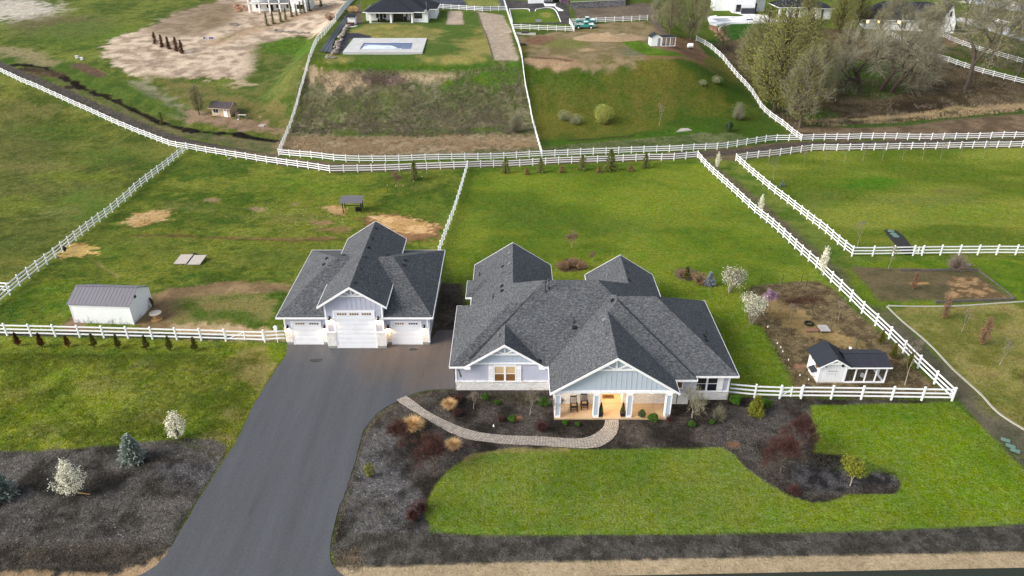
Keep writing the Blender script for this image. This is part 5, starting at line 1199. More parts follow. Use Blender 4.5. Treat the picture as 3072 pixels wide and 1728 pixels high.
rx0, rx1 = cw + .02, cw + 3.9 * wc / 2.45; ry0, ry1 = .05, 2.3; rh = 1.75
b_ = MB()
for xx in (rx0 + .05, rx0 + (rx1 - rx0) * .25, rx0 + (rx1 - rx0) * .5, rx0 + (rx1 - rx0) * .75, rx1 - .05):
    for yy in (ry0, ry1): b_.box(xx - .05, xx + .05, yy - .05, yy + .05, 0, rh)
b_.box(rx1 - .1, rx1, (ry0 + ry1) / 2 - .05, (ry0 + ry1) / 2 + .05, 0, rh)
for yy in (ry0, ry1): b_.box(rx0, rx1, yy - .06, yy + .06, 0, .14); b_.box(rx0, rx1, yy - .06, yy + .06, rh, rh + .12)
b_.box(rx1 - .12, rx1, ry0, ry1, 0, .14); b_.box(rx1 - .12, rx1, ry0, ry1, rh, rh + .12)
b_.bar((rx0, ry1 - .06, .9), (rx0 + 1.2, ry1 - .06, .1), .05, .09)
b_.bar((rx1 - 1.5, ry1 - .06, rh), (rx1 - .1, ry1 - .06, .3), .05, .09)
b_.build('run_frame', 'white_trim', t)
b_ = MB(); yc = (ry0 + ry1) / 2 + .1
for (ya, yb) in ((ry0 - .35, yc), (ry1 + .3, yc)):
    za, zb = rh + .1, rh + .62
    b_.add([(rx0 - .05, ya, za), (rx1 + .15, ya, za), (rx1 + .15, yb, zb), (rx0 - .05, yb, zb)], [(0, 1, 2, 3)])
    k = rx0
    while k < rx1 + .1: b_.bar((k, ya, za + .02), (k, yb, zb + .02), .03, .03); k += .24
b_.box(rx0, rx1 + .15, yc - .08, yc + .08, rh + .61, rh + .65)
b_.build('run_roof', 'metal_dark', t)
b_ = MB(); b_.box(rx0 - .05, rx1 + .17, ry0 - .38, ry0 - .33, rh + .0, rh + .12); b_.build('fascia', 'white_trim', t)
def wire(mb, x0, x1, y, z0, z1, st=.12, r=.004):
    x = x0
    while x <= x1: mb.box(x - r, x + r, y - r, y + r, z0, z1); x += st
    z = z0
    while z <= z1: mb.box(x0, x1, y - r, y + r, z - r, z + r); z += st
b_ = MB(); wire(b_, rx0, rx1, ry0, .14, rh, .25, .004); b_.build('wire_mesh', 'galv', t)
hx, hy = cx_ + rx0 + 2.1, A.y + 1.0
b_ = MB(); b_.cyl(0, 0, 0, .3, .16, 12); b_.cyl(0, 0, .3, .36, .05, 8); o = b_.build('poultry_waterer', 'white'); o.location = (hx, hy, zc); tag(o, 'small white poultry waterer inside the chicken run', 'waterer')
# pallet bench, tyre
p = G(2470, 990)
mk('weathered', (170, 170, 170), (196, 196, 194), scale=4, rough=.9)
t = thing('wooden_pallet', 'pale grey slatted pallet on the soil behind the chicken coop', 'pallet', (p.x, p.y, p.z + .12), 0)
for k in range(7): b_ = MB(); b_.box(-.5, .5, -.6 + k * .175, -.47 + k * .175, .1, .13); b_.build('slat', 'weathered', t)
b_ = MB(); [b_.box(xx, xx + .08, -.6, .6, 0, .1) for xx in (-.5, -.04, .42)]; b_.build('runner', 'old_wood', t)
p = G(2434, 990); mk('terracotta', (158, 118, 96), (134, 98, 80), scale=4, rough=.9)
t = thing('plank_bed', 'reddish plank platform left of the pale pallet', 'platform', (p.x, p.y, p.z), 0)
b_ = MB(); b_.box(-.65, .6, -.4, .1, .02, .14); b_.build('board', 'terracotta', t); b_ = MB(); b_.box(-.66, .61, -.43, -.4, 0, .12); b_.build('edge', 'old_wood', t)
p = G(2426, 973); b_ = MB()
b_.tube([(.38 * math.cos(a), .38 * math.sin(a), .12) for a in np.linspace(0, 6.2832, 21)], .1, 8, cap=False); o = b_.build('tyre', 'rubber', smooth=True); o.location = (p.x, p.y, p.z); tag(o, 'black tyre lying behind the plank platform', 'tyre')
p = G(2566, 1043); t = thing('hand_pump', 'grey green upright water hydrant behind the chicken run', 'hydrant', (p.x, p.y, p.z))
mk('hydrant_green', (74, 92, 88), rough=.6)
b_ = MB(); b_.cyl(0, 0, 0, .8, .04, 8); b_.build('pipe', 'hydrant_green', t); b_ = MB(); b_.tube([(0, 0, .78), (0, -.12, .82), (0, -.2, .72)], .05, 8); b_.bar((0, 0, .85), (.1, .3, .7), .03, .04); b_.build('head', 'hydrant_green', t)
p = G(2551, 1046); b_ = MB(); b_.tube([(0, 0, 0), (0, 0, .12), (0, 0, .2)], [.13, .16, .05], 12); o = b_.build('feed_bowl', 'white'); o.location = p; tag(o, 'white upturned bowl beside the green hydrant', 'bowl')
# garden beside the lane: timbers, wheelbarrow
def timbers(p0, p1, n, lab, hgt=.3):
    A = G(*p0); B = G(*p1); d = B - A
    t = thing('timber_edge', lab, 'garden timber', A)
    for k in range(n):
        a = A + d * (k / n); b2 = A + d * ((k + .98) / n); q = MB(); j = U(-.03, .03)
        q.bar(a + Vector((0, j, hgt / 2)), b2 + Vector((0, j, hgt / 2)), .15, hgt); kid(q.build('timber', 'timber_dark'), t)
mk('timber_dark', (84, 78, 74), (120, 114, 108), scale=3, rough=.9)
timbers((2700, 814), (2936, 813), 4, 'far row of dark railway timbers edging the garden plot'); timbers((2936, 813), (3044, 899), 3, 'slanting row of dark timbers on the right side of the garden plot', .22); timbers((2805, 910), (3040, 901), 4, 'near row of dark timbers at the front of the garden plot')
p = G(2897, 806); t = thing('wheelbarrow', 'grey wheelbarrow tipped behind the garden plot', 'wheelbarrow', (p.x, p.y, p.z), math.radians(15))
b_ = MB(); b_.add([(-.35, -.3, .5), (.4, -.3, .55), (.4, .3, .55), (-.35, .3, .5), (-.2, -.18, .22), (.22, -.18, .22), (.22, .18, .22), (-.2, .18, .22)], [(0, 1, 5, 4), (1, 2, 6, 5), (2, 3, 7, 6), (3, 0, 4, 7), (4, 5, 6, 7)]); b_.build('tray', 'galv', t)
for s_ in (-1, 1): b_ = MB(); b_.bar((-.4, s_ * .2, .2), (.95, s_ * .26, .5), .04, .04); b_.build('handle', 'raw_wood', t); b_ = MB(); b_.bar((.3, s_ * .2, .3), (.35, s_ * .22, 0), .03, .03); b_.build('leg', 'black', t)
b_ = MB(); b_.tube([(-.5, -.04, .18), (-.5, .04, .18)], .18, 14); b_.build('wheel', 'rubber', t)
# dark play mat with green rounds
mat_px = [(2652, 692), (2668, 689), (2690, 694), (2712, 712), (2733, 740), (2742, 764), (2716, 766), (2690, 738), (2662, 706)]
mk('mat_black', (44, 44, 46), (56, 56, 58), scale=6, rough=.9)
t = thing('ground_mat', 'black mat with three green rounds in the right paddock', 'mat', G(2690, 720))
P = [G(*q) for q in mat_px]; b_ = MB(); n = len(P); b_.add([p + Vector((0, 0, .1)) for p in P] + [p - Vector((0, 0, .1)) for p in P], [tuple(reversed(range(n)))] + [(i, (i + 1) % n, (i + 1) % n + n, i + n) for i in range(n)]); kid(b_.build('mat', 'mat_black'), t)
mk('mint', (112, 144, 136), (98, 128, 120), scale=5, rough=.7)
for q in ((2672, 696), (2680, 705), (2687, 712)):
    p = G(*q); b_ = MB(); b_.cyl(p.x, p.y, p.z + .1, p.z + .2, .42, 16); kid(b_.build('round', 'mint'), t)
for i, (q, lb) in enumerate((((3016, 1322), 'farthest'), ((3031, 1340), 'middle'), ((3045, 1354), 'nearest'))):
    p = G(*q); t = thing('valve_box', lb + ' of three pale green valve box lids at the right lawn edge', 'valve box', p, math.radians(-35), 'valve boxes at the right edge of the lawn')
    b_ = MB(); b_.box(-.33, .33, -.2, .2, .05, .1); b_.build('lid', 'mint', t); b_ = MB(); b_.box(-.3, .3, -.17, .17, -.1, .05); b_.build('box', 'black', t)

# tan shed beyond the ditch
A = G(637, 345); B = G(693, 354); ang, w_ = frame_of(A, B); w_ = 4.2; sc = mpp(A)
cen = (A + B) / 2; dp = 3.0; zb_ = min(A.z, B.z) - .1
t = thing('garden_shed', 'tan wooden shed with brown shingle roof and white door beyond the ditch', 'shed', (cen.x, cen.y, zb_), ang * .6)
b_ = MB(); b_.prism([(0, 0), (dp, 0), (dp, 2.2), (dp / 2, 2.95), (0, 2.2)], -w_ / 2, w_ / 2, axis='x'); b_.build('wall', 'tan_board', t)
b_ = MB(); b_.add([(-w_ / 2 - .5, -.45, 2.03), (w_ / 2 + .4, -.45, 2.03), (w_ / 2 + .4, dp / 2, 3.05), (-w_ / 2 - .5, dp / 2, 3.05), (w_ / 2 + .4, dp + .45, 2.03), (-w_ / 2 - .5, dp + .45, 2.03)], [(0, 1, 2, 3), (3, 2, 4, 5)]); b_.build('roof', 'shingle_brown', t)
b_ = MB(); b_.box(-w_ / 2 - .52, w_ / 2 + .42, -.49, -.455, 1.93, 2.06); b_.prism([(-.47, 2.05), (dp / 2, 3.06), (dp + .47, 2.05), (dp + .47, 1.9), (dp / 2, 2.92), (-.47, 1.9)], w_ / 2 + .4, w_ / 2 + .43, axis='x'); b_.build('fascia', 'tan_board', t)
b_ = MB(); b_.box(-w_ / 2 + .35, -w_ / 2 + 1.65, -.05, -.002, .9, 1.95); w1 = b_.build('window', 'white_trim', t)
for k in (0, 1): b_ = MB(); b_.box(-w_ / 2 + .43 + k * .59, -w_ / 2 + .97 + k * .59, -.06, -.051, .98, 1.88); kid_sub(b_.build('pane', 'glass'), w1)
b_ = MB(); b_.box(w_ / 2 - 1.45, w_ / 2 - .6, -.05, -.002, .05, 1.98); d_ = b_.build('door', 'white', t); b_ = MB(); b_.cyl(0, 0, 0, .02, .18, 10); q = b_.build('door_light', 'glass'); q.parent = d_; q.location = (w_ / 2 - 1.02, -.045, 1.68); q.rotation_euler = (math.pi / 2, 0, 0)
p = G(655, 356); t = thing('bicycle', 'small dark bicycle leaning on the tan shed', 'bicycle', (p.x, p.y + .3, p.z), ang * .6)
for xx in (-.42, .42): b_ = MB(); b_.tube([(xx + .28 * math.cos(a), 0, .3 + .28 * math.sin(a)) for a in np.linspace(0, 6.2832, 15)], .025, 5, cap=False); b_.build('wheel', 'rubber', t)
b_ = MB(); b_.bar((-.42, 0, .3), (-.15, 0, .65), .03, .03); b_.bar((-.15, 0, .65), (.3, 0, .65), .03, .03); b_.bar((.3, 0, .7), (.42, 0, .3), .03, .03); b_.bar((-.42, 0, .3), (0, 0, .28), .03, .03); b_.bar((0, 0, .28), (.3, 0, .65), .03, .03); b_.build('frame', 'rust_brown', t)
b_ = MB(); b_.bar((.3, -.22, .82), (.3, .22, .82), .03, .03); b_.build('handlebar', 'black', t)
p = G(712, 352); t = thing('hutch', 'rough wooden hutch with pale lid beside the tan shed', 'hutch', (p.x, p.y, p.z), ang * .6)
b_ = MB(); b_.box(-.4, .4, 0, 1.3, 0, 1.05); b_.build('box', 'old_wood', t)
p = G(728, 357); t = thing('work_table', 'grey work table with pale top right of the tan shed', 'table', (p.x, p.y, p.z), ang * .6)
b_ = MB(); b_.box(-.9, .9, -.3, .4, .86, .92); b_.build('tabletop', 'grey_wood', t)
for xx in (-.8, .8):
    for yy in (-.2, .3): b_ = MB(); b_.box(xx - .03, xx + .03, yy - .03, yy + .03, 0, .86); b_.build('leg', 'galv', t)
p = G(715, 360); b_ = MB(); b_.tube([(0, 0, 0), (0, 0, .2)], [.16, .2], 12); o = b_.build('bucket', 'white'); o.location = p; tag(o, 'white bucket on the ground below the work table', 'bucket')
for q, lb in (((232, 176), 'left'), ((246, 181), 'right')):
    p = G(*q); t = thing('beehive', lb + ' of two small white hive boxes in the far left meadow', 'beehive', p, .2, 'white hive boxes in the far left meadow'); b_ = MB(); b_.box(-.3, .3, -.25, .25, .1, .65); b_.build('box', 'white', t); b_ = MB(); b_.box(-.35, .35, -.3, .3, .65, .74); b_.build('lid', 'white', t)
# ================================================================== FENCES
PH = 1.42
post_me = {}
def post_mesh():
    if 'p' not in post_me:
        b_ = MB(); b_.box(-.065, .065, -.065, .065, -.4, PH); b_.add([(-.085, -.085, PH), (.085, -.085, PH), (.085, .085, PH), (-.085, .085, PH), (0, 0, PH + .07)], [(0, 1, 4), (1, 2, 4), (2, 3, 4), (3, 0, 4), (3, 2, 1, 0)])
        o = b_.build('post', 'vinyl'); post_me['p'] = o.data; bpy.data.objects.remove(o)
    return post_me['p']
def resample_keep(P, step):
    out = [P[0]]
    for a, b in zip(P, P[1:]):
        L_ = (b - a).length; n = max(1, round(L_ / step))
        for k in range(1, n + 1): out.append(a.lerp(b, k / n))
    return out
def fence(pxs, label, step=2.44, name='rail_fence', cat='fence', skip_first=False, skip_last=False, group='white rail fences round the paddocks'):
    P = [G(*p) for p in pxs]
    return fence_w(P, label, step, name, cat, skip_first, skip_last, group)
def fence_w(P, label, step=2.44, name='rail_fence', cat='fence', skip_first=False, skip_last=False, group='white rail fences round the paddocks'):
    # walk the whole line with even spacing so bends do not add posts
    Q = [Vector((p.x, p.y, 0)) for p in P]; s = [0]
    for a, b in zip(Q, Q[1:]): s.append(s[-1] + (b - a).length)
    n = max(1, round(s[-1] / step)); pts = []
    for k in range(n + 1):
        t_ = s[-1] * k / n; i = min(max(j for j in range(len(s)) if s[j] <= t_ + 1e-6), len(Q) - 2)
        q = Q[i].lerp(Q[i + 1], (t_ - s[i]) / max(1e-6, s[i + 1] - s[i])); pts.append(Vector((q.x, q.y, hz(q.x, q.y))))
    root = thing(name, label, cat, pts[0], 0, group)
    for z in (.38, .78, 1.2):
        mb = MB()
        for a, b in zip(pts, pts[1:]): mb.bar(a + Vector((0, 0, z)), b + Vector((0, 0, z)), .045, .145)
        kid(mb.build('rail', 'vinyl'), root)
    m_ = len(pts); k = 0
    for i, p in enumerate(pts):
        if (i == 0 and skip_first) or (i == m_ - 1 and skip_last): continue
        d = pts[min(i + 1, m_ - 1)] - pts[max(i - 1, 0)]
        if k < 100:
            o = bpy.data.objects.new('post', post_mesh()); COL.objects.link(o); o.parent = root; o.location = p - pts[0]; o.rotation_euler = (0, 0, math.atan2(d.y, d.x)); k += 1
    return root
def gate_w(A, B, label, group='white rail gates in the fences'):
    root = thing('rail_gate', label, 'gate', A, math.atan2(B.y - A.y, B.x - A.x), group)
    L_ = (B - A).length
    for z in (.34, .74, 1.16): mb = MB(); mb.box(.12, L_ - .12, -.022, .022, z - .07, z + .07); mb.build('rail', 'vinyl', root)
    for x in (.12, L_ / 2, L_ - .12): mb = MB(); mb.box(x - .05, x + .05, -.04, .04, .22, 1.26); mb.build('stile', 'vinyl', root)
    mb = MB(); mb.bar((.15, 0, .28), (L_ / 2, 0, 1.1), .03, .07); mb.build('brace', 'vinyl', root)
    return root
f1a = [(-60, 194), (0, 217), (64, 248), (195, 305), (324, 364), (430, 408), (517, 443), (562, 449)]
fence(f1a, 'long white rail fence curving down from the left edge along the gravel lane')
fence([(562, 449), (592, 455), (700, 473), (840, 495), (990, 518)], 'white rail fence between the fence junction and the bend at the pool lot corner', skip_first=True)
fence([(990, 518), (1028, 517), (1194, 513), (1403, 505)], 'white rail fence along the far edge of the left pasture, near side of the lane', skip_first=True)
fence([(1403, 505), (1487, 502), (1656, 493), (1775, 489), (1855, 486), (2012, 482), (2052, 478), (2092, 474)], 'white rail fence behind the row of small pines at the big lawn', skip_first=True)
fence([(2092, 474), (2141, 527), (2183, 565), (2215, 595), (2249, 627), (2288, 659), (2330, 695), (2398, 761), (2451, 808), (2507, 864), (2539, 893), (2569, 926), (2604, 958), (2642, 993), (2680, 1031), (2720, 1071), (2761, 1113), (2855, 1203)], 'long white rail fence running down the right side of the big lawn past the coop', skip_first=True)
A0 = G(2186, 1186); A1 = G(2338, 1196); A2 = G(2402, 1196); A3 = G(2855, 1203)
fence_w([A0, G(2257, 1193), A1], 'short white rail fence from the right corner of the house to the small gate', skip_first=True)
gate_w(A1, A2, 'white rail gate in the fence in front of the coop yard')
fence_w([A2, G(2567, 1198), A3], 'white rail fence in front of the chicken coop yard', skip_last=True)
fence([(837, 467), (1015, 485), (1056, 487), (1225, 486), (1427, 481), (1588, 474), (1626, 472)], 'white rail fence below the brushy bank of the pool lot, far side of the lane')
fence([(1626, 472), (1781, 465), (1932, 459), (2045, 455), (2082, 452), (2163, 449), (2223, 439), (2282, 429), (2310, 424), (2403, 423)], 'white rail fence below the hillside meadow, far side of the lane', skip_first=True)
fence([(2403, 423), (2471, 421), (2686, 419), (2982, 416), (3110, 415), (3330, 415)], 'white rail fence below the woodland, running off the right edge', skip_first=True)
fence([(2207, 483), (2233, 479), (2318, 470), (2382, 461), (2414, 456), (2445, 452), (2519, 453), (2596, 451), (2789, 448), (2978, 444), (3110, 442), (3330, 442)], 'white rail fence behind the row of thin saplings in the right paddock')
fence([(2207, 483), (2275, 543), (2310, 572), (2346, 600), (2408, 648), (2475, 701), (2527, 747), (2555, 769)], 'white rail fence down the left side of the right paddock', skip_first=True)
fence([(2555, 769), (2612, 769), (2672, 768), (2738, 767)], 'short white rail fence in front of the black mat at the right paddock corner', skip_first=True)
gate_w(G(2738, 767), G(2765, 767), 'narrow white rail gate right of the black mat in the right paddock')
fence([(2765, 767), (2825, 766), (2996, 765), (3110, 766), (3330, 766)], 'white rail fence behind the garden plot, running off the right edge')
fence([(562, 449), (409, 572), (391, 592), (350, 626), (304, 663), (254, 702), (171, 772), (105, 823), (36, 881), (6, 905), (-50, 955)], 'long white rail fence slanting down the left side of the left pasture', skip_first=True)
fence([(-60, 876), (36, 879)], 'short stub of white rail fence at the left edge', skip_last=True)
B0 = G(-50, 1006); B1 = G(678, 1024); B2 = G(795, 1027); B3 = G(857, 1024)
fence_w([B0, G(12, 1007), G(234, 1012), G(460, 1018), B1], 'white rail fence in front of the white shed with a row of small arborvitae')
gate_w(B1, B2, 'wide white rail gate left of the garage')
fence_w([B2, B3], 'short white rail fence between the wide gate and the garage', skip_last=True)
fence([(1403, 505), (1391, 545), (1378, 590), (1352, 668), (1322, 752), (1300, 830)], 'white rail fence between the left pasture and the big lawn, ending behind the garage', skip_first=True)
fence([(837, 467), (854, 427), (862, 405), (878, 362), (890, 326), (902, 280), (914, 238), (925, 203), (934, 171), (952, 127), (974, 107), (1008, 66)], 'white rail fence climbing the hill on the left side of the pool lot', skip_first=True)
fence([(1626, 472), (1606, 401), (1588, 318), (1572, 238), (1565, 179), (1553, 131), (1537, 87), (1523, 44), (1510, -2)], 'white rail fence climbing the hill on the right side of the pool lot', skip_first=True)
fence([(1306, 26), (1374, 30), (1449, 35), (1520, 33)], 'white rail fence across the top of the pool lot right of the dark roofed house', group='white rail fences round the paddocks')
fence([(1537, 88), (1584, 90), (1660, 93), (1722, 95)], 'white rail fence below the small curbed lawn, left of the teal pickup', skip_first=True)
fence([(1722, 95), (1708, 72)], 'very short white rail fence at the back bumper of the teal pickup', skip_first=True)
fence([(1708, 72), (1771, 69), (1835, 67), (1894, 65), (1942, 62)], 'white rail fence behind the teal pickup', skip_first=True)
fence([(2403, 423), (2350, 381), (2306, 350), (2282, 328), (2255, 282), (2211, 234), (2167, 179), (2127, 143), (2088, 123)], 'white rail fence curving up the hill beside the big willow trees', skip_first=True)
fence([(2636, 93), (2684, 117), (2728, 139), (2787, 171), (2839, 185), (2922, 215), (3010, 238), (3110, 262)], 'white rail fence seen through the bare trees in the upper right')
fence([(2795, 99), (2867, 131), (2922, 150), (3000, 172), (3110, 205)], 'white rail fence below the lane, right of the gabled house')
fence([(2942, 56), (3002, 74), (3072, 91), (3120, 102)], 'white rail fence along the far white lane in the upper right corner')
fence([(3010, 6), (3072, 28), (3120, 44)], 'white rail fence at the very top right corner')
# tall privacy fence at the top of the pool lot
P = [G(1008, 66), G(1035, 30), G(1075, -12)]
pf = thing('privacy_fence', 'tall solid white board fence climbing beside the dark roofed house', 'fence', P[0])
for a, b in zip(P, P[1:]):
    L_ = (b - a).length; n = max(1, round(L_ / 2.44))
    for k in range(n):
        q0 = a.lerp(b, k / n); q1 = a.lerp(b, (k + 1) / n); q0.z = hz(q0.x, q0.y); q1.z = hz(q1.x, q1.y)
        mb = MB(); d = q1 - q0
        for j in range(10): s0 = q0 + d * (j / 10); s1 = q0 + d * ((j + .93) / 10); mb.add([s0 + Vector((0, 0, .05)), s1 + Vector((0, 0, .05)), s1 + Vector((0, 0, 1.75)), s0 + Vector((0, 0, 1.75)), s0 + Vector((.04, .04, .05)), s1 + Vector((.04, .04, .05)), s1 + Vector((.04, .04, 1.75)), s0 + Vector((.04, .04, 1.75))], [(0, 1, 2, 3), (7, 6, 5, 4), (3, 2, 6, 7), (0, 3, 7, 4), (1, 5, 6, 2)])
        mb.bar(q0 + Vector((0, 0, 1.8)), q1 + Vector((0, 0, 1.8)), .07, .1); kid(mb.build('panel', 'vinyl'), pf)
        mb = MB(); mb.box(q0.x - .07, q0.x + .07, q0.y - .07, q0.y + .07, q0.z - .3, q0.z + 1.95); kid(mb.build('post', 'vinyl'), pf)
# small things at the fences
p = G(834, 1028); t = thing('bird_house', 'white wire lantern bird feeder on a post by the garage fence', 'bird feeder', (p.x, p.y, 0))
b_ = MB(); b_.cyl(0, 0, 0, 1.5, .035, 8); b_.build('post', 'vinyl', t)
b_ = MB(); b_.box(-.14, .14, -.14, .14, 1.5, 1.54)
for xx in (-.12, .12):
    for yy in (-.12, .12): b_.box(xx - .02, xx + .02, yy - .02, yy + .02, 1.54, 1.8)
b_.add([(-.18, -.18, 1.8), (.18, -.18, 1.8), (.18, .18, 1.8), (-.18, .18, 1.8), (0, 0, 2.0)], [(0, 1, 4), (1, 2, 4), (2, 3, 4), (3, 0, 4), (3, 2, 1, 0)]); b_.build('feeder', 'white', t)
p = G(193, 760); mb = MB(); mb.tube([(0, 0, .05), (0, 0, .35), (0, 0, .62), (0, .02, .75)], [.1, .24, .15, .03], 9); o = mb.build('feed_bag', 'black'); o.location = (p.x + .2, p.y, p.z + .3); tag(o, 'black feed bag hung on the slanting fence above the sandy patch', 'bag')
for i, q in enumerate(((2298, 1008), (2326, 1058), (2336, 1070), (2342, 1083), (2359, 1108), (2393, 1155), (2419, 1168))):
    p = G(*q); lab = ['farthest of the thin black path lights along the coop yard edge', 'second path light down the coop yard edge, first of a close trio', 'third path light down the coop yard edge, middle of a close trio', 'fourth path light down the coop yard edge, last of a close trio', 'fifth path light down the coop yard edge', 'sixth path light, left of the coop', 'nearest path light, just behind the front rail fence'][i]
    t = thing('path_light', lab, 'path light', p, 0, 'thin path lights along the coop yard')
    b_ = MB(); b_.cyl(0, 0, 0, 1.0, .02, 6); b_.build('stake', 'black', t); b_ = MB(); b_.cyl(0, 0, 1.0, 1.15, .045, 8); b_.build('lamp_head', 'white', t)
for q in ((2282, 850), (2346, 850), (2403, 848), (2418, 862), (2252, 880), (2295, 935), (2296, 988)):
    p = G(*q); b_ = MB(); b_.box(-.02, .02, -.02, .02, 0, 1.1); o = b_.build('stake', 'black'); o.location = p; tag(o, 'thin dark metal stake at the edge of the coop yard', 'stake', 'metal stakes round the coop yard')
for i, q in enumerate(((1164, 583), (1189, 585), (1211, 584), (1242, 571), (1267, 556), (1282, 543), (1206, 534), (1228, 519))):
    p = G(*q); t = thing('fence_stake', 'thin green stake with pale tip round the caged saplings in the left pasture', 'stake', p, 0, 'green stakes round the caged saplings')
    b_ = MB(); b_.box(-.025, .025, -.025, .025, 0, 1.5); b_.build('stake', 'hydrant_green', t); b_ = MB(); b_.box(-.035, .035, -.035, .035, 1.5, 1.66); b_.build('tip', 'white', t)
# lawn board
p = G(252, 1482); b_ = MB(); b_.box(-.5, .5, -.03, .03, 0, .03); o = b_.build('wooden_lath', 'raw_wood'); o.location = (p.x, p.y, .04); o.rotation_euler = (0, 0, -.15); tag(o, 'thin pale wooden lath lying beside the white blossom tree in the left bed', 'lath')
p = G(1302, 1278); p = G(1481, 1279); b_ = MB(); b_.cyl(0, 0, 0, .22, .09, 8, .02); o = b_.build('garden_stone', 'white'); o.location = p; tag(o, 'small white ornament in the bed above the paver path', 'ornament')

# ================================================================== FAR BUILDINGS
def simple_house_root(name, label, p, rz=0): return thing(name, label, 'house', p, rz)
# 1: white two storey walkout house, top left
A = G(747, 39); B = G(918, 37); w_ = B.x - A.x; sc = mpp(A); print('H1', A, B, w_)
t = thing('walkout_house', 'white two storey walkout house with deck and four white pillars, top left', 'house', (A.x, A.y, A.z - .1))
dw = w_ * 122 / 171
b_ = MB(); b_.box(.2, dw, 3.2, 11, -1, 5.9); b_.box(dw, w_, 0, 11, -1, 5.9); b_.build('wall', 'white_lap', t)
b_ = MB(); b_.box(-.1, dw, 0, 3.2, 2.75, 3.0); b_.build('deck', 'white', t)
for k in range(5):
    xx = dw * k / 4.02; b_ = MB(); b_.box(xx, xx + .42, 0, .42, -.5, 5.8); b_.build('column', 'white_trim', t)
b_ = MB()
for z in (3.2, 3.5, 3.8, 4.05): b_.box(0, dw, .1, .15, z, z + .05)
b_.build('railing', 'black', t)
for k in range(4):
    a = dw * (k + .42) / 4.02
    if k == 1: a += .2
    for zz in (1.0, 4.2):
        ww = MB(); ww.box(a, a + 1.7, 3.12, 3.2, zz, zz + 1.35); wn = ww.build('window', 'white_trim', t)
        for j in (0, 1): ww = MB(); ww.box(a + .1 + j * .8, a + .8 + j * .8, 3.1, 3.115, zz + .1, zz + 1.25); kid_sub(ww.build('pane', 'glass'), wn)
b_ = MB(); b_.box(dw * .47, dw * .53, 3.1, 3.19, 0, 2.1); b_.build('door', 'dark_wood', t)
ww = MB(); ww.box(dw + 2.2, dw + 4.6, -.06, -.002, 1.2, 2.7); wn = ww.build('window', 'white_trim', t)
for j in (0, 1): ww = MB(); ww.box(dw + 2.3 + j * 1.18, dw + 3.35 + j * 1.18, -.075, -.061, 1.3, 2.6); kid_sub(ww.build('pane', 'glass'), wn)
rfm = MB(); fam = MB(); hip(rfm, fam, -.7, w_ + .6, -.6, 11.6, 5.9, .4); rfm.build('roof', 'shingle_dark', t); fam.build('fascia', 'white', t)
# 2: dark roofed house with patio behind the pool
A = G(1113, 70); B = G(1238, 70); d0 = A; w_ = B.x - A.x; print('H2', A, w_)
k_ = mpp(A)
t = thing('patio_house', 'white house with dark hipped roof and three pillared patio behind the pool', 'house', (A.x, A.y, A.z))
X = lambda px: (px - 1113) * k_
b_ = MB(); b_.box(X(1093), X(1283), 3.2, 13, -1.5, 2.75); b_.box(X(1240), X(1283), .9, 4, -1.5, 2.75); b_.box(X(1284), X(1304), 6, 14, -1.5, 2.75); b_.build('wall', 'white_board', t)
b_ = MB(); b_.box(X(1108), X(1242), -.1, 3.2, -.3, .1); b_.build('patio_floor', 'concrete', t)
for px in (1109, 1171, 1234): b_ = MB(); b_.box(X(px), X(px) + .48, 0, .48, .1, 2.7); b_.build('column', 'white_trim', t)
b_ = MB(); b_.box(X(1108), X(1240), 0, .3, 2.5, 2.75); b_.build('beam', 'white_trim', t)
rfm = MB(); fam = MB()
hip(rfm, fam, X(1090), X(1285), .4, 13.5, 2.76, .5); hip(rfm, fam, X(1104), X(1243), -.6, 9.5, 2.765, .5); hip(rfm, fam, X(1200), X(1307), 5.4, 16, 2.77, .5)
rfm.build('roof', 'shingle_dark', t); fam.build('fascia', 'white', t)
for a, b2, z0_, z1_, m_ in ((1124, 1132, .9, 2.1, 'glass'), (1135, 1143, 0.1, 2.2, 'dark_wood'), (1146, 1154, .9, 2.1, 'glass'), (1176, 1206, .1, 2.3, 'glass'), (1215, 1219, 1.2, 2.0, 'glass'), (1227, 1232, .1, 2.2, 'dark_wood')):
    b_ = MB(); b_.box(X(a), X(b2), 3.12, 3.19, z0_, z1_); b_.build('window' if 'glass' == m_ else 'door', m_, t)
ww = MB(); ww.box(X(1243), X(1266), .82, .898, 1.1, 2.45); wn = ww.build('window', 'black', t); ww = MB(); ww.box(X(1245), X(1264), .8, .815, 1.2, 2.35); kid_sub(ww.build('pane', 'glass'), wn)
b_ = MB(); b_.tube([(X(1281), .5, 2.6), (X(1281), .5, 5.5)], .04, 6); b_.build('mast', 'galv', t)
b_ = MB(); b_.tube([(X(1279), .3, 3.0), (X(1279), .1, 3.05)], [.05, .42], 14); b_.build('satellite_dish', 'galv', t)
p = G(1144, 67); t = thing('patio_table', 'black patio table with chairs under the patio roof', 'patio table', (p.x, p.y + 1, A.z + .1)); b_ = MB(); b_.box(-1, 1, -.5, .5, .7, .75); b_.build('tabletop', 'black', t)
for xx in (-.9, .9): b_ = MB(); b_.box(xx - .04, xx + .04, -.4, .4, 0, .7); b_.build('leg', 'black', t)
for i, xx in enumerate((-.7, 0, .7)): c = thing('patio_chair', 'black patio chair at the near side of the table behind the pool, ' + ('left', 'middle', 'right')[i], 'chair', (p.x + xx, p.y + .3, A.z + .1), 0, 'black chairs on the far patio'); b_ = MB(); b_.box(-.22, .22, -.2, .22, .4, .45); b_.build('seat', 'black', c); b_ = MB(); b_.box(-.22, .22, -.24, -.2, .4, .95); b_.build('backrest', 'black', c)
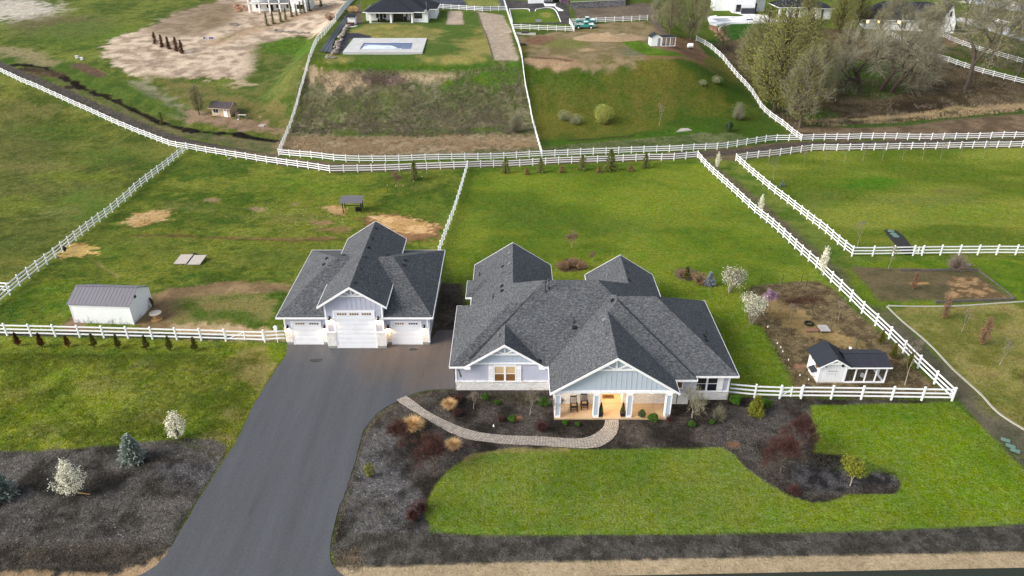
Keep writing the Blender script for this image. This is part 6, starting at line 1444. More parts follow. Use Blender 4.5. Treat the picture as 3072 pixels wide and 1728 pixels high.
p = G(1214, 66); t = thing('barbecue', 'black barbecue grill on the right of the patio behind the pool', 'barbecue', (p.x, p.y + 1.4, A.z + .1)); b_ = MB(); b_.box(-.35, .35, -.25, .25, .1, .85); b_.build('cabinet', 'black', t); b_ = MB(); b_.tube([(-.35, 0, .95), (.35, 0, .95)], .27, 12); b_.build('lid', 'black', t)
# hot tub shed
p = G(1052, 78); t = thing('hot_tub_shelter', 'small white shelter with dark roof and hot tub beside the rock wall', 'shelter', (p.x, p.y + .6, p.z))
b_ = MB(); b_.box(-.9, 1.1, .6, 2.2, 0, 2.1); b_.build('wall', 'white_lap', t); b_ = MB(); b_.add([(-1.2, .2, 2.05), (1.3, .2, 2.05), (1.3, 2.5, 2.5), (-1.2, 2.5, 2.5), (-1.2, .2, 2.15), (1.3, .2, 2.15), (1.3, 2.5, 2.6), (-1.2, 2.5, 2.6)], [(0, 3, 2, 1), (4, 5, 6, 7), (0, 1, 5, 4), (1, 2, 6, 5), (3, 0, 4, 7), (2, 3, 7, 6)]); b_.build('roof', 'shingle_dark', t)
b_ = MB(); b_.box(-1.0, .8, -1.1, .5, 0, .75); b_.build('tub', 'rust_brown', t); b_ = MB(); b_.tube([(.1, -.4, -.1), (.1, -.4, .06)], 1.7, 20); b_.build('pad', 'white', t)
# pool and deck
dk = [G(1028, 156), G(1266, 156), G(1281, 114), G(1062, 114)]; zd = max(p.z for p in dk) + .1
print('deck', [tuple(round(c, 1) for c in p) for p in dk])
# level deck: corners placed at one height
def at_z(px, py, z):
    u = (px - 1536) / FPX; v = (py - 864) / FPX; d = (CAM_H - z) / (SP + v * CP); return Vector((u * d, d * (CP - v * SP), z))
DK = [at_z(*q, zd) for q in ((1028, 156), (1267, 156), (1281, 114), (1061, 114))]
PL = [at_z(*q, zd) for q in ((1078, 147), (1233, 147), (1238, 129), (1091, 129))]
t = thing('swimming_pool', 'rectangular blue pool, half iced over, in a pale concrete deck', 'swimming pool', DK[0])
mb = MB(); mb.add(DK + PL + [p - Vector((0, 0, 2)) for p in DK] + [p - Vector((0, 0, .5)) for p in PL], [(0, 1, 5, 4), (1, 2, 6, 5), (2, 3, 7, 6), (3, 0, 4, 7), (0, 8, 9, 1), (1, 9, 10, 2), (2, 10, 11, 3), (3, 11, 8, 0), (4, 5, 13, 12), (5, 6, 14, 13), (6, 7, 15, 14), (7, 4, 12, 15)]); mk('deck_pale', (204, 205, 206), (186, 187, 188), scale=.5, rough=.8); kid(mb.build('deck', 'deck_pale'), t)
mb = MB(); mb.add([p - Vector((0, 0, .12)) for p in PL], [(0, 1, 2, 3)]); kid(mb.build('water', 'pool_water'), t)
mk('tile_blue', (74, 96, 150), (92, 112, 164), scale=4, rough=.3)
mb = MB(); c0 = sum(PL, Vector()) / 4
for a, b in zip(PL, PL[1:] + PL[:1]): mb.bar(a.lerp(c0, .012) - Vector((0, 0, .06)), b.lerp(c0, .012) - Vector((0, 0, .06)), .25, .1)
kid(mb.build('tile_band', 'tile_blue'), t)
ic = []
for (u_, v_) in ((.03, .05), (.2, .02), (.45, .03), (.62, .02), (.82, .04), (.8, .16), (.74, .1), (.7, .3), (.66, .4), (.6, .55), (.45, .58), (.3, .62), (.12, .6), (.05, .4)):
    a = PL[0].lerp(PL[1], u_); b = PL[3].lerp(PL[2], u_); ic.append(a.lerp(b, v_ * 1.15) - Vector((0, 0, .1)))
mb = MB(); c_ = sum(ic, Vector()) / len(ic); mb.add(ic + [c_], [(i, (i + 1) % len(ic), len(ic)) for i in range(len(ic))]); kid(mb.build('ice', 'pool_ice'), t)
# neighbours along the top
A = G(1588, 12); k_ = mpp(A); t = thing('neighbour_house', 'white house at the top edge above the curbed lawn', 'house', (A.x, A.y + .6, A.z)); X = lambda px: (px - 1588) * k_
b_ = MB(); b_.box(X(1585), X(1632), 0, 8, -.5, 2.8); b_.box(X(1632), X(1690), 3, 10, -.5, 2.8); b_.build('wall', 'white_lap', t); rfm = MB(); fam = MB(); hip(rfm, fam, X(1580), X(1696), -.5, 10.5, 2.8, .5); rfm.build('roof', 'shingle_dark', t); fam.build('fascia', 'white', t)
b_ = MB(); b_.box(X(1640), X(1680), 2.9, 2.99, .1, 2.3); b_.build('patio_door', 'glass', t)
for i, px in enumerate((1638, 1646, 1655)): p = G(px, 12); c = thing('patio_chair', 'black and white cushioned chair on the white patio, ' + ('left', 'middle', 'right')[i] + ' of three', 'chair', p + Vector((0, .5, .1)), 0, 'chairs on the white patio at the top edge'); b_ = MB(); b_.box(-.3, .3, -.3, .3, .1, .45); b_.build('seat', 'black', c); b_ = MB(); b_.box(-.3, .3, .3, .4, .1, .9); b_.build('backrest', 'galv', c)
A = G(1712, 27); B = G(1876, 18); t = thing('retaining_wall', 'long grey stone block retaining wall at the top edge', 'wall', A); b_ = MB(); q0, q1 = A, B
b_.add([q0, q1, q1 + Vector((0, 0, 1.6)), q0 + Vector((0, 0, 1.75)), q0 + Vector((0, .5, 0)), q1 + Vector((0, .5, 0)), q1 + Vector((0, .5, 1.6)), q0 + Vector((0, .5, 1.75))], [(0, 1, 2, 3), (3, 2, 6, 7), (1, 5, 6, 2), (0, 3, 7, 4), (5, 4, 7, 6)]); kid(b_.build('wall', 'grey_block'), t)
b_ = MB(); b_.bar(q0 + Vector((0, .25, 1.8)), q1 + Vector((0, .25, 1.66)), .6, .1); kid(b_.build('cap', 'concrete'), t)
# lawn behind that wall
b_ = MB(); q0 = A + Vector((0, .5, 1.7)); q1 = B + Vector((0, .5, 1.6)); b_.add([q0, q1, q1 + Vector((2, 9, .2)), q0 + Vector((0, 9, .2))], [(0, 1, 2, 3)]); mk('lawn_far', (72, 104, 34), (96, 118, 44), scale=.6, rough=1); tag(b_.build('lawn', 'lawn_far'), 'strip of lawn above the stone wall', kind='structure')
A = G(2196, 40); k_ = mpp(A); t = thing('neighbour_house', 'white modern house with tall narrow window above the right pool', 'house', (A.x, A.y, A.z)); X = lambda px: (px - 2196) * k_
b_ = MB(); b_.box(X(2198), X(2262), 0, 7, -.5, 5.2); b_.box(X(2150), X(2198), 4, 9, -.5, 4.5); b_.box(X(2262), X(2300), 3, 8, -.5, 4.5); b_.build('wall', 'white_lap', t)
b_ = MB(); b_.box(X(2190), X(2310), -.4, 8, 5.2, 5.5); b_.build('roof', 'shingle_dark', t)
ww = MB(); ww.box(X(2206), X(2220), -.08, -.002, .5, 2.6); wn = ww.build('window', 'black', t); ww = MB(); ww.box(X(2208), X(2218), -.1, -.081, .6, 2.5); kid_sub(ww.build('pane', 'glass'), wn)
b_ = MB(); b_.box(X(2222), X(2262), -.9, -.02, -.1, 1.6); b_.build('screen_box', 'metal_dark', t); b_ = MB(); b_.box(X(2263), X(2276), 2.9, 2.99, 0, 2.6); b_.build('door', 'dark_wood', t)
A = G(2340, 52); k_ = mpp(A); t = thing('pool_house', 'low white building with dark roof and open pillared corner right of the pool', 'house', (A.x, A.y, A.z - .3)); X = lambda px: (px - 2340) * k_
b_ = MB(); b_.box(X(2395), X(2470), 0, 9, -4, 3.3); b_.box(X(2440), X(2482), -2.5, 6, -4, 3.3); b_.build('wall', 'white_board', t)
for px in (2335, 2358, 2378): b_ = MB(); b_.box(X(px), X(px) + .6, 0, .6, -.5, 3.2); b_.build('column', 'white_trim', t)
b_ = MB(); b_.box(X(2382), X(2395), .3, .6, 0, 2.5); b_.build('door', 'dark_wood', t)
rfm = MB(); fam = MB(); hip(rfm, fam, X(2328), X(2476), -.8, 9.6, 3.3, .45); hip(rfm, fam, X(2434), X(2488), -3.1, 6.5, 3.31, .45); rfm.build('roof', 'shingle_dark', t); fam.build('fascia', 'white', t)
b_ = MB(); b_.box(X(2452), X(2458), -2.56, -2.5, -4, 3.1); b_.build('downspout', 'black', t)
pz = G(2200, 55).z + .15; PL = [at_z(*q, pz) for q in ((2155, 63), (2262, 60), (2240, 49), (2134, 56))]
t = thing('swimming_pool', 'blue pool with white stepped spa on the patio at the upper right', 'swimming pool', PL[0])
mb = MB(); mb.add(PL, [(0, 1, 2, 3)]); mk('pool_deep', (44, 68, 128), (52, 78, 140), scale=1, rough=.08, spec=.6); kid(mb.build('water', 'pool_deep'), t)
mb = MB(); c = PL[0].lerp(PL[1], .58)
for q, s_ in ((0, 2.6), (1, 1.9), (2, 1.1)): mb.tube([c + Vector((0, 1.0 + q * .4, -.1)), c + Vector((0, 1.0 + q * .4, .12 + q * .14))], s_, 18)
kid(mb.build('spa', 'white'), t)
# gabled house at the right
A = G(2720, 92); B = G(2842, 96); k_ = mpp(A); t = thing('gabled_house', 'long white house with dark roof and steep white front gable, upper right', 'house', (A.x, A.y, A.z), math.radians(-9)); X = lambda px: (px - 2720) * k_
b_ = MB(); b_.box(X(2600), X(2840), 0, 10, -3, 2.9); b_.build('wall', 'white_board', t)
rfm = MB(); fam = MB(); hip(rfm, fam, X(2590), X(2850), -.7, 11, 2.9, .75); rfm.build('roof', 'shingle_dark', t); fam.build('fascia', 'white', t)
b_ = MB(); b_.prism([(X(2803), -2), (X(2843), -2), (X(2843), 2.8), (X(2823), 7.8), (X(2803), 2.8)], -2.0, 5); b_.build('front_gable', 'white_board', t)
b_ = MB(); xa, xm, xb = X(2801), X(2823), X(2845); b_.add([(xa, -2.2, 2.6), (xm, -2.2, 8.0), (xm, 6, 8.0), (xa, 6, 2.6), (xb, -2.2, 2.6), (xb, 6, 2.6)], [(0, 1, 2, 3), (1, 4, 5, 2)]); b_.build('gable_roof', 'shingle_dark', t)
for a, b2 in ((2752, 2758), (2764, 2776), (2700, 2714)): ww = MB(); ww.box(X(a), X(b2), -.1, -.002, .6, 2.3); ww.build('window', 'glass', t)
ww = MB(); ww.box(X(2820), X(2826), -2.08, -2.002, 4.4, 5.8); ww.build('window', 'glass', t)
for i, px in enumerate((2601, 2633, 2690)):
    q = MB(); q.box(X(px), X(px) + .5, -.12, -.02, 2.0, 2.45); o = q.build('wall_lamp', 'lamp_glow', t)
for i, (px, py, w0, d0_, lb) in enumerate(((2120, -8, 14, 8, 'dark roofed house behind the bare trees at the top edge'), (2560, -12, 16, 9, 'distant dark roofed house behind the willow at the top edge'))):
    A = G(px, py); t = thing('distant_house', lb, 'house', A); b_ = MB(); b_.box(-w0 / 2, w0 / 2, 0, d0_, -1, 2.8); b_.build('wall', 'white_lap', t); rfm = MB(); fam = MB(); hip(rfm, fam, -w0 / 2 - .6, w0 / 2 + .6, -.6, d0_ + .6, 2.8, .5); rfm.build('roof', 'shingle_dark', t); fam.build('fascia', 'white', t)
# little white coop under the trees
A = G(1972, 138); t = thing('garden_shed', 'small white shed with dark roof and wire pen under the bare trees', 'shed', (A.x, A.y, A.z - .1), math.radians(4))
b_ = MB(); b_.prism([(-1.6, 0), (.9, 0), (.9, 2.1), (-.35, 2.8), (-1.6, 2.1)], 0, 2.6); b_.build('wall', 'white_lap', t)
b_ = MB(); b_.add([(-1.85, -.2, 2.0), (-.35, -.2, 2.9), (-.35, 2.8, 2.9), (-1.85, 2.8, 2.0), (1.15, -.2, 2.0), (1.15, 2.8, 2.0)], [(0, 1, 2, 3), (1, 4, 5, 2)]); b_.box(.9, 4.3, -.2, 2.4, 2.1, 2.16); b_.build('roof', 'shingle_dark', t)
b_ = MB(); b_.box(0, .6, -.05, -.002, .1, 1.9); b_.build('door', 'galv', t)
b_ = MB()
for xx in (1.0, 2.0, 3.0, 4.2):
    for yy in (-.1, 2.3): b_.box(xx - .05, xx + .05, yy - .05, yy + .05, 0, 2.1)
for z in (.05, 2.0):
    for yy in (-.1, 2.3): b_.box(1, 4.2, yy - .04, yy + .04, z, z + .1)
b_.build('pen_frame', 'white_trim', t); b_ = MB(); wire(b_, 1.0, 4.2, -.1, .1, 2.0, .3, .012); b_.build('wire_mesh', 'galv', t)
p = G(2070, 146); t = thing('propane_tank', 'small white rounded tank at the foot of the bare trees', 'tank', p); b_ = MB(); b_.tube([(-.7, 0, .75), (-.6, 0, .75), (.6, 0, .75), (.7, 0, .75)], [.25, .55, .55, .25], 14); b_.build('tank', 'white', t)
for xx in (-.4, .4): b_ = MB(); b_.box(xx - .08, xx + .08, -.3, .3, 0, .3); b_.build('foot', 'black', t)
# teal pickups
def pickup(px, py, lab, rz=0, body='teal_paint', scl=1):
    p = G(px, py); t = thing('pickup_truck', lab, 'pickup truck', p, rz, 'old teal pickups by the white fence')
    L_ = 5.3; W_ = 1.9
    b_ = MB()
    prof = [(-2.65, .55), (-2.65, 1.05), (2.45, 1.05), (2.6, .98), (2.65, .55), (2.2, .45), (2.1, .75), (1.85, .9), (1.5, .9), (1.25, .75), (1.15, .45), (-1.05, .45), (-1.15, .75), (-1.4, .9), (-1.75, .9), (-2.0, .75), (-2.1, .45), (-2.6, .45)]
    n = len(prof); b_.v = [(x, y, z) for y in (-W_ / 2, W_ / 2) for x, z in prof]; b_.f = [tuple(range(n)), tuple(reversed(range(n, 2 * n)))] + [(i, i + n, (i + 1) % n + n, (i + 1) % n) for i in range(n)]
    b_.build('body', body, t)
    b_ = MB(); b_.add([(1.15, -.9, 1.06), (2.5, -.88, 1.06), (2.5, .88, 1.06), (1.15, .9, 1.06), (1.1, -.8, 1.28), (2.42, -.78, 1.16), (2.42, .78, 1.16), (1.1, .8, 1.28)], [(0, 1, 5, 4), (1, 2, 6, 5), (2, 3, 7, 6), (3, 0, 4, 7), (4, 5, 6, 7)])
    b_.box(-2.62, -.32, -.95, -.85, 1.06, 1.16); b_.box(-2.62, -.32, .85, .95, 1.06, 1.16); b_.build('hood', 'truck_white', t)
    b_ = MB(); b_.add([(-.3, -.92, 1.06), (1.15, -.92, 1.06), (1.15, .92, 1.06), (-.3, .92, 1.06), (-.15, -.8, 1.66), (.75, -.8, 1.66), (.75, .8, 1.66), (-.15, .8, 1.66)], [(0, 1, 5, 4), (1, 2, 6, 5), (2, 3, 7, 6), (3, 0, 4, 7), (4, 5, 6, 7)]); b_.build('cab', body, t)
    b_ = MB(); b_.box(-.22, .84, -.84, .84, 1.66, 1.74); b_.build('cab_roof', 'truck_white', t)
    b_ = MB(); b_.add([(.0, -.915, 1.14), (.9, -.9, 1.14), (.7, -.845, 1.6), (.0, -.845, 1.6)], [(0, 1, 2, 3)]); b_.build('side_window', 'glass', t)
    b_ = MB(); b_.add([(1.15, -.85, 1.12), (1.15, .85, 1.12), (.82, .76, 1.62), (.82, -.76, 1.62)], [(0, 1, 2, 3)]); b_.build('windscreen', 'glass', t)
    b_ = MB(); b_.box(-2.55, -.4, -.82, .82, 1.055, 1.07); b_.build('bed', 'pipe_grey', t)
    for xx in (-1.58, 1.67):
        for s_ in (-1, 1):
            w1 = MB(); w1.tube([(xx, s_ * .98, .36), (xx, s_ * .76, .36)], .36, 16); wo = w1.build('wheel', 'rubber', t); w1 = MB(); w1.tube([(xx, s_ * 1.0, .36), (xx, s_ * .96, .36)], .2, 12); kid_sub(w1.build('hubcap', 'white'), wo)
    for s_ in (-1, 1): b_ = MB(); b_.tube([(2.64, s_ * .7, .82), (2.69, s_ * .7, .82)], .12, 10); b_.build('headlight', 'white', t)
    b_ = MB(); b_.box(2.62, 2.74, -.92, .92, .45, .58); b_.build('bumper', 'chrome', t); b_ = MB(); b_.box(-2.74, -2.63, -.92, .92, .45, .58); b_.build('bumper', 'chrome', t)
pickup(1753, 85, 'teal old pickup truck with white cab roof and hood, the nearer one', math.radians(-2))
pickup(1757, 71, 'darker teal old pickup parked behind the nearer pickup, mostly hidden', math.radians(-2))
# rock piles, tarp
def rock(mb, p, s):
    c = Vector(p); vs = []; n = 7
    for j, (h_, k) in enumerate(((0, .8), (.35, 1.0), (.7, .75), (.9, .35))):
        for i in range(n): a = 6.283 * i / n + j * .3; r = s * k * U(.75, 1.15); vs.append(c + Vector((r * math.cos(a), r * math.sin(a) * .8, s * h_ * 1.1)))
    fs = [(j * n + i, j * n + (i + 1) % n, (j + 1) * n + (i + 1) % n, (j + 1) * n + i) for j in range(3) for i in range(n)] + [tuple(range(3 * n, 4 * n))]
    mb.add(vs, fs)
rock_protos = []
for k in range(4):
    m_ = MB(); rock(m_, (0, 0, -.15), 1); o = m_.build('boulder', 'boulder'); rock_protos.append(o.data); bpy.data.objects.remove(o)
red_protos = []
for k in range(3): me_ = rock_protos[k].copy(); me_.materials.clear(); me_.materials.append(MATS['boulder_red']); red_protos.append(me_)
def boulder(px, py, s, label, group, dz=0, red=False):
    p = G(px, py); o = bpy.data.objects.new('boulder', random.choice(red_protos if red else rock_protos)); COL.objects.link(o)
    o.location = p + Vector((0, 0, dz)); o.scale = (s, s * U(.8, 1.1), s * U(.7, 1)); o.rotation_euler = (0, 0, U(0, 6)); tag(o, label, 'boulder', group)
ln = [(1003, 165), (1010, 150), (1016, 132), (1024, 114), (1032, 98), (1042, 84), (1050, 72)]
for k in range(52):
    f = k / 51 * (len(ln) - 1); i = min(int(f), len(ln) - 2); q = f - i
    boulder(ln[i][0] + (ln[i + 1][0] - ln[i][0]) * q + U(-7, 7) * (1.2 - f / 8), ln[i][1] + (ln[i + 1][1] - ln[i][1]) * q, U(.35, .75), 'pale boulder in the rock wall left of the pool deck', 'pale boulders in the wall beside the pool', dz=U(0, .5))
for k in range(20): boulder(825 + k * 5.3, 92 + 7 * math.sin(k / 19 * 1.6) + U(-2, 2), U(.35, .6), 'pale boulder in the row of stones on the tan slope', 'pale boulders in a row on the tan slope')
for k in range(34): boulder(U(703, 743), U(17, 37), U(.5, .95), 'tan boulder heaped left of the walkout house', 'tan boulders heaped beside the walkout house', red=True)
for k in range(60):
    f = R(); boulder(2138 + 40 * f + U(-14, 14), 78 + 46 * f + U(-3, 3), U(.4, .7), 'reddish boulder on the slope below the upper right pool', 'reddish boulders below the upper right pool', red=True)
for k in range(10): boulder(980 + k * 3, 172 + U(-4, 4), U(.3, .55), 'pale boulder at the foot of the rock wall by the climbing fence', 'pale boulders in the wall beside the pool')
for k in range(12):
    a = k / 12 * 6.283; boulder(701 + 13 * math.cos(a), 74 + 3.6 * math.sin(a), .42, 'dark stone in the fire pit ring on the tan yard', 'stones of the fire pit ring')
boulder(691, 478, .55, 'lone grey boulder on the grass in front of the far left fence', 'lone boulders')
tp = [(1060 - 12, 48), (1040, 70), (1022, 92), (1006, 118), (998, 140), (996, 160), (968, 168), (960, 158), (972, 138), (990, 118), (1004, 96), (1022, 72), (1038, 48)]
P = [G(*q) + Vector((0, 0, .25)) for q in tp]; mb = MB(); nn = len(tp)
half = 6
vs = []; fs = []
L1 = P[:6]; L2 = list(reversed(P[7:13]))
for j in range(6):
    for i in range(7):
        q = L2[5 - j].lerp(L1[j], i / 6) if False else L1[j].lerp(L2[j], i / 6); q.z = max(q.z, hz(q.x, q.y) + .15) + U(-.1, .25); vs.append(q)
fs = [(j * 7 + i, j * 7 + i + 1, (j + 1) * 7 + i + 1, (j + 1) * 7 + i) for j in range(5) for i in range(6)]
mb.add(vs, fs); tag(mb.build('tarp', 'tarp'), 'dark blue grey landscape tarp spread between the climbing fence and the rock wall', 'tarp')
# trampoline-like stand, blue toys
mk('blue_plastic', (50, 92, 190), rough=.5)
for i, (px, lb) in enumerate(((613, 'left'), (630, 'middle'), (637, 'right'))): p = G(px, 116); mb = MB(); mb.tube([(0, 0, 0), (0, 0, .25), (0, 0, .4)], [.2, .3, .2], 8); o = mb.build('plastic_bin', 'blue_plastic'); o.location = p; tag(o, lb + ' of three small blue bins on the tan slope', 'bin', 'blue bins on the tan slope')
p = G(1569, 137); t = thing('fire_bowl', 'round black fire bowl on legs beside the climbing right fence', 'fire bowl', p); b_ = MB(); b_.tube([(0, 0, .3), (0, 0, .5)], [.5, .8], 16); b_.build('bowl', 'black', t)
for a in (0, 2.1, 4.2): b_ = MB(); b_.bar((.4 * math.cos(a), .4 * math.sin(a), .35), (.5 * math.cos(a), .5 * math.sin(a), 0), .05, .05); b_.build('leg', 'black', t)
p = G(1616, 70); t = thing('garden_bench', 'small grey bench behind the white fence by the curbed lawn', 'bench', p); b_ = MB(); b_.box(-.8, .8, -.2, .25, .4, .46); b_.build('seat', 'galv', t); b_ = MB(); b_.box(-.8, .8, .25, .3, .46, 1.0); b_.build('backrest', 'galv', t)
for xx in (-.7, .7): b_ = MB(); b_.box(xx - .04, xx + .04, -.2, .25, 0, .4); b_.build('leg', 'black', t)
p = G(1831, 118); 
vs = []; mb = MB(); n1, n2 = 14, 26
for j in range(n1 + 1):
    for i in range(n2):
        a = 6.283 * i / n2; r = j / n1; x = 9.5 * r * math.cos(a); y = 4.0 * r * math.sin(a); X_, Y_ = p.x + x, p.y + y + 1
        h_ = 1.5 * (1 - r) ** .8 * (.6 + .8 * float(vnoise(np.array(X_ * .5), np.array(Y_ * .5), 3))); vs.append((X_, Y_, hz(X_, Y_) + h_ - .05))
fs = [(j * n2 + i, j * n2 + (i + 1) % n2, (j + 1) * n2 + (i + 1) % n2, (j + 1) * n2 + i) for j in range(n1) for i in range(n2)]
mb.add(vs, fs); mk('spoil', (150, 128, 100), (176, 154, 124), scale=1.2, rough=1, bump=.1); tag(mb.build('soil_heap', 'spoil', smooth=True), 'heap of tan soil below the teal pickup', 'soil heap')
# ================================================================== PLANTS
mk('leaf_white', (240, 236, 220), (208, 208, 182), scale=5, rough=.9, rnd=.05)
mk('leaf_pink', (196, 160, 192), (164, 128, 160), scale=5, rough=.9)
mk('leaf_spruce', (172, 184, 174), (122, 138, 126), scale=4, rough=.9, rnd=.08)
mk('leaf_bluespruce', (176, 184, 192), (128, 140, 150), scale=4, rough=.9)
mk('leaf_arbor', (91, 98, 42), (131, 126, 51), scale=6, rough=.9, rnd=.1)
mk('leaf_arbor_red', (131, 77, 42), (91, 53, 35), scale=6, rough=.9, rnd=.08)
mk('leaf_red', (96, 58, 54), (66, 44, 42), scale=3, rough=.9, rnd=.08)
mk('leaf_yellowgreen', (150, 152, 48), (108, 116, 36), scale=3, rough=.9, rnd=.08)
mk('leaf_willow', (158, 156, 78), (118, 120, 62), scale=.6, rough=.9, rnd=.12)
mk('leaf_green', (84, 128, 34), (50, 88, 24), scale=4, rough=.9, rnd=.1)
mk('leaf_darkgreen', (84, 110, 66), (60, 84, 48), scale=4, rough=.9, rnd=.1)
mk('leaf_pine', (142, 147, 77), (98, 105, 56), scale=4, rough=.9, rnd=.12)
mk('leaf_brown', (175, 138, 98), (135, 105, 77), scale=4, rough=.9, rnd=.1)
mk('leaf_straw', (226, 194, 142), (194, 156, 106), scale=6, rough=.95, rnd=.06)
mk('leaf_russet', (158, 118, 92), (122, 92, 72), scale=3, rough=.95, rnd=.1)
mk('twig', (164, 160, 138), (126, 124, 104), scale=2, rough=.95, rnd=.1)
mk('twig_pink', (158, 144, 132), (122, 110, 100), scale=3, rough=.95, rnd=.1)
mk('twig_green', (146, 146, 108), (112, 114, 82), scale=1, rough=.95, rnd=.1)
UP = Vector((0, 0, 1))
def sliver(mb, a, b, w_):
    d = b - a; r = d.cross(Vector((U(-1, 1), U(-1, 1), U(-1, 1))))
    if r.length < 1e-5: return
    r = r.normalized() * w_; o = len(mb.v); mb.v += [tuple(a - r), tuple(a + r), tuple(b)]; mb.f.append((o, o + 1, o + 2))
def grow(wood, ends, p, d, L_, r, lvl, maxl, spread=.55, nb=(2, 3), up=.25, seg=3, taper=.62, gn=5):
    pts = [p]; rs = [r]; q = p; dd = d
    for k in range(seg):
        dd = (dd + Vector((U(-1, 1), U(-1, 1), U(-.6, 1))) * .16 + UP * up * .12).normalized(); q = q + dd * (L_ / seg); pts.append(q); rs.append(r * (1 - (1 - taper) * (k + 1) / seg))
    wood.tube(pts, rs, gn if lvl < 2 else 3, cap=False)
    if lvl >= maxl: ends.append((q, dd, L_)); return
    n = random.randint(*nb)
    a0 = U(0, 6.28)
    for k in range(n):
        a = a0 + 6.28 * k / n + U(-.4, .4); s_ = dd.cross(Vector((math.cos(a), math.sin(a), .3))).normalized()
        nd = (dd * (1 - spread * .5) + s_ * spread * U(.7, 1.3) + UP * up * .3).normalized()
        st = pts[-1] if k == 0 or R() < .6 else pts[-2]
        grow(wood, ends, st, nd, L_ * U(.62, .82), rs[-1] * .8, lvl + 1, maxl, spread, nb, up, seg, taper, gn)
    if lvl >= 1: ends.append((q, dd, L_))
def make_tree(name, h, spread_r, maxl, twigs, leaves, leafsize, wood_m, crown_m, twig_m=None, trunk_r=None, clear=.25, spread=.6, up=.25, tw=.02, lean=(0, 0), nb=(2, 3), leafspread=.8, droop=0.0, multi=1):
    """returns (trunk mesh, [(part name, mesh)])"""
    wood = MB(); ends = []
    for m_ in range(multi):
        base = Vector((U(-.1, .1) * (multi > 1), U(-.1, .1) * (multi > 1), -.15)); L0 = h * clear
        d0 = Vector((lean[0] + (U(-.5, .5) if multi > 1 else 0), lean[1] + (U(-.5, .5) if multi > 1 else 0), 1)).normalized()
        grow(wood, ends, base, d0, L0 + .15, trunk_r or h * .022, 0, maxl, spread, nb, up)
    # fit to the wanted size
    zs = max(e[0].z for e in ends); rx = sorted(math.hypot(e[0].x - lean[0] * e[0].z, e[0].y) for e in ends)[int(len(ends) * .92)]
    kz = h * .92 / zs; kr = spread_r * .85 / max(rx, .01)
    def fit(v):
        f = kr + (1 - kr) * max(0, 1 - v[2] / (h * clear * .8)) if v[2] < h * clear * .8 else kr
        return (v[0] * f, v[1] * f, v[2] * kz)
    wood.v = [fit(v) for v in wood.v]; ends = [(Vector(fit(e[0])), e[1], e[2]) for e in ends]
    out = [('trunk', wood, wood_m)]
    sr = spread_r * leafspread * .35
    if twigs:
        tb = MB()
        for _ in range(twigs):
            e = random.choice(ends); a = e[0] + Vector((U(-1, 1), U(-1, 1), U(-1, 1))) * sr * .25
            d = (e[1] + Vector((U(-1, 1), U(-1, 1), U(-.7, 1))) * .9 - UP * droop).normalized(); sliver(tb, a, a + d * sr * U(.6, 1.6), tw)
        out.append(('twigs', tb, twig_m or 'twig'))
    if leaves:
        lb = MB()
        for _ in range(leaves):
            e = random.choice(ends); v = Vector((random.gauss(0, 1), random.gauss(0, 1), random.gauss(0, .9))) * sr * .5; p = e[0] + v - UP * droop * sr * R()
            a = Vector((U(-1, 1), U(-1, 1), U(-1, 1))).normalized(); b_ = a.cross(Vector((U(-1, 1), U(-1, 1), 1))).normalized(); s_ = leafsize * U(.6, 1.4); o = len(lb.v)
            lb.v += [tuple(p - a * s_), tuple(p + b_ * s_ * .6), tuple(p + a * s_), tuple(p - b_ * s_ * .6)]; lb.f.append((o, o + 1, o + 2, o + 3))
        out.append(('crown', lb, crown_m))
    res = []
    for n_, mb, m_ in out:
        o = mb.build(n_, m_); res.append((n_, o.data)); bpy.data.objects.remove(o)
    return res
def conifer(h, r, n, m, leaf, layers=True, base=.05, dens_=1.0, trunk='bark_dark', power=.9, ragged=.25):
    tr = MB(); tr.tube([(0, 0, -.1), (0, 0, h * .5), (0, 0, h * .96)], [h * .025 + .02, h * .015 + .01, .008], 6)
    lb = MB(); nb = max(40, int(n / 22)); per = max(6, n // nb)
    for k in range(nb):
        t_ = ((k + R()) / nb) ** 1.15; a = k * 2.39996 + U(-.5, .5); rr = (r * (1 - t_) ** power + .03 * r) * U(1 - ragged * 1.3, 1.0 + ragged * .35); z0_ = h * (base + (1 - base) * t_)
        tilt = .25 - .3 * (1 - t_) if layers else .9
        for _ in range(per):
            q = U(.25, 1.0) ** .8; rad = rr * q; w_ = rr * .22 * (1.1 - q) + leaf * .7
            p = Vector((rad * math.cos(a), rad * math.sin(a), z0_ + tilt * rad)) + Vector((U(-1, 1), U(-1, 1), U(-.7, .9))) * w_; p.z = max(p.z, .03)
            out = Vector((math.cos(a) + U(-.6, .6), math.sin(a) + U(-.6, .6), U(-.2, .8) + (0 if layers else .8))).normalized(); s_ = leaf * U(.6, 1.4); sd_ = out.cross(Vector((U(-1, 1), U(-1, 1), 1))).normalized() * s_ * .4; o = len(lb.v)
            lb.v += [tuple(p - out * s_), tuple(p + sd_), tuple(p + out * s_), tuple(p - sd_)]; lb.f.append((o, o + 1, o + 2, o + 3))
    a = tr.build('trunk', trunk); b_ = lb.build('crown', m); res = [('trunk', a.data), ('crown', b_.data)]; bpy.data.objects.remove(a); bpy.data.objects.remove(b_); return res
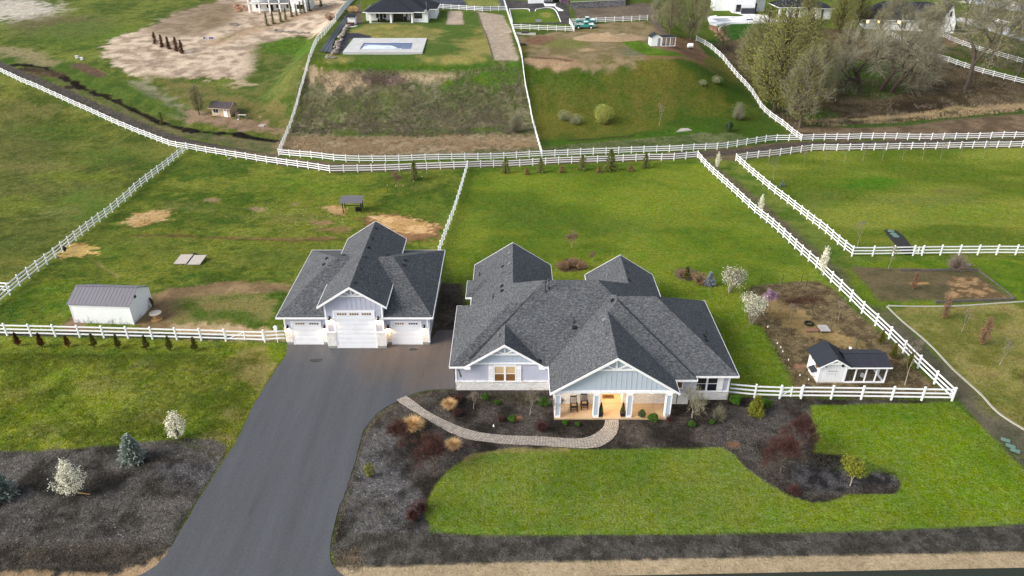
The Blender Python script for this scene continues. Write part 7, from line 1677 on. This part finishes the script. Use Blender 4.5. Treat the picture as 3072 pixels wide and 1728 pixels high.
def clump_tree(h, r, z0, nc, per, leaf, m, wood_m='bark', twig_m=None, power=.75, cl=.2, tr_r=.05, low=.25, tw=0, tww=.02):
    """upright crown of blossom clumps on rising branches, widest low down, pointed on top"""
    tr = MB(); tr.tube([(0, 0, -.1), (.01, 0, z0), (0, .02, h * .6), (0, 0, h * .9)], [tr_r, tr_r * .8, tr_r * .5, .01], 6)
    lb = MB(); tb = MB()
    for k in range(nc):
        t_ = (k + R()) / nc; a = k * 2.39996 + U(-.4, .4); e_ = (1 - t_) ** power if t_ > low else (.45 + .55 * t_ / low) * (1 - low) ** power
        rr = r * e_ * U(.55, 1.08); z = z0 + (h - z0) * t_; c = Vector((rr * math.cos(a), rr * math.sin(a), z))
        tr.tube([(0, 0, max(z0 * .8, z - rr * 1.1)), c * .5 + Vector((0, 0, (z - rr * .5) * .5)), c], [tr_r * .35, tr_r * .2, .004], 3, cap=False)
        for _ in range(tw):
            q0 = c * U(.8, 1.0) + Vector((U(-1, 1), U(-1, 1), U(-1, 1))) * cl * r * .4; dd = (Vector((math.cos(a), math.sin(a), 1.1)) + Vector((U(-1, 1), U(-1, 1), U(-1, 1)))).normalized(); sliver(tb, q0, q0 + dd * cl * r * U(.5, 1.5), tww)
        for _ in range(per):
            p = c * U(.75, 1.05) + Vector((random.gauss(0, 1), random.gauss(0, 1), random.gauss(0, 1.2))) * cl * r * .55; p.z = p.z if p.z > z0 * .7 else z
            A_ = Vector((U(-1, 1), U(-1, 1), U(-1, 1))).normalized(); B_ = A_.cross(Vector((U(-1, 1), U(-1, 1), 1))).normalized(); s_ = leaf * U(.6, 1.3); o = len(lb.v)
            lb.v += [tuple(p - A_ * s_), tuple(p + B_ * s_ * .8), tuple(p + A_ * s_), tuple(p - B_ * s_ * .8)]; lb.f.append((o, o + 1, o + 2, o + 3))
    res = []
    for n_, mb_, m_ in (('trunk', tr, wood_m), ('twigs', tb, twig_m), ('crown', lb, m)):
        if mb_.v: q = mb_.build(n_, m_); res.append((n_, q.data)); bpy.data.objects.remove(q)
    return res
def grass_tuft(h, r, n, m):
    lb = MB()
    for _ in range(n):
        a = U(0, 6.283); rr = r * .25 * math.sqrt(R()); p = Vector((rr * math.cos(a), rr * math.sin(a), 0)); out = Vector((math.cos(a), math.sin(a), 0)); L_ = h * U(.6, 1.1); bend = U(.1, 1.0)
        q1 = p + UP * L_ * .6 + out * r * .35 * bend; q2 = q1 + UP * L_ * .35 * (1 - bend * .8) + out * r * .75 * bend; w_ = .012; s_ = out.cross(UP) * w_; o = len(lb.v)
        lb.v += [tuple(p - s_), tuple(p + s_), tuple(q1 + s_), tuple(q1 - s_), tuple(q2)]; lb.f += [(o, o + 1, o + 2, o + 3), (o + 3, o + 2, o + 4)]
    b_ = lb.build('blades', m); res = [('blades', b_.data)]; bpy.data.objects.remove(b_); return res
def shrub(h, r, n, m, leaf, twigs=0, twig_m='twig', flat=1.0):
    tr = MB(); ends = []
    for k in range(7): a = U(0, 6.28); q = Vector((math.cos(a) * r * .5, math.sin(a) * r * .5, h * .6)); tr.tube([(0, 0, -.05), q * .5, q], [.03, .02, .008], 4, cap=False)
    res = []
    a = tr.build('stems', 'bark_dark'); res.append(('stems', a.data)); bpy.data.objects.remove(a)
    if twigs:
        tb = MB()
        for _ in range(twigs):
            a = U(0, 6.283); e_ = U(.15, 1.5); L_ = U(.5, 1.05); d = Vector((math.cos(a) * math.cos(e_) * r, math.sin(a) * math.cos(e_) * r, math.sin(e_) * h)) * L_; st = d * U(.05, .5); sliver(tb, st, d + Vector((U(-.1, .1), U(-.1, .1), U(-.1, .1))) * r, .012)
        a = tb.build('twigs', twig_m); res.append(('twigs', a.data)); bpy.data.objects.remove(a)
    if n:
        lb = MB()
        def f():
            a = U(0, 6.283); z = U(-.75, 1); rr = math.sqrt(max(0, 1 - z * z)) * (1 + .18 * math.sin(a * 3 + h * 7) + .1 * math.sin(a * 7)); k = U(.6, 1) ** .5; return (rr * k * r * math.cos(a), rr * k * r * math.sin(a), h * .55 + z * k * h * .45), 1
        leaf_cloud(lb, n, f, leaf); a = lb.build('foliage', m); res.append(('foliage', a.data)); bpy.data.objects.remove(a)
    return res
def plant(name, label, cat, protos, px, py, sc=1.0, rz=None, group=None, lift=0, stretch=1.0):
    p = G(px, py); r = thing(name, label, cat, (p.x, p.y, p.z + lift), U(0, 6.28) if rz is None else rz, group)
    r.scale = (sc, sc, sc * stretch)
    for n_, me_ in protos:
        o = bpy.data.objects.new(n_, me_); COL.objects.link(o); o.parent = r
    return r
# --- big trees of the upper right
willows = [clump_tree(15, 6.6, 2.2, 120, 95, .09, 'leaf_willow', 'bark_dark', 'twig_green', power=.45, cl=.17, tr_r=.34, low=.4, tw=26, tww=.026) for k in range(3)]
bares = [make_tree('b', 15, 6.5, 5, 3000, 1200, .1, 'bark', 'leaf_willow', 'twig', .24, .18, .75, .15, .024, nb=(2, 3), lean=(.25 * (k - 1), 0)) for k in range(3)]
greys = [clump_tree(12, 4.4, 1.8, 90, 40, .075, 'leaf_willow', 'bark', 'twig', power=.45, cl=.22, tr_r=.24, low=.4, tw=22, tww=.024) for k in range(2)]
dark = make_tree('d', 13, 7.5, 5, 2500, 0, .1, 'bark_dark', 'twig', 'twig', .45, .2, .85, .05, .025, lean=(.55, -.1))
dark2 = make_tree('d', 12, 6.5, 5, 2200, 0, .1, 'bark_dark', 'twig', 'twig', .42, .2, .85, .05, .025, lean=(-.5, 0))
T = [ # kind, variant, px, py, height in photo px, label
 ('w', 0, 2322, 338, 268, 'tallest yellow green willow, in front of the white pool house'),
 ('w', 1, 2275, 262, 200, 'yellow green willow just right of the curving hill fence, left of the tallest one'),
 ('g', 0, 2398, 384, 225, 'grey brown budding tree with thick trunk nearest the fence junction'),
 ('w', 2, 2400, 262, 190, 'yellow green willow in the middle of the wood behind the grey budding tree'),
 ('g', 1, 2239, 231, 140, 'pale grey leafless tree behind the hill fence'),
 ('g', 0, 2450, 300, 160, 'grey budding tree right of the central willow'),
 ('d', 0, 2640, 272, 190, 'dark twisted bare tree leaning right, left one of the leaning pair'),
 ('d', 0, 2674, 276, 170, 'dark twisted bare tree leaning right, right one of the leaning pair'),
 ('e', 0, 2581, 280, 170, 'dark bare tree leaning left over the green clearing'),
 ('b', 1, 2895, 270, 330, 'tallest bare grey cottonwood at the far right'),
 ('b', 2, 3045, 240, 240, 'bare grey tree beside the right edge, behind the white fence'),
 ('b', 0, 2965, 200, 190, 'bare grey tree between the cottonwood and the right edge'),
 ('w', 0, 2517, 100, 120, 'dense yellow green tree right of the pool house wall'),
 ('w', 1, 2570, 85, 100, 'yellow green tree in front of the left end of the gabled house'),
 ('b', 1, 2700, 150, 150, 'pale bare tree in front of the gabled house roof'),
 ('g', 1, 2620, 180, 130, 'pale budding tree beside the start of the upper fence'),
 ('g', 0, 2530, 215, 140, 'grey twiggy tree above the green clearing'),
 ('b', 2, 2760, 190, 150, 'bare brownish tree leaning over the upper fence'),
 ('g', 0, 2072, 122, 135, 'grey leafless tree above the white tank'),
 ('g', 1, 2010, 100, 110, 'grey tree behind the small white shed'),
 ('b', 0, 1982, 82, 100, 'bare tree at the right end of the pickup fence'),
 ('w', 2, 2030, 60, 70, 'bright yellow green tree at the top edge left of the right pool'),
 ('g', 0, 2110, 70, 85, 'grey bare tree at the left end of the right pool'),
 ('b', 1, 3090, 140, 130, 'bare tree at the top right corner by the white lane'),
 ('g', 0, 2165, 150, 70, 'small grey green tree over the curved hill fence'),
 ('w', 2, 2420, 70, 80, 'slender green tree beside the covered patio of the pool house'),
 ('g', 1, 2790, 130, 110, 'pale bare tree at the gable of the right house'),
]
H0 = {'w': 15, 'b': 15, 'g': 12, 'd': 13, 'e': 12}
for kk, v, px, py, hp, lb in T:
    pr = {'w': willows, 'b': bares, 'g': greys, 'd': [dark], 'e': [dark2]}[kk]; p = G(px, py); sc = hp * mpp(p) / .92 / H0[kk] * 1.02
    plant({'w': 'willow_tree', 'b': 'bare_tree', 'g': 'budding_tree', 'd': 'bare_tree', 'e': 'bare_tree'}[kk], lb, 'tree', pr[v], px, py, sc, rz=None if kk in 'wbg' else U(-.2, .2), group='trees of the wood at the upper right', stretch=U(.95, 1.05))
# --- arborvitae
arb = [conifer(1.55, .36, 1500, m_, .06, layers=False, power=.75, ragged=.3) for m_ in ('leaf_arbor', 'leaf_arbor_red')]
nm = ['leftmost, rusty brown', 'second from the left, rusty and broad', 'third from the left, rusty and small', 'fourth from the left, the first green one', 'fifth from the left, green', 'sixth from the left, green', 'seventh from the left, green', 'rightmost, green']
for i, (px, py, k, s_) in enumerate(((56, 1037, 1, .95), (127, 1041, 1, 1.0), (205, 1041, 1, .85), (284, 1042, 0, 1), (356, 1045, 0, 1), (441, 1049, 0, 1.02), (511, 1051, 0, 1.02), (586, 1053, 0, 1.0))):
    plant('arborvitae', 'small arborvitae in front of the left fence, ' + nm[i], 'arborvitae', arb[k], px, py, s_, group='arborvitae row in front of the left fence')
for i, (px, py, lb, s_) in enumerate(((2640, 1034, 'farthest of three arborvitae between coop and fence', 1.05), (2677, 1076, 'middle of three arborvitae between coop and fence', 1.1), (2722, 1112, 'nearest of three arborvitae between coop and fence', 1.2), (2059, 840, 'narrow dark arborvitae alone on the lawn left of the blue spruce', 1.15), (3072, 1148, 'large arborvitae cut by the right edge of the photo', 1.6))):
    plant('arborvitae', lb, 'arborvitae', arb[0], px, py, s_, group='arborvitae on the right side')
# --- spruces
spr = conifer(2.4, 1.05, 5200, 'leaf_spruce', .11, base=.04, power=.85); plant('blue_spruce', 'blue green spruce between the two white blossom trees in the left bed', 'spruce', spr, 400, 1378, 1.0, group='spruces in the beds')
plant('blue_spruce', 'dark blue green spruce cut by the left edge of the photo', 'spruce', spr, 2, 1492, 1.15, group='spruces in the beds')
bsp = conifer(1.6, .7, 2600, 'leaf_bluespruce', .09, base=.04); plant('blue_spruce', 'small silvery blue spruce on the lawn right of the house', 'spruce', bsp, 2128, 857, 1.05, group='spruces in the beds')
plant('blue_spruce', 'tiny dark spruce behind the left side fence of the right paddock', 'spruce', spr, 2346, 560, .45)
# --- blossom trees
bl1 = clump_tree(3.5, 1.5, .85, 76, 40, .05, 'leaf_white', tr_r=.06, cl=.14)
bl2 = clump_tree(2.75, 1.08, .5, 56, 34, .05, 'leaf_white', power=.55, low=.4, tr_r=.05, cl=.15)
plant('blossom_tree', 'larger white blossom tree, in the lower left mulch bed', 'blossom tree', bl1, 226, 1488, .95, 0, 'white blossom trees')
plant('blossom_tree', 'smaller white blossom tree at the top edge of the lower left mulch bed', 'blossom tree', bl2, 537, 1318, 1.0, 0, 'white blossom trees')
sp1 = make_tree('sp', 3.3, 1.55, 3, 1500, 2600, .055, 'bark_light', 'leaf_white', 'twig_green', .05, .12, .6, .3, .016, nb=(3, 4), multi=5)
plant('blossom_shrub', 'wide white flowering shrub right of the silvery spruce', 'blossom shrub', sp1, 2187, 878, 1.0, 0, 'white flowering shrubs beside the lawn')
sp2 = make_tree('sp', 3.7, 1.25, 3, 1300, 3600, .055, 'bark_light', 'leaf_white', 'twig_green', .05, .1, .4, .6, .016, nb=(3, 4), multi=5)
plant('blossom_shrub', 'tall oval white flowering shrub at the left corner of the coop yard', 'blossom shrub', sp2, 2255, 974, 1.0, 0, 'white flowering shrubs beside the lawn')
col = clump_tree(3.2, .6, .7, 40, 26, .06, 'leaf_white', 'bark_light', power=.5, low=.5, tr_r=.04)
plant('blossom_tree', 'narrow white blossom tree behind the right side fence, farther one', 'blossom tree', col, 2278, 645, 1.0, group='narrow blossom trees along the right side fence'); plant('blossom_tree', 'narrow white blossom tree behind the right side fence, nearer one', 'blossom tree', col, 2463, 826, 1.15, group='narrow blossom trees along the right side fence'); plant('blossom_tree', 'narrow pale blossom tree at the far corner of the right side fence', 'blossom tree', col, 2150, 509, 1.0, group='narrow blossom trees along the right side fence')
pk = make_tree('pk', 2.4, .85, 3, 300, 900, .06, 'bark', 'leaf_pink', 'twig_pink', .04, .2, .6, .3, .012, nb=(2, 3))
plant('redbud_tree', 'small pink flowering tree behind the tall white shrub', 'redbud', pk, 2310, 932, 1.05)
plant('redbud_tree', 'purple pink tree at the left end of the stone retaining wall', 'redbud', pk, 1703, 44, 2.9)
# --- plum trees
pl = [make_tree('pl', 3.6, 1.7, 4, 3600, 1700, .045, 'bark', 'leaf_red', 'twig_red', .07, .14, .65, .25, .010, nb=(3, 3)) for k in range(2)] if 'twig_red' in MATS else None
mk('twig_red', (104, 70, 64), (74, 52, 48), scale=2, rough=.95, rnd=.08)
pl = [make_tree('pl', 3.6, 1.7, 4, 3600, 1700, .045, 'bark', 'leaf_red', 'twig_red', .07, .14, .65, .25, .010, nb=(3, 3)) for k in range(2)]
plant('plum_tree', 'dark red shrub tree beside the tall straw grass at the drive', 'plum tree', pl[0], 1197, 1343, .68, 0, 'dark red plum trees'); plant('plum_tree', 'large dark red plum tree left of the front lawn', 'plum tree', pl[1], 1302, 1412, .9, 1, 'dark red plum trees')
plant('plum_tree', 'wide dark red plum tree with pale trunk in the right bed, the nearer one', 'plum tree', pl[0], 2340, 1420, .92, 2, 'dark red plum trees'); plant('plum_tree', 'dark red plum tree at the lawn corner, behind the nearer one', 'plum tree', pl[0], 2396, 1350, .84, 4, 'dark red plum trees')
yg = make_tree('yg', 3.0, .95, 4, 300, 4200, .06, 'bark_light', 'leaf_yellowgreen', 'twig_green', .06, .2, .45, .5, .012, nb=(3, 3), lean=(.08, 0)); plant('young_tree', 'small olive green tree in the round mulch tip of the right bed', 'tree', yg, 2549, 1457, .95, 0)
# --- front bed plants
gt1 = grass_tuft(1.15, .85, 900, 'leaf_straw')
plant('ornamental_grass', 'round straw coloured grass clump above the paver path by the driveway', 'ornamental grass', gt1, 1348, 1226, .85, group='straw coloured grass clumps in the front bed'); plant('ornamental_grass', 'largest straw coloured grass clump, below the path beside the red shrub', 'ornamental grass', gt1, 1240, 1292, 1.15, group='straw coloured grass clumps in the front bed'); plant('ornamental_grass', 'pale straw grass clump right of the large plum tree', 'ornamental grass', gt1, 1361, 1348, .85, group='straw coloured grass clumps in the front bed')
bs = [make_tree('bs', 2.3, .75, 4, 1100, 0, .05, 'bark_light', 'twig_pink', 'twig_pink', .045, .32, .6, .3, .008, nb=(3, 3)) for k in range(2)]
plant('bare_sapling', 'small bare pinkish tree below the left front window', 'sapling', bs[0], 1421, 1226, .85, group='bare saplings in the front bed'); plant('bare_sapling', 'bare pinkish tree left of the round green bush by the porch', 'sapling', bs[1], 1589, 1245, 1.15, group='bare saplings in the front bed'); plant('bare_sapling', 'thin dark bare tree in front of the left porch column', 'sapling', bs[0], 1671, 1248, .95, group='bare saplings in the front bed')
lt = make_tree('lt', 2.6, 1.05, 4, 1300, 250, .03, 'bark_light', 'twig_green', 'twig', .05, .35, .7, .2, .008, nb=(3, 3)); plant('young_tree', 'young tree with pale trunk and grey green crown below the right front window', 'tree', lt, 2076, 1254, 1.2)
sb = shrub(1.6, .8, 200, 'twig_green', .03, 1300, 'twig'); plant('shrub', 'twiggy grey green shrub right of the young pale tree', 'shrub', sb, 2155, 1258, 1.0)
gb = shrub(.7, .42, 1500, 'leaf_green', .04)
for px, py, s_, lb in ((1630, 1219, 1.15, 'round bright green bush left of the porch'), (1959, 1263, 1.0, 'round bright green bush in front of the right porch bay'), (2205, 1212, 1.15, 'bright green bush below the short house fence'), (2297, 1222, 1.1, 'bright green bush right of the olive conifer'), (1272, 1313, .55, 'small green tuft between the plum trees'), (1537, 1264, .8, 'small green plant on a reddish patch in the middle of the bed'), (1696, 1273, .6, 'small yellow green plant below the left porch bay'), (1733, 1277, .5, 'tiny green plant left of the paver path end'), (1491, 1214, .6, 'small olive plant in the bed below the front gable'), (2075, 1278, .7, 'low green plant below the young pale tree'), (2135, 1270, .5, 'tiny green plant left of the twiggy shrub foot'), (1455, 1198, .8, 'low green plant against the stone wall by the left window'), (1600, 1200, .7, 'low green plant by the left end of the porch')):
    plant('bush', lb, 'bush', gb, px, py, s_, group='green bushes in the beds')
dg = shrub(.9, .3, 1200, 'leaf_darkgreen', .04); plant('bush', 'dark upright bush left of the round green one at the porch', 'bush', dg, 1925, 1254, .95, group='green bushes in the beds')
oc = conifer(1.9, .75, 3200, 'leaf_yellowgreen', .07, base=.02, power=.6); plant('golden_conifer', 'olive yellow broad conifer in front of the house fence', 'conifer', oc, 2266, 1242, 1.0)
ygs = shrub(1.25, .35, 420, 'leaf_yellowgreen', .05, 160, 'twig_green'); plant('shrub', 'thin yellow green shrub alone in the bed beside the driveway', 'shrub', ygs, 1109, 1432, 1.1)
rb = shrub(.8, .5, 500, 'leaf_red', .04, 900, 'twig_red')
for px, py, s_, lb in ((1372, 1246, .85, 'low dark red shrub below the small straw clump'), (1624, 1290, 1.2, 'dark rusty shrub in the bed left of the path end'), (1375, 1205, .9, 'low dark red shrub near the house corner'), (2008, 1262, .7, 'small rusty shrub at the right porch corner'), (1503, 1264, .7, 'small brown pointed shrub in the middle of the bed'), (1265, 1530, 1.1, 'low rusty shrub at the left tip of the front lawn'), (1240, 1555, 1.2, 'dark low shrub in the mulch left of the front lawn'), (2380, 1480, 1.0, 'low dark shrub in the round mulch tip')):
    plant('shrub', lb, 'shrub', rb, px, py, s_, group='low dark red shrubs in the beds')
# --- lawn and far plants
rus = make_tree('ru', 2.4, .8, 4, 900, 500, .06, 'bark_light', 'leaf_russet', 'twig_pink', .04, .2, .5, .4, .01, nb=(3, 3))
plant('young_tree', 'small brownish tree alone on the big lawn', 'tree', rus, 1716, 744, 1.1, group='brownish young trees'); plant('young_tree', 'tiny brown shrub tree right of the bare lawn bed', 'tree', rus, 1776, 781, .55, group='brownish young trees')
rc = clump_tree(2.7, .5, .3, 50, 22, .05, 'leaf_russet', 'bark', 'twig_pink', power=.5, low=.3, tr_r=.04, tw=10, tww=.01)
for px, py, s_, lb in ((2830, 957, 1.0, 'russet tree in front of the garden plot timbers'), (2944, 1036, 1.2, 'russet tree in the middle of the dormant lawn'), (3076, 1165, 1.4, 'russet tree cut by the right edge'), (2738, 868, .8, 'small russet tree inside the garden plot')):
    plant('young_tree', lb, 'tree', rc, px, py, s_, group='russet young trees on the right')
plant('bare_shrub', 'big brown twiggy shrub behind the timber edged garden plot', 'shrub', shrub(2.4, 1.7, 0, 'leaf_brown', .05, 1600, 'twig_pink'), 2869, 808, 1.0)
br = shrub(1.0, .8, 700, 'leaf_brown', .05, 900, 'twig_pink')
for px, py, s_, lb in ((1690, 806, .9, 'brown dry clump at the left of the lawn bed'), (1720, 800, 1.1, 'brown dry clump in the middle of the lawn bed'), (1746, 806, .9, 'reddish brown dry clump at the right of the lawn bed'), (2100, 850, 1.3, 'brown pink shrub hugging the silvery spruce'), (2045, 830, .9, 'grey twiggy low shrub behind the lone dark arborvitae')): plant('dry_shrub', lb, 'shrub', br, px, py, s_, group='dry brown shrubs on the lawn')
pine = conifer(2.3, .85, 1700, 'leaf_pine', .09, base=.02, power=.8, ragged=.4); pine_b = conifer(1.15, .75, 900, 'leaf_brown', .09, base=.02, power=.6, ragged=.4)
pos = ['first', 'second', 'third', 'fourth', 'fifth', 'sixth', 'seventh', 'eighth', 'ninth']
for i, (px, py, k, s_) in enumerate(((1517, 519, 0, 1.25), (1581, 524, 1, 1.0), (1622, 518, 0, 1.15), (1685, 518, 1, 1.0), (1747, 510, 0, 1.25), (1796, 518, 1, .95), (1831, 512, 0, 1.7), (1892, 514, 1, .95), (1936, 504, 0, 1.2))):
    plant('young_pine', pos[i] + ' from the left in the pine row at the far lawn fence, ' + ('green' if k == 0 else 'low and browned'), 'pine', pine if k == 0 else pine_b, px, py, s_, group='young pines at the far lawn fence')
plant('young_pine', 'slim young pine by the fence inside the green stakes', 'pine', pine, 1243, 540, 1.25, stretch=1.2); plant('young_tree', 'sparse brown young tree inside the green stakes', 'tree', rus, 1191, 560, 1.2)
sap = make_tree('sa', 3.0, .6, 3, 260, 0, .05, 'bark_light', 'twig', 'twig_pink', .045, .45, .45, .5, .014, nb=(2, 3))
for i, (px, py) in enumerate(((2302, 495), (2412, 490), (2475, 488), (2533, 485), (2587, 483), (2646, 481), (2706, 480), (2767, 478), (2821, 477), (2877, 476), (2950, 474))):
    plant('bare_sapling', ('first', 'second', 'third', 'fourth', 'fifth', 'sixth', 'seventh', 'eighth', 'ninth', 'tenth', 'eleventh')[i] + ' thin sapling from the left in the row in front of the far paddock fence', 'sapling', sap, px, py, U(.9, 1.15), group='saplings in front of the far paddock fence')
for px, py, s_, lb in ((2320, 541, 1.5, 'thin sapling in the left corner of the right paddock'), (2572, 740, 1.3, 'thin sapling just inside the near corner of the right paddock'), (2664, 806, 1.1, 'thin staked sapling below the black mat'), (2885, 995, .9, 'thin sapling in the dormant lawn, farther one'), (2998, 1095, 1.0, 'thin sapling in the dormant lawn, nearer one'), (2715, 1155, 1.7, 'thin leaning sapling right of the chicken run'), (1977, 376, 1.6, 'thin bare sapling on the hillside meadow'), (2367, 968, .8, 'thin sapling in the coop yard'), (2515, 960, .9, 'thin bare sapling at the far side of the coop yard')):
    plant('bare_sapling', lb, 'sapling', sap, px, py, s_, group='lone thin saplings')
ft = clump_tree(6.3, 2.1, 1.1, 60, 18, .08, 'leaf_willow', 'bark', 'twig', power=.5, cl=.25, tr_r=.12, low=.5, tw=34, tww=.018); plant('budding_tree', 'round budding tree left of the tan shed', 'tree', ft, 598, 344, 1.0)
mk('leaf_pale', (186, 190, 104), (150, 156, 84), scale=2, rough=1); mk('leaf_palegrey', (178, 182, 142), (146, 152, 116), scale=2, rough=1)
wb_ = shrub(4.2, 2.0, 3000, 'leaf_pale', .07, 1500, 'leaf_pale'); plant('willow_bush', 'yellow green willow bush on the hillside meadow', 'bush', wb_, 1807, 372, 1.0)
pb = shrub(2.2, 1.6, 500, 'leaf_palegrey', .06, 1500, 'leaf_palegrey'); plant('pale_bush', 'pale green bush left of the willow bush, left one', 'bush', pb, 1692, 360, 1.0, group='pale bushes on the hillside meadow'); plant('pale_bush', 'pale green bush left of the willow bush, right one', 'bush', pb, 1726, 372, 1.0, group='pale bushes on the hillside meadow'); plant('pale_bush', 'small pale bush beside the hill fence, upper one', 'bush', pb, 2108, 256, .6, group='pale bushes on the hillside meadow'); plant('pale_bush', 'small pale bush beside the hill fence, lower one', 'bush', pb, 2148, 250, .8, group='pale bushes on the hillside meadow')
gs = shrub(4.6, 2.0, 300, 'leaf_palegrey', .07, 3500, 'twig'); plant('bare_shrub', 'tall grey bare shrub at the lower right corner of the pool lot', 'shrub', gs, 1549, 395, 1.0, group='tall grey shrubs on the far slope'); plant('bare_shrub', 'grey twiggy shrub against the lower hill fence', 'shrub', gs, 2213, 358, .85, group='tall grey shrubs on the far slope'); plant('bare_shrub', 'low dark green shrub by the stream below the hill fence', 'shrub', dg, 2183, 396, 2.6)
jun = conifer(2.6, .55, 900, 'leaf_arbor', .1, base=.02, power=.7, ragged=.5); junb = conifer(2.6, .75, 1100, 'leaf_arbor_red', .12, base=.02, power=.8, ragged=.6)
for i, (px, py) in enumerate(((467, 133), (487, 141), (507, 147), (531, 154), (547, 160))): plant('juniper', 'rusty juniper on the tan slope, ' + ('first', 'second', 'third', 'fourth', 'last')[i] + ' of five from the left', 'juniper', junb, px, py, U(1.15, 1.4), group='rusty junipers on the tan slope')
for i, (px, py) in enumerate(((801, 77), (820, 72), (843, 66), (858, 60), (876, 52), (890, 48), (903, 42), (913, 39), (929, 34), (964, 20))): plant('juniper', 'dark juniper in the row below the walkout house, number ' + ('one', 'two', 'three', 'four', 'five', 'six', 'seven', 'eight', 'nine', 'ten')[i] + ' from the left', 'juniper', jun, px, py, U(1.3, 1.6), group='junipers in the row below the walkout house')
plant('juniper', 'small green juniper beside the dark ditch', 'juniper', jun, 487, 372, 1.0)
plant('dry_shrub', 'orange brown dry shrub beside the white privacy fence', 'shrub', shrub(2.2, 1.6, 900, 'leaf_brown', .09, 900, 'twig_pink'), 992, 62, 1.0)
plant('dry_shrub', 'straw coloured bush behind the hot tub shelter', 'shrub', shrub(1.8, 1.6, 900, 'leaf_straw', .09, 300, 'twig_pink'), 1060, 38, 1.0)
# --- brush and tall dry grass on the far slopes: nobody could count it
mk('sage_dark', (122, 116, 100), (96, 96, 76), scale=.4, rough=1); mk('brush_grey', (150, 138, 120), (118, 110, 92), scale=.4, rough=1); mk('straw_pale', (196, 174, 142), (162, 140, 110), scale=.6, rough=1); mk('weed_green', (104, 124, 66), (82, 100, 50), scale=.6, rough=1)
def scatter(name, label, areas_, n, h0, h1, m, w_=.03, seed=1):
    random.seed(seed); mb = MB()
    for pts, frac in areas_:
        P = wpoly(pts); x0, y0 = P.min(0); x1, y1 = P.max(0); k = 0; N_ = int(n * frac)
        xs = np.random.RandomState(seed).uniform(x0, x1, N_ * 3); ys_ = np.random.RandomState(seed + 1).uniform(y0, y1, N_ * 3)
        ins = np.zeros(len(xs), bool)
        for i in range(len(P)):
            ax, ay = P[i]; bx, by = P[(i + 1) % len(P)]; ins ^= ((ay > ys_) != (by > ys_)) & (xs < (bx - ax) * (ys_ - ay) / ((by - ay) or 1e-9) + ax)
        ins &= fbm(xs * .3, ys_ * .3, seed, 3) > .47
        xs = xs[ins][:N_]; ys_ = ys_[ins][:N_]; zs = height(xs, ys_)
        for x, y, z in zip(xs, ys_, zs):
            for q in range(5):
                a = U(0, 6.28); h_ = U(h0, h1); b = Vector((x + U(-.15, .15), y + U(-.15, .15), z - .02)); tip = b + Vector((math.cos(a) * h_ * .5, math.sin(a) * h_ * .5, h_)); sliver(mb, b, tip, w_)
    o = mb.build(name, m); tag(o, label, kind='stuff'); return o
scatter('dry_brush', 'grey brown brush on the bank below the pool lawn', [([(905, 235), (1100, 205), (1380, 225), (1560, 200), (1600, 400), (1440, 405), (1228, 410), (870, 400), (890, 326)], 1)], 6500, .2, .5, 'brush_grey', .02, 11)
scatter('sagebrush', 'dark grey sage clumps on the bank below the pool lawn', [([(905, 235), (1100, 215), (1380, 235), (1560, 240), (1600, 400), (1440, 405), (1228, 410), (870, 400), (890, 326)], 1)], 1800, .25, .6, 'sage_dark', .03, 17)
scatter('dry_grass', 'tall tan dry grass along the foot of the bank', [([(850, 410), (1100, 412), (1400, 405), (1610, 408), (1620, 440), (1400, 455), (1100, 468), (850, 455)], .8), ([(2420, 360), (2700, 345), (2900, 318), (3120, 310), (3120, 330), (2700, 368), (2420, 385)], .5)], 5000, .25, .6, 'straw_pale', .02, 12)
scatter('green_weeds', 'green weeds on the bank and in the meadow', [([(905, 235), (1100, 205), (1560, 200), (1600, 400), (870, 400)], .4), ([(1640, 440), (2010, 410), (2200, 400), (2280, 425), (1640, 465)], .3), ([(385, 245), (600, 350), (840, 395), (840, 420), (560, 365)], .3)], 5000, .12, .35, 'weed_green', .025, 13)
scatter('woodland_litter', 'low brush and litter on the woodland floor', [([(2240, 250), (2640, 110), (3100, 262), (3100, 330), (2420, 400), (2306, 345)], 1)], 5000, .2, .7, 'brush_grey', .02, 14)
scatter('mulch_debris', 'twigs and debris lying on the mulch beds', [([(1110, 1290), (1200, 1300), (1300, 1480), (1270, 1600), (1010, 1600), (1040, 1480)], .25), ([(0, 1370), (560, 1330), (660, 1350), (560, 1560), (470, 1690), (0, 1700)], .5), ([(2190, 1190), (2420, 1200), (2430, 1350), (2680, 1440), (2440, 1500), (2180, 1340)], .3)], 5200, .03, .11, 'twig', .012, 15)

mk('grass_lime', (136, 150, 44), (104, 124, 36), scale=.5, rough=1); mk('grass_dry', (150, 144, 88), (118, 112, 64), scale=.5, rough=1)
PAST = [([(0, 1060), (600, 1062), (790, 1080), (780, 1165), (660, 1390), (480, 1312), (110, 1345), (0, 1350)], .5), ([(430, 560), (840, 520), (1370, 520), (1340, 660), (1100, 740), (860, 860), (420, 840), (120, 960), (60, 920)], .8), ([(2230, 492), (3080, 460), (3080, 750), (2570, 752)], .4), ([(0, 240), (520, 452), (200, 720), (0, 860)], .5)]
scatter('pasture_tufts', 'bright green grass tufts in the pastures', PAST, 11000, .05, .16, 'grass_lime', .018, 21)
scatter('dry_tufts', 'dry olive grass tufts in the pastures', PAST, 7000, .05, .16, 'grass_dry', .016, 23)
mk('flower_pale', (226, 222, 190), rough=1)
scatter('field_flowers', 'tiny pale weed flowers in the left pasture', [([(600, 600), (1000, 610), (1060, 700), (700, 712)], 1)], 260, .04, .09, 'flower_pale', .03, 31)
